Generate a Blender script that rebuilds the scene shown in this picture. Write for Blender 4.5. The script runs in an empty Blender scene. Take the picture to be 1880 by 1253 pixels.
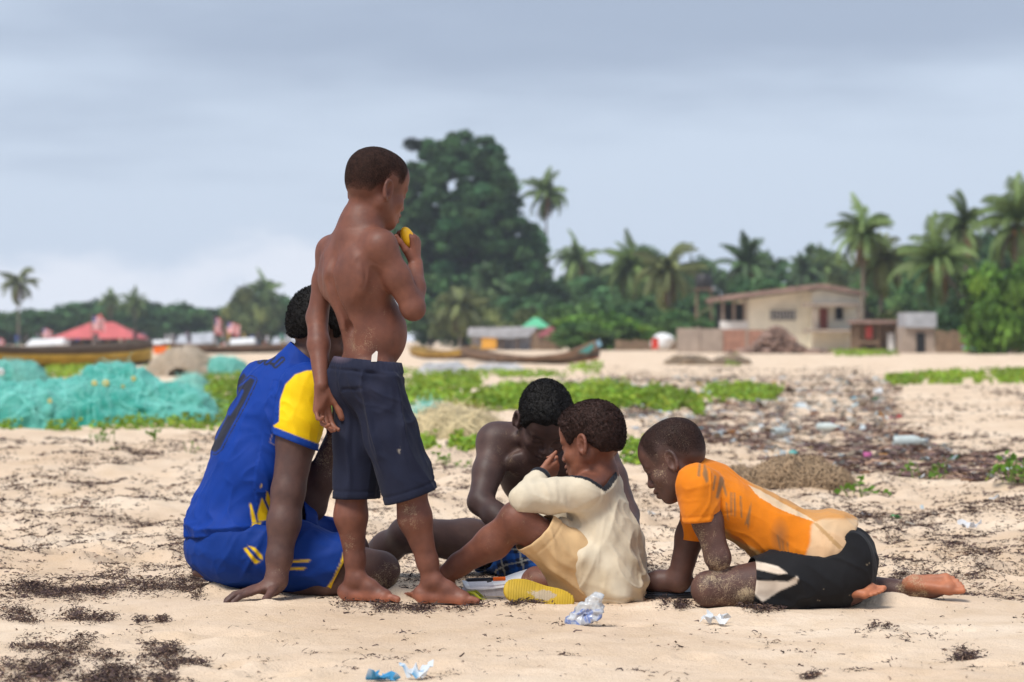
import bpy, math, random
import numpy as np
from mathutils import Vector, Matrix

random.seed(7)
RNG = np.random.default_rng(11)
SC = bpy.context.scene
COL = SC.collection

# ---------------------------------------------------------------- camera
CAM_H = 0.738
FPX = 4439.0                      # focal length in pixels of a 1880 px wide picture (85 mm)
cam_data = bpy.data.cameras.new('camera')
cam_data.lens = 85.0
cam_data.sensor_width = 36.0
cam_data.clip_start = 0.1
cam_data.clip_end = 6000.0
cam_data.dof.use_dof = True
cam_data.dof.focus_distance = 6.75
cam_data.dof.aperture_fstop = 4.8
cam = bpy.data.objects.new('camera', cam_data)
cam.location = (0, 0, CAM_H)
cam.rotation_euler = (math.radians(90), 0, 0)
COL.objects.link(cam)
SC.camera = cam

# ---------------------------------------------------------------- sky, sun, exposure
SUN_EL, SUN_AZ = math.radians(57), math.radians(-140)     # azimuth from +Y towards +X
world = bpy.data.worlds.new('World')
SC.world = world
world.use_nodes = True
def build_sky():
    nt = world.node_tree
    N, L = nt.nodes, nt.links
    N.clear()
    out = N.new('ShaderNodeOutputWorld')
    bg = N.new('ShaderNodeBackground')
    bg.inputs['Strength'].default_value = 0.1
    sky = N.new('ShaderNodeTexSky')
    sky.sky_type = 'NISHITA'
    sky.sun_disc = False
    sky.sun_elevation = SUN_EL
    sky.sun_rotation = SUN_AZ
    sky.air_density = 1.4
    sky.dust_density = 2.5
    tc = N.new('ShaderNodeTexCoord')
    sep = N.new('ShaderNodeSeparateXYZ')
    L.new(tc.outputs['Generated'], sep.inputs[0])
    # position on a flat cloud deck: direction / (elevation + small constant)
    add = N.new('ShaderNodeMath'); add.operation = 'ADD'; add.inputs[1].default_value = 0.10
    mx = N.new('ShaderNodeMath'); mx.operation = 'MAXIMUM'; mx.inputs[1].default_value = 0.0
    L.new(sep.outputs['Z'], mx.inputs[0]); L.new(mx.outputs[0], add.inputs[0])
    dx = N.new('ShaderNodeMath'); dx.operation = 'DIVIDE'
    dy = N.new('ShaderNodeMath'); dy.operation = 'DIVIDE'
    L.new(sep.outputs['X'], dx.inputs[0]); L.new(add.outputs[0], dx.inputs[1])
    L.new(sep.outputs['Y'], dy.inputs[0]); L.new(add.outputs[0], dy.inputs[1])
    deck = N.new('ShaderNodeCombineXYZ')
    L.new(dx.outputs[0], deck.inputs[0]); L.new(dy.outputs[0], deck.inputs[1])
    def noise(vec, scale, detail, rough, off):
        mp = N.new('ShaderNodeMapping')
        mp.inputs['Location'].default_value = off
        L.new(vec, mp.inputs['Vector'])
        n = N.new('ShaderNodeTexNoise')
        n.inputs['Scale'].default_value = scale
        n.inputs['Detail'].default_value = detail
        n.inputs['Roughness'].default_value = rough
        L.new(mp.outputs[0], n.inputs['Vector'])
        return n.outputs['Fac']
    def ramp(fac, stops):
        r = N.new('ShaderNodeValToRGB')
        r.color_ramp.interpolation = 'EASE'
        while len(r.color_ramp.elements) < len(stops):
            r.color_ramp.elements.new(0.5)
        for e, (p, c) in zip(r.color_ramp.elements, stops):
            e.position = p; e.color = c
        L.new(fac, r.inputs[0])
        return r
    def mix(fac, a, b):
        m = N.new('ShaderNodeMix'); m.data_type = 'RGBA'
        if isinstance(fac, float): m.inputs['Factor'].default_value = fac
        else: L.new(fac, m.inputs['Factor'])
        for s, v in ((6, a), (7, b)):
            if isinstance(v, tuple): m.inputs[s].default_value = v
            else: L.new(v, m.inputs[s])
        return m.outputs[2]
    # 1: thin bright veil over the blue sky
    veil = mix(0.90, sky.outputs[0], (5.85, 6.8, 8.3, 1))
    # 2: darker grey stratus deck, streaky, more of it high up
    w = noise(deck.outputs[0], 0.42, 5, 0.52, (0.35, 2.9, 0))
    w2 = noise(deck.outputs[0], 1.5, 4, 0.55, (4.0, 1.0, 0))
    s1 = N.new('ShaderNodeMath'); s1.operation = 'MULTIPLY_ADD'; s1.inputs[1].default_value = 0.12
    L.new(w2, s1.inputs[0]); L.new(w, s1.inputs[2])
    rz = N.new('ShaderNodeMapRange'); rz.inputs['From Min'].default_value = 0.055; rz.inputs['From Max'].default_value = 0.125
    rz.inputs['To Min'].default_value = -0.22; rz.inputs['To Max'].default_value = 0.10
    L.new(sep.outputs['Z'], rz.inputs['Value'])
    s2 = N.new('ShaderNodeMath'); s2.operation = 'ADD'
    L.new(s1.outputs[0], s2.inputs[0]); L.new(rz.outputs[0], s2.inputs[1])
    strat = ramp(s2.outputs[0], [(0.42, (0, 0, 0, 1)), (0.70, (1, 1, 1, 1))])
    c1 = mix(strat.outputs[0], veil, (3.7, 4.45, 5.75, 1))
    # 3: soft pale cumulus low over the horizon
    v3 = N.new('ShaderNodeVectorMath'); v3.operation = 'MULTIPLY'; v3.inputs[1].default_value = (1, 1, 2.4)
    L.new(tc.outputs['Generated'], v3.inputs[0])
    cu = noise(v3.outputs[0], 7.5, 6, 0.55, (2.33, 0.0, 0.42))
    rz2 = N.new('ShaderNodeMapRange'); rz2.inputs['From Min'].default_value = 0.03; rz2.inputs['From Max'].default_value = 0.085
    rz2.inputs['To Min'].default_value = 0.08; rz2.inputs['To Max'].default_value = -0.25
    L.new(sep.outputs['Z'], rz2.inputs['Value'])
    s3 = N.new('ShaderNodeMath'); s3.operation = 'ADD'
    L.new(cu, s3.inputs[0]); L.new(rz2.outputs[0], s3.inputs[1])
    cum = ramp(s3.outputs[0], [(0.46, (0, 0, 0, 1)), (0.64, (0.8, 0.8, 0.8, 1))])
    c2 = mix(cum.outputs[0], c1, (7.5, 7.9, 8.8, 1))
    L.new(c2, bg.inputs['Color'])
    L.new(bg.outputs[0], out.inputs['Surface'])
build_sky()
sun_data = bpy.data.lights.new('sun', 'SUN')
sun_data.energy = 3.3
sun_data.angle = math.radians(20)          # the sun behind thin cloud
sun_data.color = (1.0, 0.955, 0.88)
sun = bpy.data.objects.new('sun', sun_data)
sd = Vector((math.sin(SUN_AZ) * math.cos(SUN_EL), math.cos(SUN_AZ) * math.cos(SUN_EL), math.sin(SUN_EL)))
sun.rotation_euler = sd.to_track_quat('Z', 'Y').to_euler()
sun.location = sd * 60
COL.objects.link(sun)
SC.view_settings.view_transform = 'Standard'
SC.view_settings.look = 'None'
SC.view_settings.exposure = 0.2
SC.view_settings.gamma = 1.0
SC.cycles.use_denoising = True
SC.cycles.max_bounces = 6
SC.cycles.transparent_max_bounces = 8
SC.cycles.caustics_reflective = False
SC.cycles.caustics_refractive = False

# ---------------------------------------------------------------- helpers
def Q(x, y, Y):
    """point at distance Y that the photograph shows at pixel (x, y)"""
    return np.array([(x - 940.0) / FPX * Y, Y, CAM_H - (y - 626.5) / FPX * Y])
def G(x, y):
    """point of the flat ground seen at pixel (x, y)"""
    return Q(x, y, CAM_H * FPX / (y - 626.5))
def px(V):
    return 940.0 + V[:, 0] / V[:, 1] * FPX, 626.5 - (V[:, 2] - CAM_H) / V[:, 1] * FPX
def unit(v):
    v = np.asarray(v, float)
    return v / np.linalg.norm(v)

def tag(o, label=None, cat=None, group=None, kind=None):
    if label: o['label'] = label
    if cat: o['category'] = cat
    if group: o['group'] = group
    if kind: o['kind'] = kind
    return o
def empty(name, loc=(0, 0, 0), rz=0.0):
    o = bpy.data.objects.new(name, None)
    o.location = loc; o.rotation_euler = (0, 0, rz)
    o.empty_display_size = 0.2
    COL.objects.link(o)
    return o
def link(name, me, mat=None, parent=None):
    o = bpy.data.objects.new(name, me)
    if mat is not None and not me.materials:
        me.materials.append(mat)
    if parent is not None:
        o.parent = parent
    COL.objects.link(o)
    return o
def mesh_from(name, V, F, smooth=False):
    """V (n,3); F either an (m,k) array or a list of index lists"""
    me = bpy.data.meshes.new(name)
    V = np.asarray(V, np.float32)
    if isinstance(F, np.ndarray):
        k = F.shape[1]
        me.vertices.add(len(V)); me.vertices.foreach_set('co', V.ravel())
        me.loops.add(F.size); me.loops.foreach_set('vertex_index', F.ravel().astype(np.int32))
        me.polygons.add(len(F))
        me.polygons.foreach_set('loop_start', np.arange(0, F.size, k, dtype=np.int32))
        me.polygons.foreach_set('loop_total', np.full(len(F), k, np.int32))
        me.update(calc_edges=True)
        me.validate()
    else:
        me.from_pydata([tuple(v) for v in V], [], F)
        me.update()
    if smooth:
        me.polygons.foreach_set('use_smooth', np.ones(len(me.polygons), bool))
    return me
def set_attr(me, name, data):
    data = np.asarray(data, np.float32)
    if data.ndim == 2:
        a = me.color_attributes.new(name, 'FLOAT_COLOR', 'POINT')
        c = np.ones((len(data), 4), np.float32); c[:, :3] = data
        a.data.foreach_set('color', c.ravel())
    else:
        a = me.attributes.new(name, 'FLOAT', 'POINT')
        a.data.foreach_set('value', data)

class MB:
    """collects boxes, tubes and free faces into one mesh"""
    def __init__(s): s.v = []; s.f = []; s.c = []
    def add(s, V, F, col=None):
        o = len(s.v)
        s.v += [tuple(float(t) for t in p) for p in V]
        s.f += [[i + o for i in q] for q in F]
        s.c += [col or (1, 1, 1)] * len(V)
        return s
    def box(s, c, d, rz=0.0, col=None, R=None):
        x, y, z = d[0] / 2, d[1] / 2, d[2] / 2
        P = np.array([(a, b, e) for e in (-z, z) for a, b in ((-x, -y), (x, -y), (x, y), (-x, y))])
        if R is None:
            R = np.array([[math.cos(rz), -math.sin(rz), 0], [math.sin(rz), math.cos(rz), 0], [0, 0, 1]])
        P = P @ np.asarray(R).T + np.asarray(c)
        return s.add(P, [[3, 2, 1, 0], [4, 5, 6, 7], [0, 1, 5, 4], [1, 2, 6, 5], [2, 3, 7, 6], [3, 0, 4, 7]], col)
    def tube(s, pts, rad, n=6, col=None, cap=True):
        pts = [np.asarray(p, float) for p in pts]
        rad = rad if hasattr(rad, '__len__') else [rad] * len(pts)
        V = []; F = []
        for i, p in enumerate(pts):
            t = unit(pts[min(i + 1, len(pts) - 1)] - pts[max(i - 1, 0)])
            a = np.cross(t, (0, 0, 1.0)) if abs(t[2]) < 0.9 else np.cross(t, (1.0, 0, 0))
            a = unit(a); b = np.cross(t, a)
            for k in range(n):
                w = 2 * math.pi * k / n
                V.append(p + rad[i] * (math.cos(w) * a + math.sin(w) * b))
        for i in range(len(pts) - 1):
            for k in range(n):
                F.append([i * n + k, i * n + (k + 1) % n, (i + 1) * n + (k + 1) % n, (i + 1) * n + k])
        if cap:
            F.append(list(range(n))); F.append([(len(pts) - 1) * n + k for k in reversed(range(n))])
        return s.add(V, F, col)
    def build(s, name, mat, parent=None, smooth=False, color=False):
        me = mesh_from(name, s.v, s.f, smooth)
        if color: set_attr(me, 'col', np.array(s.c))
        return link(name, me, mat, parent)

# ---------------------------------------------------------------- materials
class NT:
    def __init__(s, name):
        s.m = bpy.data.materials.new(name); s.m.use_nodes = True
        s.t = s.m.node_tree; s.b = s.t.nodes['Principled BSDF']
    def n(s, kind, **kw):
        x = s.t.nodes.new(kind)
        for k, v in kw.items(): setattr(x, k, v)
        return x
    def l(s, a, b): s.t.links.new(a, b)
    def noise(s, scale, detail=4, rough=0.55, vec=None, dist=0.0):
        x = s.n('ShaderNodeTexNoise')
        x.inputs['Scale'].default_value = scale; x.inputs['Detail'].default_value = detail
        x.inputs['Roughness'].default_value = rough; x.inputs['Distortion'].default_value = dist
        s.l(vec if vec is not None else s.pos(), x.inputs['Vector'])
        return x.outputs['Fac']
    def pos(s):
        if not hasattr(s, '_p'): s._p = s.n('ShaderNodeTexCoord').outputs['Object']
        return s._p
    def scaled(s, v):
        x = s.n('ShaderNodeVectorMath', operation='MULTIPLY'); x.inputs[1].default_value = v
        s.l(s.pos(), x.inputs[0]); return x.outputs[0]
    def ramp(s, fac, stops, mode='LINEAR'):
        r = s.n('ShaderNodeValToRGB'); r.color_ramp.interpolation = mode
        while len(r.color_ramp.elements) < len(stops): r.color_ramp.elements.new(0.5)
        for e, (p, c) in zip(r.color_ramp.elements, stops):
            e.position = p; e.color = (*c, 1) if len(c) == 3 else c
        s.l(fac, r.inputs[0]); return r.outputs[0]
    def math(s, op, a, b=None, clamp=False):
        x = s.n('ShaderNodeMath', operation=op); x.use_clamp = clamp
        for i, v in enumerate((a, b)):
            if v is None: continue
            if isinstance(v, (int, float)): x.inputs[i].default_value = v
            else: s.l(v, x.inputs[i])
        return x.outputs[0]
    def mix(s, fac, a, b, mode='MIX'):
        m = s.n('ShaderNodeMix', data_type='RGBA', blend_type=mode)
        if isinstance(fac, (int, float)): m.inputs[0].default_value = fac
        else: s.l(fac, m.inputs[0])
        for i, v in ((6, a), (7, b)):
            if isinstance(v, tuple): m.inputs[i].default_value = (*v, 1) if len(v) == 3 else v
            else: s.l(v, m.inputs[i])
        return m.outputs[2]
    def attr(s, name, out='Color'):
        x = s.n('ShaderNodeAttribute'); x.attribute_name = name
        return x.outputs[out]
    def bump(s, h, strength=0.3, dist=0.01):
        x = s.n('ShaderNodeBump'); x.inputs['Strength'].default_value = strength; x.inputs['Distance'].default_value = dist
        s.l(h, x.inputs['Height']); s.l(x.outputs[0], s.b.inputs['Normal'])
    def set(s, **kw):
        for k, v in kw.items():
            k = k.replace('_', ' ')
            i = s.b.inputs[k]
            if isinstance(v, (int, float)): i.default_value = v
            elif isinstance(v, tuple): i.default_value = (*v, 1) if len(v) == 3 else v
            else: s.l(v, i)
        return s.m
def plain(name, col, rough=0.8, var=0.25, scale=6.0, spec=0.3, bump=0.0):
    m = NT(name)
    n = m.noise(scale, 5)
    c = m.ramp(n, [(0.3, tuple(t * (1 - var) for t in col)), (0.7, tuple(min(1, t * (1 + var)) for t in col))])
    if bump: m.bump(m.noise(scale * 6, 4), bump, 0.01)
    return m.set(Base_Color=c, Roughness=rough, Specular_IOR_Level=spec)
def attr_mat(name, rough=0.8, var=0.2, scale=8.0, spec=0.3, bump=0.0, translucent=0.0):
    m = NT(name)
    n = m.noise(scale, 4)
    g = m.ramp(n, [(0.3, (1 - var,) * 3), (0.7, (1 + var,) * 3)])
    c = m.mix(1.0, m.attr('col'), g, 'MULTIPLY')
    if bump: m.bump(m.noise(scale * 5, 4), bump, 0.01)
    m.set(Base_Color=c, Roughness=rough, Specular_IOR_Level=spec)
    if translucent:
        tr = m.n('ShaderNodeBsdfTranslucent'); m.l(c, tr.inputs['Color'])
        ms = m.n('ShaderNodeMixShader'); ms.inputs[0].default_value = translucent
        out = [x for x in m.t.nodes if x.type == 'OUTPUT_MATERIAL'][0]
        m.l(m.b.outputs[0], ms.inputs[1]); m.l(tr.outputs[0], ms.inputs[2]); m.l(ms.outputs[0], out.inputs['Surface'])
    return m.m
# ---------------------------------------------------------------- body modelling: blended implicit shapes, meshed as one continuous surface
def vnoise(P, scale, seed=0):
    """smooth value noise in -1..1"""
    p = np.asarray(P, np.float64) * scale + 100.0 + seed * 17.13
    i = np.floor(p).astype(np.int64); f = p - i; f = f * f * (3 - 2 * f)
    def h(a, b, c):
        n = (a * 374761393 + b * 668265263 + c * 2147483647 + seed * 974634777) & 0xffffffff
        n = ((n ^ (n >> 13)) * 1274126177) & 0xffffffff
        return ((n ^ (n >> 16)) & 0xffff) / 32767.5 - 1.0
    x, y, z = i[:, 0], i[:, 1], i[:, 2]; u, v, w = f[:, 0], f[:, 1], f[:, 2]
    l = lambda a, b, t: a + (b - a) * t
    return l(l(l(h(x, y, z), h(x + 1, y, z), u), l(h(x, y + 1, z), h(x + 1, y + 1, z), u), v),
             l(l(h(x, y, z + 1), h(x + 1, y, z + 1), u), l(h(x, y + 1, z + 1), h(x + 1, y + 1, z + 1), u), v), w)

class Field:
    def __init__(s): s.p = []; s.M = np.eye(4); s.cuts = []
    def at(s, o=(0, 0, 0), R=None, sc=1.0):
        M = np.eye(4); M[:3, :3] = (np.eye(3) if R is None else np.asarray(R)) * sc; M[:3, 3] = o
        s.M = M; return s
    def _x(s, p): return s.M[:3, :3] @ np.asarray(p, float) + s.M[:3, 3]
    @property
    def sc(s): return np.cbrt(np.linalg.det(s.M[:3, :3]) if np.linalg.det(s.M[:3, :3]) > 0 else -np.linalg.det(s.M[:3, :3]))
    def cap(s, a, b, ra, rb=None, k=.02, op='u', flat=None):
        """tapered capsule; flat=(direction, factor) squashes its section"""
        a, b = s._x(a), s._x(b); c = s.sc
        ra = ra * c; rb = ra if rb is None else rb * c
        if flat is not None:
            u = unit(s.M[:3, :3] @ np.asarray(flat[0], float)); flat = (u, flat[1])
        r = max(ra, rb) * (max(1.0, flat[1]) if flat is not None else 1.0)
        s.p.append(('c', (a, b, ra, rb, flat), k * c, op, np.minimum(a, b) - r, np.maximum(a, b) + r)); return s
    def chain(s, pts, rad, k=.02, op='u', flat=None):
        for i in range(len(pts) - 1): s.cap(pts[i], pts[i + 1], rad[i], rad[i + 1], k, op, flat)
        return s
    def ell(s, c, r, R=None, k=.02, op='u'):
        w = s._x(c); A = s.M[:3, :3] / s.sc
        if R is not None: A = A @ np.asarray(R)
        r = np.asarray(r, float) * s.sc
        e = np.sqrt(((A * r) ** 2).sum(1))
        s.p.append(('e', (w, r, A), k * s.sc, op, w - e, w + e)); return s
    def cut(s, pt, n, c=None, r=9.0):
        """remove the half space beyond pt along n, inside the ball (c, r)"""
        pt = np.asarray(pt, float); s.cuts.append((pt, unit(n), pt if c is None else np.asarray(c, float), r)); return s
    def mesh(s, h=.004, smooth=1):
        U = [q for q in s.p if q[3] == 'u']
        lo = np.min([q[4] for q in U], 0) - 3 * h - .012; hi = np.max([q[5] for q in U], 0) + 3 * h + .012
        n = np.ceil((hi - lo) / h).astype(int) + 1
        D = np.full(n, .06, np.float32)
        ax = [(lo[i] + np.arange(n[i]) * h).astype(np.float32) for i in range(3)]
        for kind, par, k, op, a, b in s.p:
            m = k + 2 * h
            i0 = np.maximum(np.floor((a - m - lo) / h).astype(int), 0); i1 = np.minimum(np.ceil((b + m - lo) / h).astype(int) + 1, n)
            if np.any(i1 <= i0): continue
            sl = tuple(slice(i0[t], i1[t]) for t in range(3))
            X = ax[0][sl[0]][:, None, None]; Y = ax[1][sl[1]][None, :, None]; Z = ax[2][sl[2]][None, None, :]
            if kind == 'c':
                A, B, ra, rb, fl = par
                qx, qy, qz = X - A[0], Y - A[1], Z - A[2]; ba = B - A; g = 1.0
                if fl is not None:
                    u, f = fl; t = (qx * u[0] + qy * u[1] + qz * u[2]) * (1 / f - 1)
                    qx = qx + t * u[0]; qy = qy + t * u[1]; qz = qz + t * u[2]
                    ba = ba + u * (ba @ u) * (1 / f - 1); g = min(1.0, f)
                L2 = max(float(ba @ ba), 1e-12)
                t = np.clip((qx * ba[0] + qy * ba[1] + qz * ba[2]) / L2, 0, 1)
                d = (np.sqrt((qx - t * ba[0]) ** 2 + (qy - t * ba[1]) ** 2 + (qz - t * ba[2]) ** 2) - (ra + (rb - ra) * t)) * g
            else:
                C, r, A = par
                qx, qy, qz = X - C[0], Y - C[1], Z - C[2]
                k0 = 0.; k1 = 0.
                for i in range(3):
                    l = qx * A[0, i] + qy * A[1, i] + qz * A[2, i]
                    k0 = k0 + (l / r[i]) ** 2; k1 = k1 + (l / r[i] ** 2) ** 2
                k0 = np.sqrt(k0); d = k0 * (k0 - 1) / np.maximum(np.sqrt(k1), 1e-6)
            d = d.astype(np.float32); E = D[sl]
            if op == 'u':
                w = np.clip(.5 + .5 * (E - d) / k, 0, 1); D[sl] = E * (1 - w) + d * w - k * w * (1 - w)
            else:
                w = np.clip(.5 - .5 * (E + d) / k, 0, 1); D[sl] = E * (1 - w) - d * w + k * w * (1 - w)
        V, F = surface_nets(D, lo, h)
        if smooth: V = relax(V, F, smooth)
        for pt, nn, c, r in s.cuts:                       # trim along planes and straighten the new edge
            sd_ = (V - pt) @ nn; ball = np.linalg.norm(V - c, axis=1) < r
            gone = (sd_ > 0) & ball; rm = gone[F].any(1)
            if not rm.any(): continue
            edge = np.zeros(len(V), bool); edge[F[rm]] = True; edge &= ~gone & ball
            N = normals(V, F)[edge]; t = nn - N * (N @ nn)[:, None]; w = np.clip(sd_[edge] / np.maximum((t * t).sum(1), .12), -2 * h, 0)
            F = F[~rm]; V = V.copy(); V[edge] -= t * w[:, None]
            V, F = compact(V, F)
        return V, F

def main_piece(V, F):
    lab = np.arange(len(V))
    while True:
        m = lab[F].min(1); new = lab.copy()
        for j in range(F.shape[1]): np.minimum.at(new, F[:, j], m)
        new = new[new]
        if (new == lab).all(): break
        lab = new
    big = np.bincount(lab).argmax()
    return compact(V, F[lab[F[:, 0]] == big])
def compact(V, F, *extra):
    used = np.zeros(len(V), bool); used[F] = True
    m = np.cumsum(used) - 1
    if extra: return (V[used], m[F].astype(np.int32)) + tuple(e[used] for e in extra)
    return V[used], m[F].astype(np.int32)
def relax(V, F, it):
    e = np.concatenate([F[:, [0, 1]], F[:, [1, 2]], F[:, [2, 3]], F[:, [3, 0]]])
    c = np.bincount(e[:, 0], minlength=len(V)) + np.bincount(e[:, 1], minlength=len(V))
    for _ in range(it):
        W = np.empty_like(V)
        for k in range(3):
            W[:, k] = (np.bincount(e[:, 0], V[e[:, 1], k], len(V)) + np.bincount(e[:, 1], V[e[:, 0], k], len(V))) / np.maximum(c, 1)
        V = V * .45 + W * .55
    return V
def normals(V, F):
    n = np.cross(V[F[:, 2]] - V[F[:, 0]], V[F[:, 3]] - V[F[:, 1]])
    N = np.stack([sum(np.bincount(F[:, j], n[:, k], len(V)) for j in range(4)) for k in range(3)], 1)
    return N / np.maximum(np.linalg.norm(N, axis=1, keepdims=True), 1e-12)
def surface_nets(D, lo, h):
    neg = D < 0
    c = np.zeros(tuple(x - 1 for x in D.shape), np.uint8)
    corners = [(i, j, k) for i in (0, 1) for j in (0, 1) for k in (0, 1)]
    sh = D.shape
    for i, j, k in corners:
        c += neg[i:sh[0] - 1 + i, j:sh[1] - 1 + j, k:sh[2] - 1 + k]
    act = (c > 0) & (c < 8)
    idx = np.argwhere(act); n = len(idx)
    vid = np.full(act.shape, -1, np.int32); vid[act] = np.arange(n)
    val = {o: D[idx[:, 0] + o[0], idx[:, 1] + o[1], idx[:, 2] + o[2]] for o in corners}
    acc = np.zeros((n, 3)); cnt = np.zeros(n)
    for a in corners:
        for t in range(3):
            if a[t]: continue
            b = list(a); b[t] = 1; b = tuple(b)
            va, vb = val[a], val[b]; m = (va < 0) != (vb < 0)
            w = np.where(m, va / np.where(m, va - vb, 1), 0)
            for q in range(3): acc[:, q] += m * (a[q] + (w if q == t else 0))
            cnt += m
    V = lo + (idx + acc / cnt[:, None]) * h
    F = []
    for t in range(3):
        u, v = (t + 1) % 3, (t + 2) % 3
        s0 = [slice(1, -1)] * 3; s1 = [slice(1, -1)] * 3
        s0[t] = slice(0, -1); s1[t] = slice(1, None)
        a, b = neg[tuple(s0)], neg[tuple(s1)]
        for fl in (False, True):
            e = np.argwhere((a & ~b) if not fl else (~a & b))
            if not len(e): continue
            e = e + np.array([0 if q == t else 1 for q in range(3)])
            def cell(du, dv):
                x = e.copy(); x[:, u] += du; x[:, v] += dv
                return vid[x[:, 0], x[:, 1], x[:, 2]]
            q = np.stack([cell(-1, -1), cell(0, -1), cell(0, 0), cell(-1, 0)], 1)
            F.append(q if not fl else q[:, ::-1])
    return V, np.concatenate(F).astype(np.int32)

def basis(f, up=(0, 0, 1.0)):
    """columns right, forward, up"""
    y = unit(f); x = unit(np.cross(y, up)); return np.stack([x, y, np.cross(x, y)], 1)
def facing(heading, pitch=0.0, roll=0.0):
    """heading from +Y towards +X, pitch up positive, roll to the own right positive (degrees)"""
    h, p, r = (math.radians(t) for t in (heading, pitch, roll))
    f = np.array([math.sin(h) * math.cos(p), math.cos(h) * math.cos(p), math.sin(p)])
    B = basis(f)
    c, s_ = math.cos(r), math.sin(r)
    return B @ np.array([[c, 0, s_], [0, 1, 0], [-s_, 0, c]])
def inside(poly, x, y):
    r = np.zeros(len(x), bool); n = len(poly)
    for i in range(n):
        (x0, y0), (x1, y1) = poly[i], poly[(i + 1) % n]
        if y0 == y1: continue
        c = ((y0 > y) != (y1 > y)) & (x < (x1 - x0) * (y - y0) / (y1 - y0) + x0)
        r ^= c
    return r

# ---- head: x right, y forward, z up, origin between the ears; about 0.213 m from chin to crown at scale 1
def head(S, o, R, sc, ears=(1, -1), nose=1.0, lips=1.0, jaw=1.0):
    S.at(o, R, sc)
    S.ell((0, -.012, .034), (.0705, .091, .074), k=.01)
    S.ell((0, .030, .036), (.058, .054, .054), k=.03)
    S.ell((0, -.045, -.008), (.052, .045, .045), k=.03)
    S.ell((0, .032, -.030), (.052, .047, .058), k=.03)
    for s in (1, -1):
        S.cap((s * .047, -.004, -.045), (s * .020, .058, -.088), .021, .016, k=.03)
        S.ell((s * .036, .050, -.034), (.021, .021, .019), k=.02)
        S.cap((s * .010, .079, .011), (s * .042, .066, .012), .0085, .007, k=.012)
    S.ell((0, .067, -.091), (.020, .014 * jaw, .013), k=.018)
    for s in (1, -1):
        S.ell((s * .031, .085, -.006), (.016, .011, .009), k=.010, op='s')
        S.ell((s * .031, .0665, -.007), (.0145, .0125, .0115), k=.004)
        S.cap((s * .018, .0800, -.0115), (s * .045, .0735, -.0105), .0016, .0014, k=.003, op='s')
    S.ell((0, .068, -.060), (.030, .020, .022), k=.018)
    S.cap((0, .078, .004), (0, .094 * (.93 + .07 * nose), -.030), .0065, .0095, k=.012)
    S.ell((0, .0945 * (.93 + .07 * nose), -.034), (.0105, .0095, .0088), k=.008)
    for s in (1, -1):
        S.ell((s * .0125, .086, -.038), (.0085, .0095, .0072), k=.006)
        S.ell((s * .0065, .092, -.0455), (.0036, .005, .0035), k=.003, op='s')
    q = .0035 * lips
    S.chain([(-.023, .0745, -.0625), (-.009, .0855 + q, -.0575), (.009, .0855 + q, -.0575), (.023, .0745, -.0625)], [.003, .0066, .0066, .003], k=.006)
    S.chain([(-.021, .0735, -.0665), (-.007, .0835 + q, -.0720), (.007, .0835 + q, -.0720), (.021, .0735, -.0665)], [.003, .0072, .0072, .003], k=.006)
    S.chain([(-.024, .079, -.0645), (0, .0945 + q, -.0645), (.024, .079, -.0645)], [.0014, .0016, .0014], k=.004, op='s')
    for s in ears:
        # outer ear: a thin tilted shell with a raised rim, a hollow and a lobe
        ax = unit((s * .97, .16, .05)); fw = unit((-s * .16, .97, .10))
        Re = np.stack([ax, fw, np.cross(ax, fw)], 1)
        c = np.array([s * .0750, -.016, -.017])
        S.ell(c, (.0060, .0180, .0300), R=Re, k=.006)
        rim = []
        for q in range(13):
            w = math.radians(-35 + 275 * q / 12); bk = .5 - .5 * math.cos(w)
            rim.append((.0005 + .0050 * bk, math.cos(w) * (.0150 + .002 * math.sin(w)), math.sin(w) * .0275))
        S.chain([c + Re @ np.array([p[0] + .0015, p[1] * 1.08, p[2] * 1.06 * (1 if Re[2, 2] > 0 else -1)]) for p in rim], [.0030, .0034, .0038, .0042, .0044, .0044, .0044, .0043, .0042, .0042, .0046, .0054, .0050], k=.004)
        S.ell(c + Re @ np.array([.0085, .0010, .004]), (.0112, .0098, .0175), R=Re, k=.003, op='s'); S.ell(c + Re @ np.array([.002, .0125, -.004]), (.004, .004, .006), R=Re, k=.004)
    S.at()
HAIRLINE = ([-.12, -.085, -.05, -.034, -.022, -.006, .010, .022, .034, .046, .056, .070, .09],
            [-.050, -.052, -.044, -.026, -.004, .012, .012, -.006, -.006, .022, .050, .062, .066])
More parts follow.
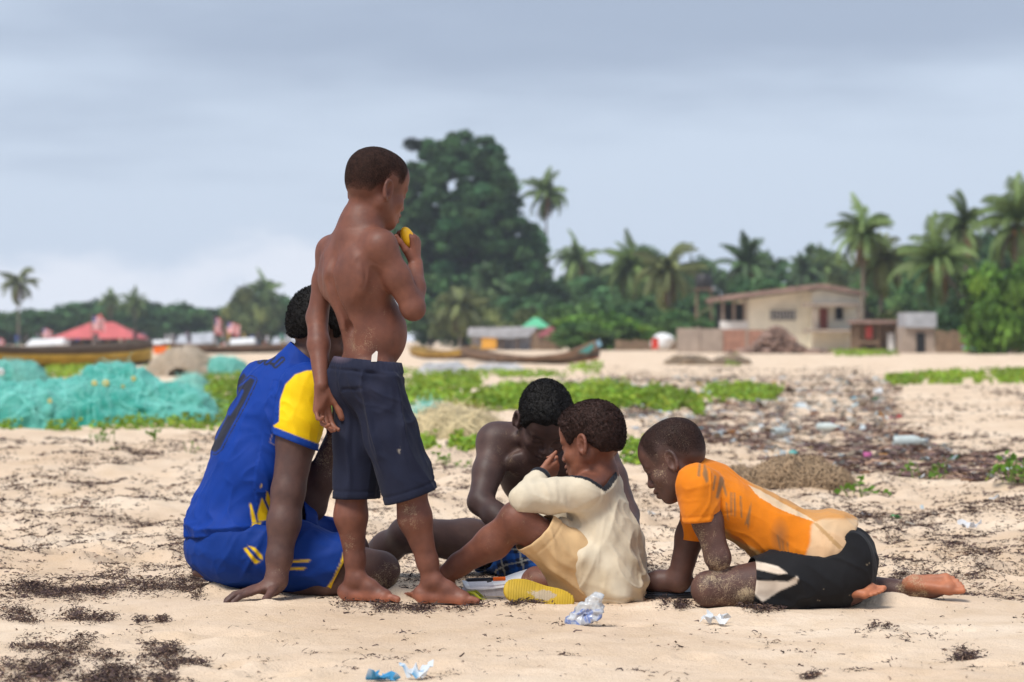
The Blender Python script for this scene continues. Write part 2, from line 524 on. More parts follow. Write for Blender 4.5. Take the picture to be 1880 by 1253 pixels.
def hair(o, R, sc, thick, seed, mat, parent, strands=9000, slen=.004, fade=.03, lift=0.0, lump=.0012, h=.004, dens=9.0):
    S = Field(); S.at(o, R, sc)
    S.ell((0, -.012, .034), (.0705, .091, .074), k=.01)
    S.ell((0, .030, .036), (.058, .054, .054), k=.03)
    S.ell((0, -.045, -.008), (.052, .045, .045), k=.03)
    S.at()
    V, F = S.mesh(h, 2)
    N = normals(V, F)
    L = (V - o) @ R / sc
    e = L[:, 2] - np.interp(L[:, 1], *HAIRLINE) - lift + .006 * vnoise(L, 60, seed)
    keep = e > -.012
    ok = keep[F].all(1)
    t = np.clip(e / fade, 0, 1); t = t * (2 - t)
    V = V + N * (-.0025 + t * (thick + .0025) + t * lump * (vnoise(V, 260, seed) + .8 * vnoise(V, 420, seed + 1)))[:, None]
    V, F, t, N = compact(V, F[ok], t, N)
    # short curled strands standing on the cap
    r = np.random.default_rng(seed)
    a = np.linalg.norm(np.cross(V[F[:, 1]] - V[F[:, 0]], V[F[:, 2]] - V[F[:, 0]]), axis=1) * np.clip(t[F].mean(1) + .04, 0, 1)
    pick = r.choice(len(F), strands, p=a / a.sum())
    w = r.random((strands, 2))
    P = V[F[pick, 0]] + (V[F[pick, 1]] - V[F[pick, 0]]) * w[:, :1] + (V[F[pick, 3]] - V[F[pick, 0]]) * w[:, 1:]
    n = N[F[pick, 0]]
    d = n + r.normal(0, .55, (strands, 3)); d /= np.linalg.norm(d, axis=1, keepdims=True)
    side = np.cross(d, r.normal(0, 1, (strands, 3))); side /= np.linalg.norm(side, axis=1, keepdims=True)
    ln = slen * (.5 + r.random((strands, 1))) * (.35 + .65 * t[F[pick, 0]][:, None])
    b = P - n * .0012
    Vs = np.concatenate([b + side * .0007, b - side * .0007, b + d * ln - side * .0005, b + d * ln + side * .0005])
    i = np.arange(strands); Fs = np.stack([i, i + strands, i + 2 * strands, i + 3 * strands], 1) + len(V)
    me = mesh_from('hair', np.concatenate([V, Vs]) - np.array(parent.location), np.concatenate([F, Fs.astype(np.int32)]), True)
    set_attr(me, 'edge', np.concatenate([np.clip(t * dens, 0, 1.5), np.full(len(Vs), 2.0)]))
    return link('hair', me, mat, parent)

# ---- hand: wrist at o, fingers along fd, thumb side along td; L is the length from wrist to middle fingertip
def hand(S, o, fd, td, back, L, curl, spread=6, thumb=(40, 20, 15), tcurl=0.0, rscale=1.0):
    y = unit(fd); x = np.asarray(td, float); x = unit(x - y * (x @ y)); z = np.cross(x, y)
    if z @ np.asarray(back, float) < 0: z = -z
    R = np.stack([x, y, z], 1); c = L / .18; o = np.asarray(o, float)
    W = lambda p: o + R @ (np.asarray(p, float) * c)
    rs = c * rscale
    kn = [(.026, .086, .002), (.009, .091, .004), (-.009, .087, .003), (-.026, .078, -.001)]
    seg = [(.040, .025, .020), (.045, .028, .021), (.041, .026, .020), (.032, .020, .018)]
    rr = [.0092, .0094, .0090, .0080]
    for i, (bx, k0) in enumerate(zip((.013, .005, -.005, -.013), kn)):
        S.cap(W((bx, .004, 0)), W(k0), .0125 * rs, .0105 * rs, k=.010 * c, flat=(z, .85))
    S.cap(W((.012, .03, -.006)), W((-.014, .07, -.005)), .014 * rs, .013 * rs, k=.012 * c, flat=(z, .8))
    for i in range(4):
        p = np.array(kn[i]); a = 0.0; sp = math.radians((1.5 - i) * spread)
        cu = curl[i] if hasattr(curl[0], '__len__') else curl
        pts = [W(p)]
        for q in range(3):
            a += math.radians(cu[q])
            d = np.array([math.sin(sp) * math.cos(a), math.cos(sp) * math.cos(a), -math.sin(a)])
            p = p + d * seg[i][q]; pts.append(W(p))
        r = rr[i] * rs
        S.chain(pts, [r, r * .93, r * .86, r * .76], k=.0035 * c)
    ab, fl, f2 = (math.radians(t) for t in thumb)
    p = np.array((.020, .014, -.006)); pts = [W(p)]
    for q, ln in enumerate((.042, .034, .026)):
        ang = ab - (0, fl, fl + f2)[q]
        zz = -math.sin(math.radians(tcurl)) * (1 if q else .6)
        d = unit((math.sin(ang), math.cos(ang), zz)); p = p + d * ln; pts.append(W(p))
    S.chain(pts, [.0150 * rs, .0118 * rs, .0102 * rs, .0082 * rs], k=.007 * c)

# ---- foot: ankle joint at o, toes along fd, sole facing -up; s=+1 puts the big toe on the right-hand side of fd
def foot(S, o, fd, up, L, s=1, bend=0.0):
    y = unit(fd); z = np.asarray(up, float); z = unit(z - y * (z @ y)); x = np.cross(y, z) * s
    R = np.stack([x, y, z], 1); c = L / .2; o = np.asarray(o, float)
    W = lambda p: o + R @ (np.asarray(p, float) * c)
    S.ell(W((0, -.030, -.040)), np.array((.0235, .027, .026)) * c, R=R, k=.022 * c)
    S.cap(W((0, 0, -.004)), W((.004, .045, -.024)), .026 * c, .022 * c, k=.02 * c)
    S.cap(W((.004, .045, -.026)), W((.010, .098, -.046)), .022 * c, .0155 * c, k=.02 * c)
    S.cap(W((-.012, -.018, -.052)), W((-.024, .078, -.053)), .0135 * c, .0125 * c, k=.02 * c)
    S.cap(W((.020, .096, -.052)), W((-.024, .080, -.053)), .0150 * c, .0115 * c, k=.015 * c)
    S.cap(W((.008, -.02, -.050)), W((.020, .09, -.053)), .013 * c, .012 * c, k=.02 * c)
    for i in range(5):
        bx = (.024, .009, -.002, -.013, -.023)[i]; by = (.100, .101, .096, .090, .081)[i]; ln = (.034, .031, .028, .024, .020)[i]
        r = (.0112, .0078, .0074, .0070, .0068)[i]
        b = math.radians(bend)
        a = np.array((bx, by, -.054)); m = a + ln * .55 * np.array((-.06 + .03 * i * -1, math.cos(b), math.sin(b) + .12)); e = m + ln * .5 * np.array((-.02, math.cos(b), math.sin(b) - .28))
        S.chain([W(a), W(m), W(e)], [r * 1.0 * c, r * .93 * c, r * .88 * c], k=.0022 * c)

def blob(V, c, r, soft=.5):
    """0..1 weight of a soft ball, for skin tones"""
    d = np.linalg.norm(V - np.asarray(c), axis=1) / r
    return np.clip((1 - d) / soft, 0, 1)
def folds(V, u, freq, amp, warp, seed, sharp=1.6):
    """cloth folds: rounded ridges running across direction u, broken up by noise"""
    u = unit(u)
    ph = (V @ u) * freq + warp * vnoise(V, 5.5, seed) + .5 * warp * vnoise(V, 13, seed + 1)
    w = np.sin(2 * math.pi * ph) * .5 + .5
    return amp * (np.power(w, sharp) - .4) * np.clip(.55 + .9 * vnoise(V, 7, seed + 2), 0, 1.3)

def creases(V, along, amp, across=15, run=4.0, seed=0, sharp=2.6):
    """sharp cloth creases running along a direction"""
    u = unit(along); t = V @ u
    W = V + .030 * np.stack([vnoise(V, 6, seed + i) for i in (5, 6, 7)], 1)
    t2 = W @ u; P = W * across - np.outer(t2 * (across - run), u)
    r = np.clip(1 - np.abs(vnoise(P, 1.0, seed)) * 1.7, 0, 1) ** sharp
    r2 = np.clip(1 - np.abs(vnoise(P * 1.9, 1.0, seed + 1)) * 1.7, 0, 1) ** sharp
    return 1.5 * amp * (r + .4 * r2 - .35) * np.clip(.6 + .8 * vnoise(V, 6, seed + 2), .05, 1.3)
def soft(poly, x, y, r=1.5):
    """anti-aliased inside test"""
    w = inside(poly, x, y).astype(float)
    for i in range(8):
        a = i * math.pi / 4; q = r if i % 2 else r * .6
        w += inside(poly, x + q * math.cos(a), y + q * math.sin(a))
    return w / 9
def skin_mat(name, rough=.54):
    m = NT(name)
    n = m.noise(35, 5); g = m.mix(1.0, m.ramp(n, [(.3, (.82, .82, .85)), (.7, (1.14, 1.11, 1.08))]), m.ramp(m.noise(9, 4), [(.3, (.80, .78, .80)), (.7, (1.16, 1.14, 1.10))]), 'MULTIPLY')
    c = m.mix(1.0, m.attr('col'), g, 'MULTIPLY')
    gr = m.noise(640, 2, .6)
    big = m.noise(30, 4, .6)
    a = m.attr('sand', 'Fac')
    th = m.math('ADD', m.math('MULTIPLY', a, .44), m.math('MULTIPLY', m.math('SUBTRACT', big, .5), .55))
    k = m.math('GREATER_THAN', m.math('ADD', gr, th), .82)
    k = m.math('MULTIPLY', k, m.math('GREATER_THAN', a, .02))
    sandc = m.mix(m.noise(900, 1), (.42, .30, .17), (.80, .66, .45))
    c = m.mix(k, c, sandc)
    m.bump(m.math('ADD', m.math('ADD', m.math('MULTIPLY', m.noise(260, 3), .35), m.math('MULTIPLY', m.noise(70, 3), .5)), m.math('MULTIPLY', k, .8)), .42, .003)
    return m.set(Base_Color=c, Roughness=m.math('ADD', m.math('MULTIPLY', k, .4), m.math('ADD', m.math('MULTIPLY', n, .14), rough - .07)), Specular_IOR_Level=.36)
def cloth_mat(name, rough=.85, weave=700, wstr=.25, sheen=.08, var=.10, wrinkle=.45):
    m = NT(name)
    n = m.noise(14, 5); g = m.ramp(n, [(.3, (1 - var,) * 3), (.7, (1 + var,) * 3)])
    c = m.mix(1.0, m.attr('col'), g, 'MULTIPLY')
    fine = m.noise(weave, 2)
    rd = m.n('ShaderNodeTexNoise'); rd.noise_type = 'RIDGED_MULTIFRACTAL'; rd.inputs['Scale'].default_value = 15; rd.inputs['Detail'].default_value = 3; rd.inputs['Roughness'].default_value = .45; rd.inputs['Distortion'].default_value = .9
    m.l(m.scaled((1, 1, .55)), rd.inputs['Vector'])
    b1 = m.n('ShaderNodeBump'); b1.inputs['Strength'].default_value = wrinkle; b1.inputs['Distance'].default_value = .012; m.l(rd.outputs['Fac'], b1.inputs['Height'])
    b2 = m.n('ShaderNodeBump'); b2.inputs['Strength'].default_value = wstr; b2.inputs['Distance'].default_value = .004
    m.l(m.math('ADD', m.math('MULTIPLY', fine, .3), m.noise(60, 4)), b2.inputs['Height']); m.l(b1.outputs[0], b2.inputs['Normal']); m.l(b2.outputs[0], m.b.inputs['Normal'])
    return m.set(Base_Color=c, Roughness=rough, Specular_IOR_Level=.2, Sheen_Weight=sheen, Sheen_Roughness=.5)
def body(name, S, loc, mat, base, paint=None, h=.0032):
    V, F = S.mesh(h, 1)
    col = np.tile(np.array(base, float), (len(V), 1)); sand = np.zeros(len(V))
    if paint: col, sand = paint(V, normals(V, F), col, sand)
    me = mesh_from(name, V - np.asarray(loc), F, True)
    set_attr(me, 'col', col); set_attr(me, 'sand', sand)
    o = link(name, me, mat); o.location = tuple(loc)
    return o
def garment(name, S, parent, mat, base, disp=None, paint=None, h=.0042, thick=.0028, smooth=2):
    V, F = main_piece(*S.mesh(h, smooth))
    N = normals(V, F)
    if disp: V = V + N * disp(V, N)[:, None]; N = normals(V, F)
    col = np.tile(np.array(base, float), (len(V), 1))
    if paint: col = paint(V, N, col)
    me = mesh_from(name, V - np.array(parent.location), F, True)
    set_attr(me, 'col', col)
    o = link(name, me, mat, parent)
    if thick:
        md = o.modifiers.new('thickness', 'SOLIDIFY'); md.thickness = thick; md.offset = -1.0
    return o
# ---------------------------------------------------------------- the beach: one sheet from behind the camera to the horizon
def vn2(x, y, s, seed):
    """smooth 2-D value noise -1..1"""
    a = x * s + 137.3 * (seed + 1); b = y * s + 71.7 * (seed + 3)
    i = np.floor(a).astype(np.int64); j = np.floor(b).astype(np.int64)
    u = a - i; v = b - j; u = u * u * (3 - 2 * u); v = v * v * (3 - 2 * v)
    def h(p, q):
        n = (p * 374761393 + q * 668265263 + seed * 974634777) & 0xffffffff
        n = ((n ^ (n >> 13)) * 1274126177) & 0xffffffff
        return ((n ^ (n >> 16)) & 0xffff) / 32767.5 - 1.0
    t0 = h(i, j) + (h(i + 1, j) - h(i, j)) * u; t1 = h(i, j + 1) + (h(i + 1, j + 1) - h(i, j + 1)) * u
    return t0 + (t1 - t0) * v
# places pressed flat by the children: (x, y, radius)
_PADS = [(Q(650, 1100, 6.8)[0], 6.78, .22), (Q(800, 1110, 6.7)[0], 6.7, .24), (Q(490, 1090, 6.8)[0], 6.85, .25), (Q(560, 1080, 7.05)[0], 7.05, .30), (Q(420, 1080, 7.1)[0], 7.1, .3),
         (Q(700, 1080, 7)[0], 7.0, .25), (Q(1000, 1050, 7.6)[0], 7.6, .45), (Q(800, 1040, 7.5)[0], 7.5, .3), (Q(1110, 1100, 6.85)[0], 6.85, .3), (Q(900, 1085, 6.9)[0], 6.95, .35),
         (Q(1310, 1110, 6.65)[0], 6.65, .22), (Q(1450, 1110, 6.7)[0], 6.72, .28), (Q(1580, 1110, 6.75)[0], 6.8, .28), (Q(1720, 1100, 6.9)[0], 6.9, .16), (Q(1210, 1090, 6.95)[0], 6.95, .22)]
_r = np.random.default_rng(5)
_DIMPLES = [( _r.uniform(-4.5, 4.5), 7.6 + 12 * _r.random() ** 1.4, _r.uniform(.07, .16), _r.uniform(.018, .045)) for _ in range(420)]
_DIMPLES += [(_r.uniform(-2, 2), _r.uniform(4.6, 6.4), _r.uniform(.05, .11), _r.uniform(.006, .014)) for _ in range(60)]
# sand pushed up around limbs: (x, y, sx, sy, height)
_RIMS = [(*Q(395, 1085, 7.0)[:2], .05, .035, .035), (*Q(455, 1085, 6.95)[:2], .09, .035, .026), (*Q(745, 1085, 6.92)[:2], .10, .04, .030), (*Q(700, 1090, 6.88)[:2], .05, .03, .018),
         (*Q(1625, 1112, 6.74)[:2], .06, .035, .028), (*Q(1690, 1118, 6.72)[:2], .08, .03, .022), (*Q(1210, 1122, 6.64)[:2], .09, .03, .018), (*Q(1340, 1125, 6.56)[:2], .10, .03, .010),
         (*Q(890, 1112, 6.72)[:2], .05, .02, .010), (*Q(990, 1122, 6.66)[:2], .12, .03, .014), (*Q(640, 1118, 6.70)[:2], .12, .03, .008), (*Q(500, 1112, 6.72)[:2], .12, .03, .012)]
def gz(x, y):
    x = np.asarray(x, float); y = np.asarray(y, float); shp = x.shape
    x = x.ravel(); y = y.ravel()
    tr = np.clip((y - 6.9) / 1.2, 0, 1) * np.clip((60 - y) / 30, 0.25, 1)      # trampled beyond the group
    z = .018 * vn2(x, y, .55, 1) * np.clip((y - 3) / 4, 0, 1)
    z = z + tr * (.028 * vn2(x, y, 1.9, 2) + .024 * vn2(x, y, 4.6, 3) + .013 * vn2(x, y, 11, 4))
    z = z + (1 - tr) * (.0075 * vn2(x, y, 3.1, 5) + .0045 * vn2(x, y, 9, 6)) + .0020 * vn2(x, y, 26, 7) + .0010 * vn2(x, y, 55, 12)
    for dx, dy, r, d in _DIMPLES:
        m = (np.abs(x - dx) < 2.4 * r) & (np.abs(y - dy) < 2.4 * r)
        if m.any():
            q = ((x[m] - dx) ** 2 + (y[m] - dy) ** 2 * 1.3) / r ** 2
            z[m] += d * (-np.exp(-1.6 * q) + .55 * np.exp(-((np.sqrt(q) - 1.25) / .35) ** 2))
    k = np.zeros_like(z)
    for a, b, r in _PADS:
        k = np.maximum(k, np.clip(1.6 - np.hypot(x - a, y - b) / r, 0, 1))
    z = z * (1 - k) + k * .006
    for a, b, sx, sy, hh in _RIMS:
        m = (np.abs(x - a) < 4 * sx) & (np.abs(y - b) < 4 * sy)
        z[m] += hh * np.exp(-((x[m] - a) / sx) ** 2 - ((y[m] - b) / sy) ** 2) * (1 + .5 * vn2(x[m], y[m], 38, 8))
    return z.reshape(shp)
def gp(x, y, up=0.0):
    return np.array([x, y, float(gz(np.array([x]), np.array([y]))[0]) + up])
def Gz(x, y, up=0.0):
    g = G(x, y); return gp(g[0], g[1], up)

def sand_mat():
    m = NT('sand')
    big = m.noise(.9, 5, .6); med = m.noise(7, 5, .6); grain = m.noise(520, 2, .6); g2 = m.noise(170, 3, .6)
    c = m.ramp(big, [(.32, (.63, .465, .33)), (.5, (.75, .58, .43)), (.7, (.84, .69, .54))])
    c = m.mix(m.math('MULTIPLY', m.ramp(med, [(.42, (0, 0, 0)), (.70, (1, 1, 1))]), .35), c, (.56, .39, .23))
    c = m.mix(m.ramp(grain, [(.56, (0, 0, 0)), (.70, (.42, .42, .42))]), c, (.34, .22, .13))
    c = m.mix(m.ramp(grain, [(.30, (.5, .5, .5)), (.42, (0, 0, 0))]), c, (.86, .74, .56))
    c = m.mix(m.ramp(g2, [(.66, (0, 0, 0)), (.74, (.6, .6, .6))]), c, (.26, .17, .11))
    h = m.math('ADD', m.math('MULTIPLY', grain, .25), m.math('ADD', m.math('MULTIPLY', g2, .6), m.noise(36, 4, .6)))
    m.bump(h, .8, .010)
    return m.set(Base_Color=c, Roughness=.95, Specular_IOR_Level=.12)
def build_ground():
    def grow(a, step, end, f):
        o = [a]
        while o[-1] < end: step *= f; o.append(o[-1] + step)
        return o
    xs = np.arange(-1.9, 1.9001, .016); g = grow(1.9, .016, 3500, 1.075)[1:]
    xs = np.concatenate([-np.array(g[::-1]), xs, g])
    ys = np.concatenate([np.arange(-40, 3.6, 4.0), np.arange(3.7, 4.7, .08), np.arange(4.7, 7.9, .016), grow(7.9, .016, 5000, 1.012)])
    X, Y = np.meshgrid(xs, ys, indexing='ij'); Z = gz(X, Y)
    nx, ny = X.shape
    i = np.arange(nx * ny).reshape(nx, ny)
    F = np.stack([i[:-1, :-1], i[1:, :-1], i[1:, 1:], i[:-1, 1:]], -1).reshape(-1, 4)
    me = mesh_from('ground', np.stack([X, Y, Z], -1).reshape(-1, 3), F.astype(np.int32), True)
    o = link('ground', me, sand_mat()); o['kind'] = 'structure'; o['label'] = 'pale trampled beach sand'
build_ground()
# ---------------------------------------------------------------- trees
M_leaf = attr_mat('leaf', .65, .25, .8, .25, 0, .25)
M_frond = attr_mat('palm_frond', .55, .25, .9, .3, 0, .15)
M_bark = plain('bark', (.16, .12, .09), .9, .35, 5)
M_palm_bark = plain('palm_bark', (.20, .165, .13), .9, .3, 3)
def leaf_quads(P, size, rng, N=None, flat=.0):
    """one bent leaf-shaped quad per point"""
    n = len(P)
    a = rng.normal(0, 1, (n, 3)); a[:, 2] *= (1 - flat); a /= np.linalg.norm(a, axis=1, keepdims=True)
    b = rng.normal(0, 1, (n, 3)); b[:, 2] *= (1 - flat); b -= a * (a * b).sum(1, keepdims=True); b /= np.linalg.norm(b, axis=1, keepdims=True)
    s = size * (.6 + .8 * rng.random((n, 1)))
    V = np.concatenate([P - a * s, P + b * s * .45, P + a * s, P - b * s * .45])
    i = np.arange(n)
    return V, np.stack([i, i + n, i + 2 * n, i + 3 * n], 1).astype(np.int32)
def crown_mesh(name, clumps, per, size, base, rng, var=.35):
    """clumps: list of (centre, radii)"""
    Ps, Cs = [], []
    for c, r in clumps:
        d = rng.normal(0, 1, (per, 3)); d /= np.linalg.norm(d, axis=1, keepdims=True)
        d *= (rng.random((per, 1)) ** .45)
        Ps.append(np.asarray(c) + d * np.asarray(r))
        t = 1 + var * rng.normal()
        Cs.append(np.clip(np.array(base) * t * (1 + .22 * rng.normal(0, 1, (per, 1))) * (1 + np.array([.12, .03, 0]) * rng.normal()), .004, 1))
    P = np.concatenate(Ps); C = np.concatenate(Cs)
    V, F = leaf_quads(P, size, rng)
    me = mesh_from(name, V, F)
    set_attr(me, 'col', np.tile(C, (4, 1)))
    return me
def ball_clumps(rng, n, R, zc, clump, shell=.55, flatb=.5):
    out = []
    for _ in range(n):
        d = rng.normal(0, 1, 3); d /= np.linalg.norm(d)
        if d[2] < -flatb: d[2] *= .4
        q = shell + (1 - shell) * rng.random()
        c = d * np.asarray(R) * q + np.array([0, 0, zc])
        s = clump * rng.uniform(.65, 1.3)
        out.append((c, (s, s, s * .72)))
    return out
def tree_variant(seed, h, w, base, n=64, per=90, size=.42, trunk=.28):
    rng = np.random.default_rng(seed)
    cl = ball_clumps(rng, n, (w / 2, w / 2, h * .44), h * .50, w * .17, .45, .95)
    cm = crown_mesh('crown', cl, per, size, base, rng)
    t = MB(); top = h * .55
    t.tube([(0, 0, -.3), (rng.normal() * .15, rng.normal() * .15, top * .5), (rng.normal() * .3, rng.normal() * .3, top)], [trunk, trunk * .75, trunk * .5], 8)
    for c, r in cl[::5]:
        s0 = np.array([0, 0, top * rng.uniform(.45, .9)])
        t.tube([s0, s0 * .5 + c * .5 + np.array([0, 0, -.3]), c], [trunk * .4, trunk * .25, trunk * .1], 5)
    return cm, mesh_from('trunk', t.v, t.f, True)
def place_tree(name, cm, tm, loc, sc, rz, label, cat='tree', group=None, zs=1.0):
    e = empty(name, loc, rz); e.scale = (sc, sc, sc * zs)
    link('crown', cm, M_leaf, e); link('trunk', tm, M_bark, e)
    return tag(e, label, cat, group)

def frond_geo(rng, L, droop, az, el, V, F, C, base, pairs=34):
    """one feather frond: arching midrib with hanging leaflets"""
    d = np.array([math.cos(az), math.sin(az), 0.]); side = np.array([-d[1], d[0], 0.])
    p = np.zeros(3); e = el; pts = [p.copy()]
    n = 9
    for i in range(n):
        p = p + (d * math.cos(e) + np.array([0, 0, math.sin(e)])) * L / n
        e -= droop / n * (1 + .9 * i / n); pts.append(p.copy())
    pts = np.array(pts)
    col = np.array(base) * (1 + .22 * rng.normal())
    def at(t):
        q = t * n; i = min(int(q), n - 1); return pts[i] + (pts[i + 1] - pts[i]) * (q - i), unit(pts[i + 1] - pts[i])
    w = .05
    for i in range(n):                                   # midrib
        o = len(V); a = w * (1 - i / n) + .012; b = w * (1 - (i + 1) / n) + .012
        V += [pts[i] - side * a, pts[i] + side * a, pts[i + 1] + side * b, pts[i + 1] - side * b]; F.append((o, o + 1, o + 2, o + 3)); C += [col * 1.3] * 4
    for k in range(pairs):
        t = .14 + .86 * (k + rng.random() * .6) / pairs
        c, tg = at(min(t, .999)); ll = L * .21 * (math.sin(math.pi * min(1, t * .8 + .18)) ** .6) * rng.uniform(.8, 1.15)
        for s in (1, -1):
            dirv = unit(side * s * .75 + tg * .6 + np.array([0, 0, -.55 - .35 * rng.random()]))
            tip = c + dirv * ll + np.array([0, 0, -.12 * ll]); o = len(V); ww = tg * L * .019
            V += [c - ww, c + ww, tip + ww * .3, tip - ww * .3]; F.append((o, o + 1, o + 2, o + 3))
            cc = col * (1 + .15 * rng.normal()); C += [cc] * 4
def palm_crown(seed, L, n=24, base=(.13, .19, .058), dead=4, wind=0.0, up=0.0):
    rng = np.random.default_rng(seed); V, F, C = [], [], []
    for i in range(n):
        az = 2 * math.pi * i / n * 2.618 + rng.normal() * .2
        lv = i / n
        el = math.radians(86 - 118 * lv + 12 * rng.normal()) + up
        frond_geo(rng, L * rng.uniform(.82, 1.08), 1.05 + .55 * lv + .2 * rng.normal(), az + wind * math.sin(az), el, V, F, C, base)
    for i in range(dead):
        frond_geo(rng, L * .8, .8, rng.uniform(0, 6.28), math.radians(-45 - 25 * rng.random()), V, F, C, (.17, .10, .045), 18)
    V = np.array(V); C = np.array(C)
    V[:, 0] += wind * .25 * L * (np.linalg.norm(V, axis=1) / L) ** 2
    me = mesh_from('crown', V, np.array(F, np.int32)); set_attr(me, 'col', np.clip(C, .004, 1))
    return me
PALM_CROWNS = [palm_crown(3, 1.0, 34, wind=-.35), palm_crown(4, 1.0, 32, wind=-.6, up=.10), palm_crown(9, 1.0, 34, (.135, .155, .055), 7, -.2, -.12), palm_crown(12, 1.0, 36, (.075, .130, .05), 2, .0, .2)]
def palm(x, y, Y, r, kind, label, base_x=None, lean=0.0, rz=0.0, trunk=.17, coconuts=False, group='palms behind the beach'):
    """crown centre seen at (x, y) at distance Y, crown radius r px"""
    c = Q(x, y, Y); R = r * 1.22 / FPX * Y
    bx = c[0] if base_x is None else Q(base_x, y, Y)[0]
    e = empty('palm_tree', (bx, Y, 0))
    t = MB(); pts = []
    for i in range(9):
        q = i / 8; s_ = q * q * (3 - 2 * q) if base_x is None else q ** 1.25
        pts.append(((c[0] - bx) * s_ + .12 * math.sin(q * 3 + x) * (1 - q), .1 * math.sin(q * 4), c[2] * q - .2 * (1 - q)))
    t.tube(pts, [trunk * (1.5 - .6 * min(1, i / 2.5)) if i < 2 else trunk * (1 - .3 * i / 8) for i in range(9)], 7)
    t.build('trunk', M_palm_bark, e, True)
    cr = link('crown', PALM_CROWNS[kind], M_frond, e); cr.location = (c[0] - bx, 0, c[2]); cr.scale = (R, R, R); cr.rotation_euler = (0, lean, rz)
    if coconuts:
        k = MB(); rg = np.random.default_rng(int(x))
        for _ in range(9):
            a = rg.uniform(0, 6.28); q = np.array([math.cos(a) * .35, math.sin(a) * .35, -.25 - .4 * rg.random()])
            V, F = Field().ell(q, (.16, .16, .2)).mesh(.09, 0); k.add(V, F.tolist())
        b = k.build('coconut_bunch', plain('coconut_husk', (.30, .17, .06), .7), e, True); b.location = (c[0] - bx, 0, c[2])
    return tag(e, label, 'palm tree', group)

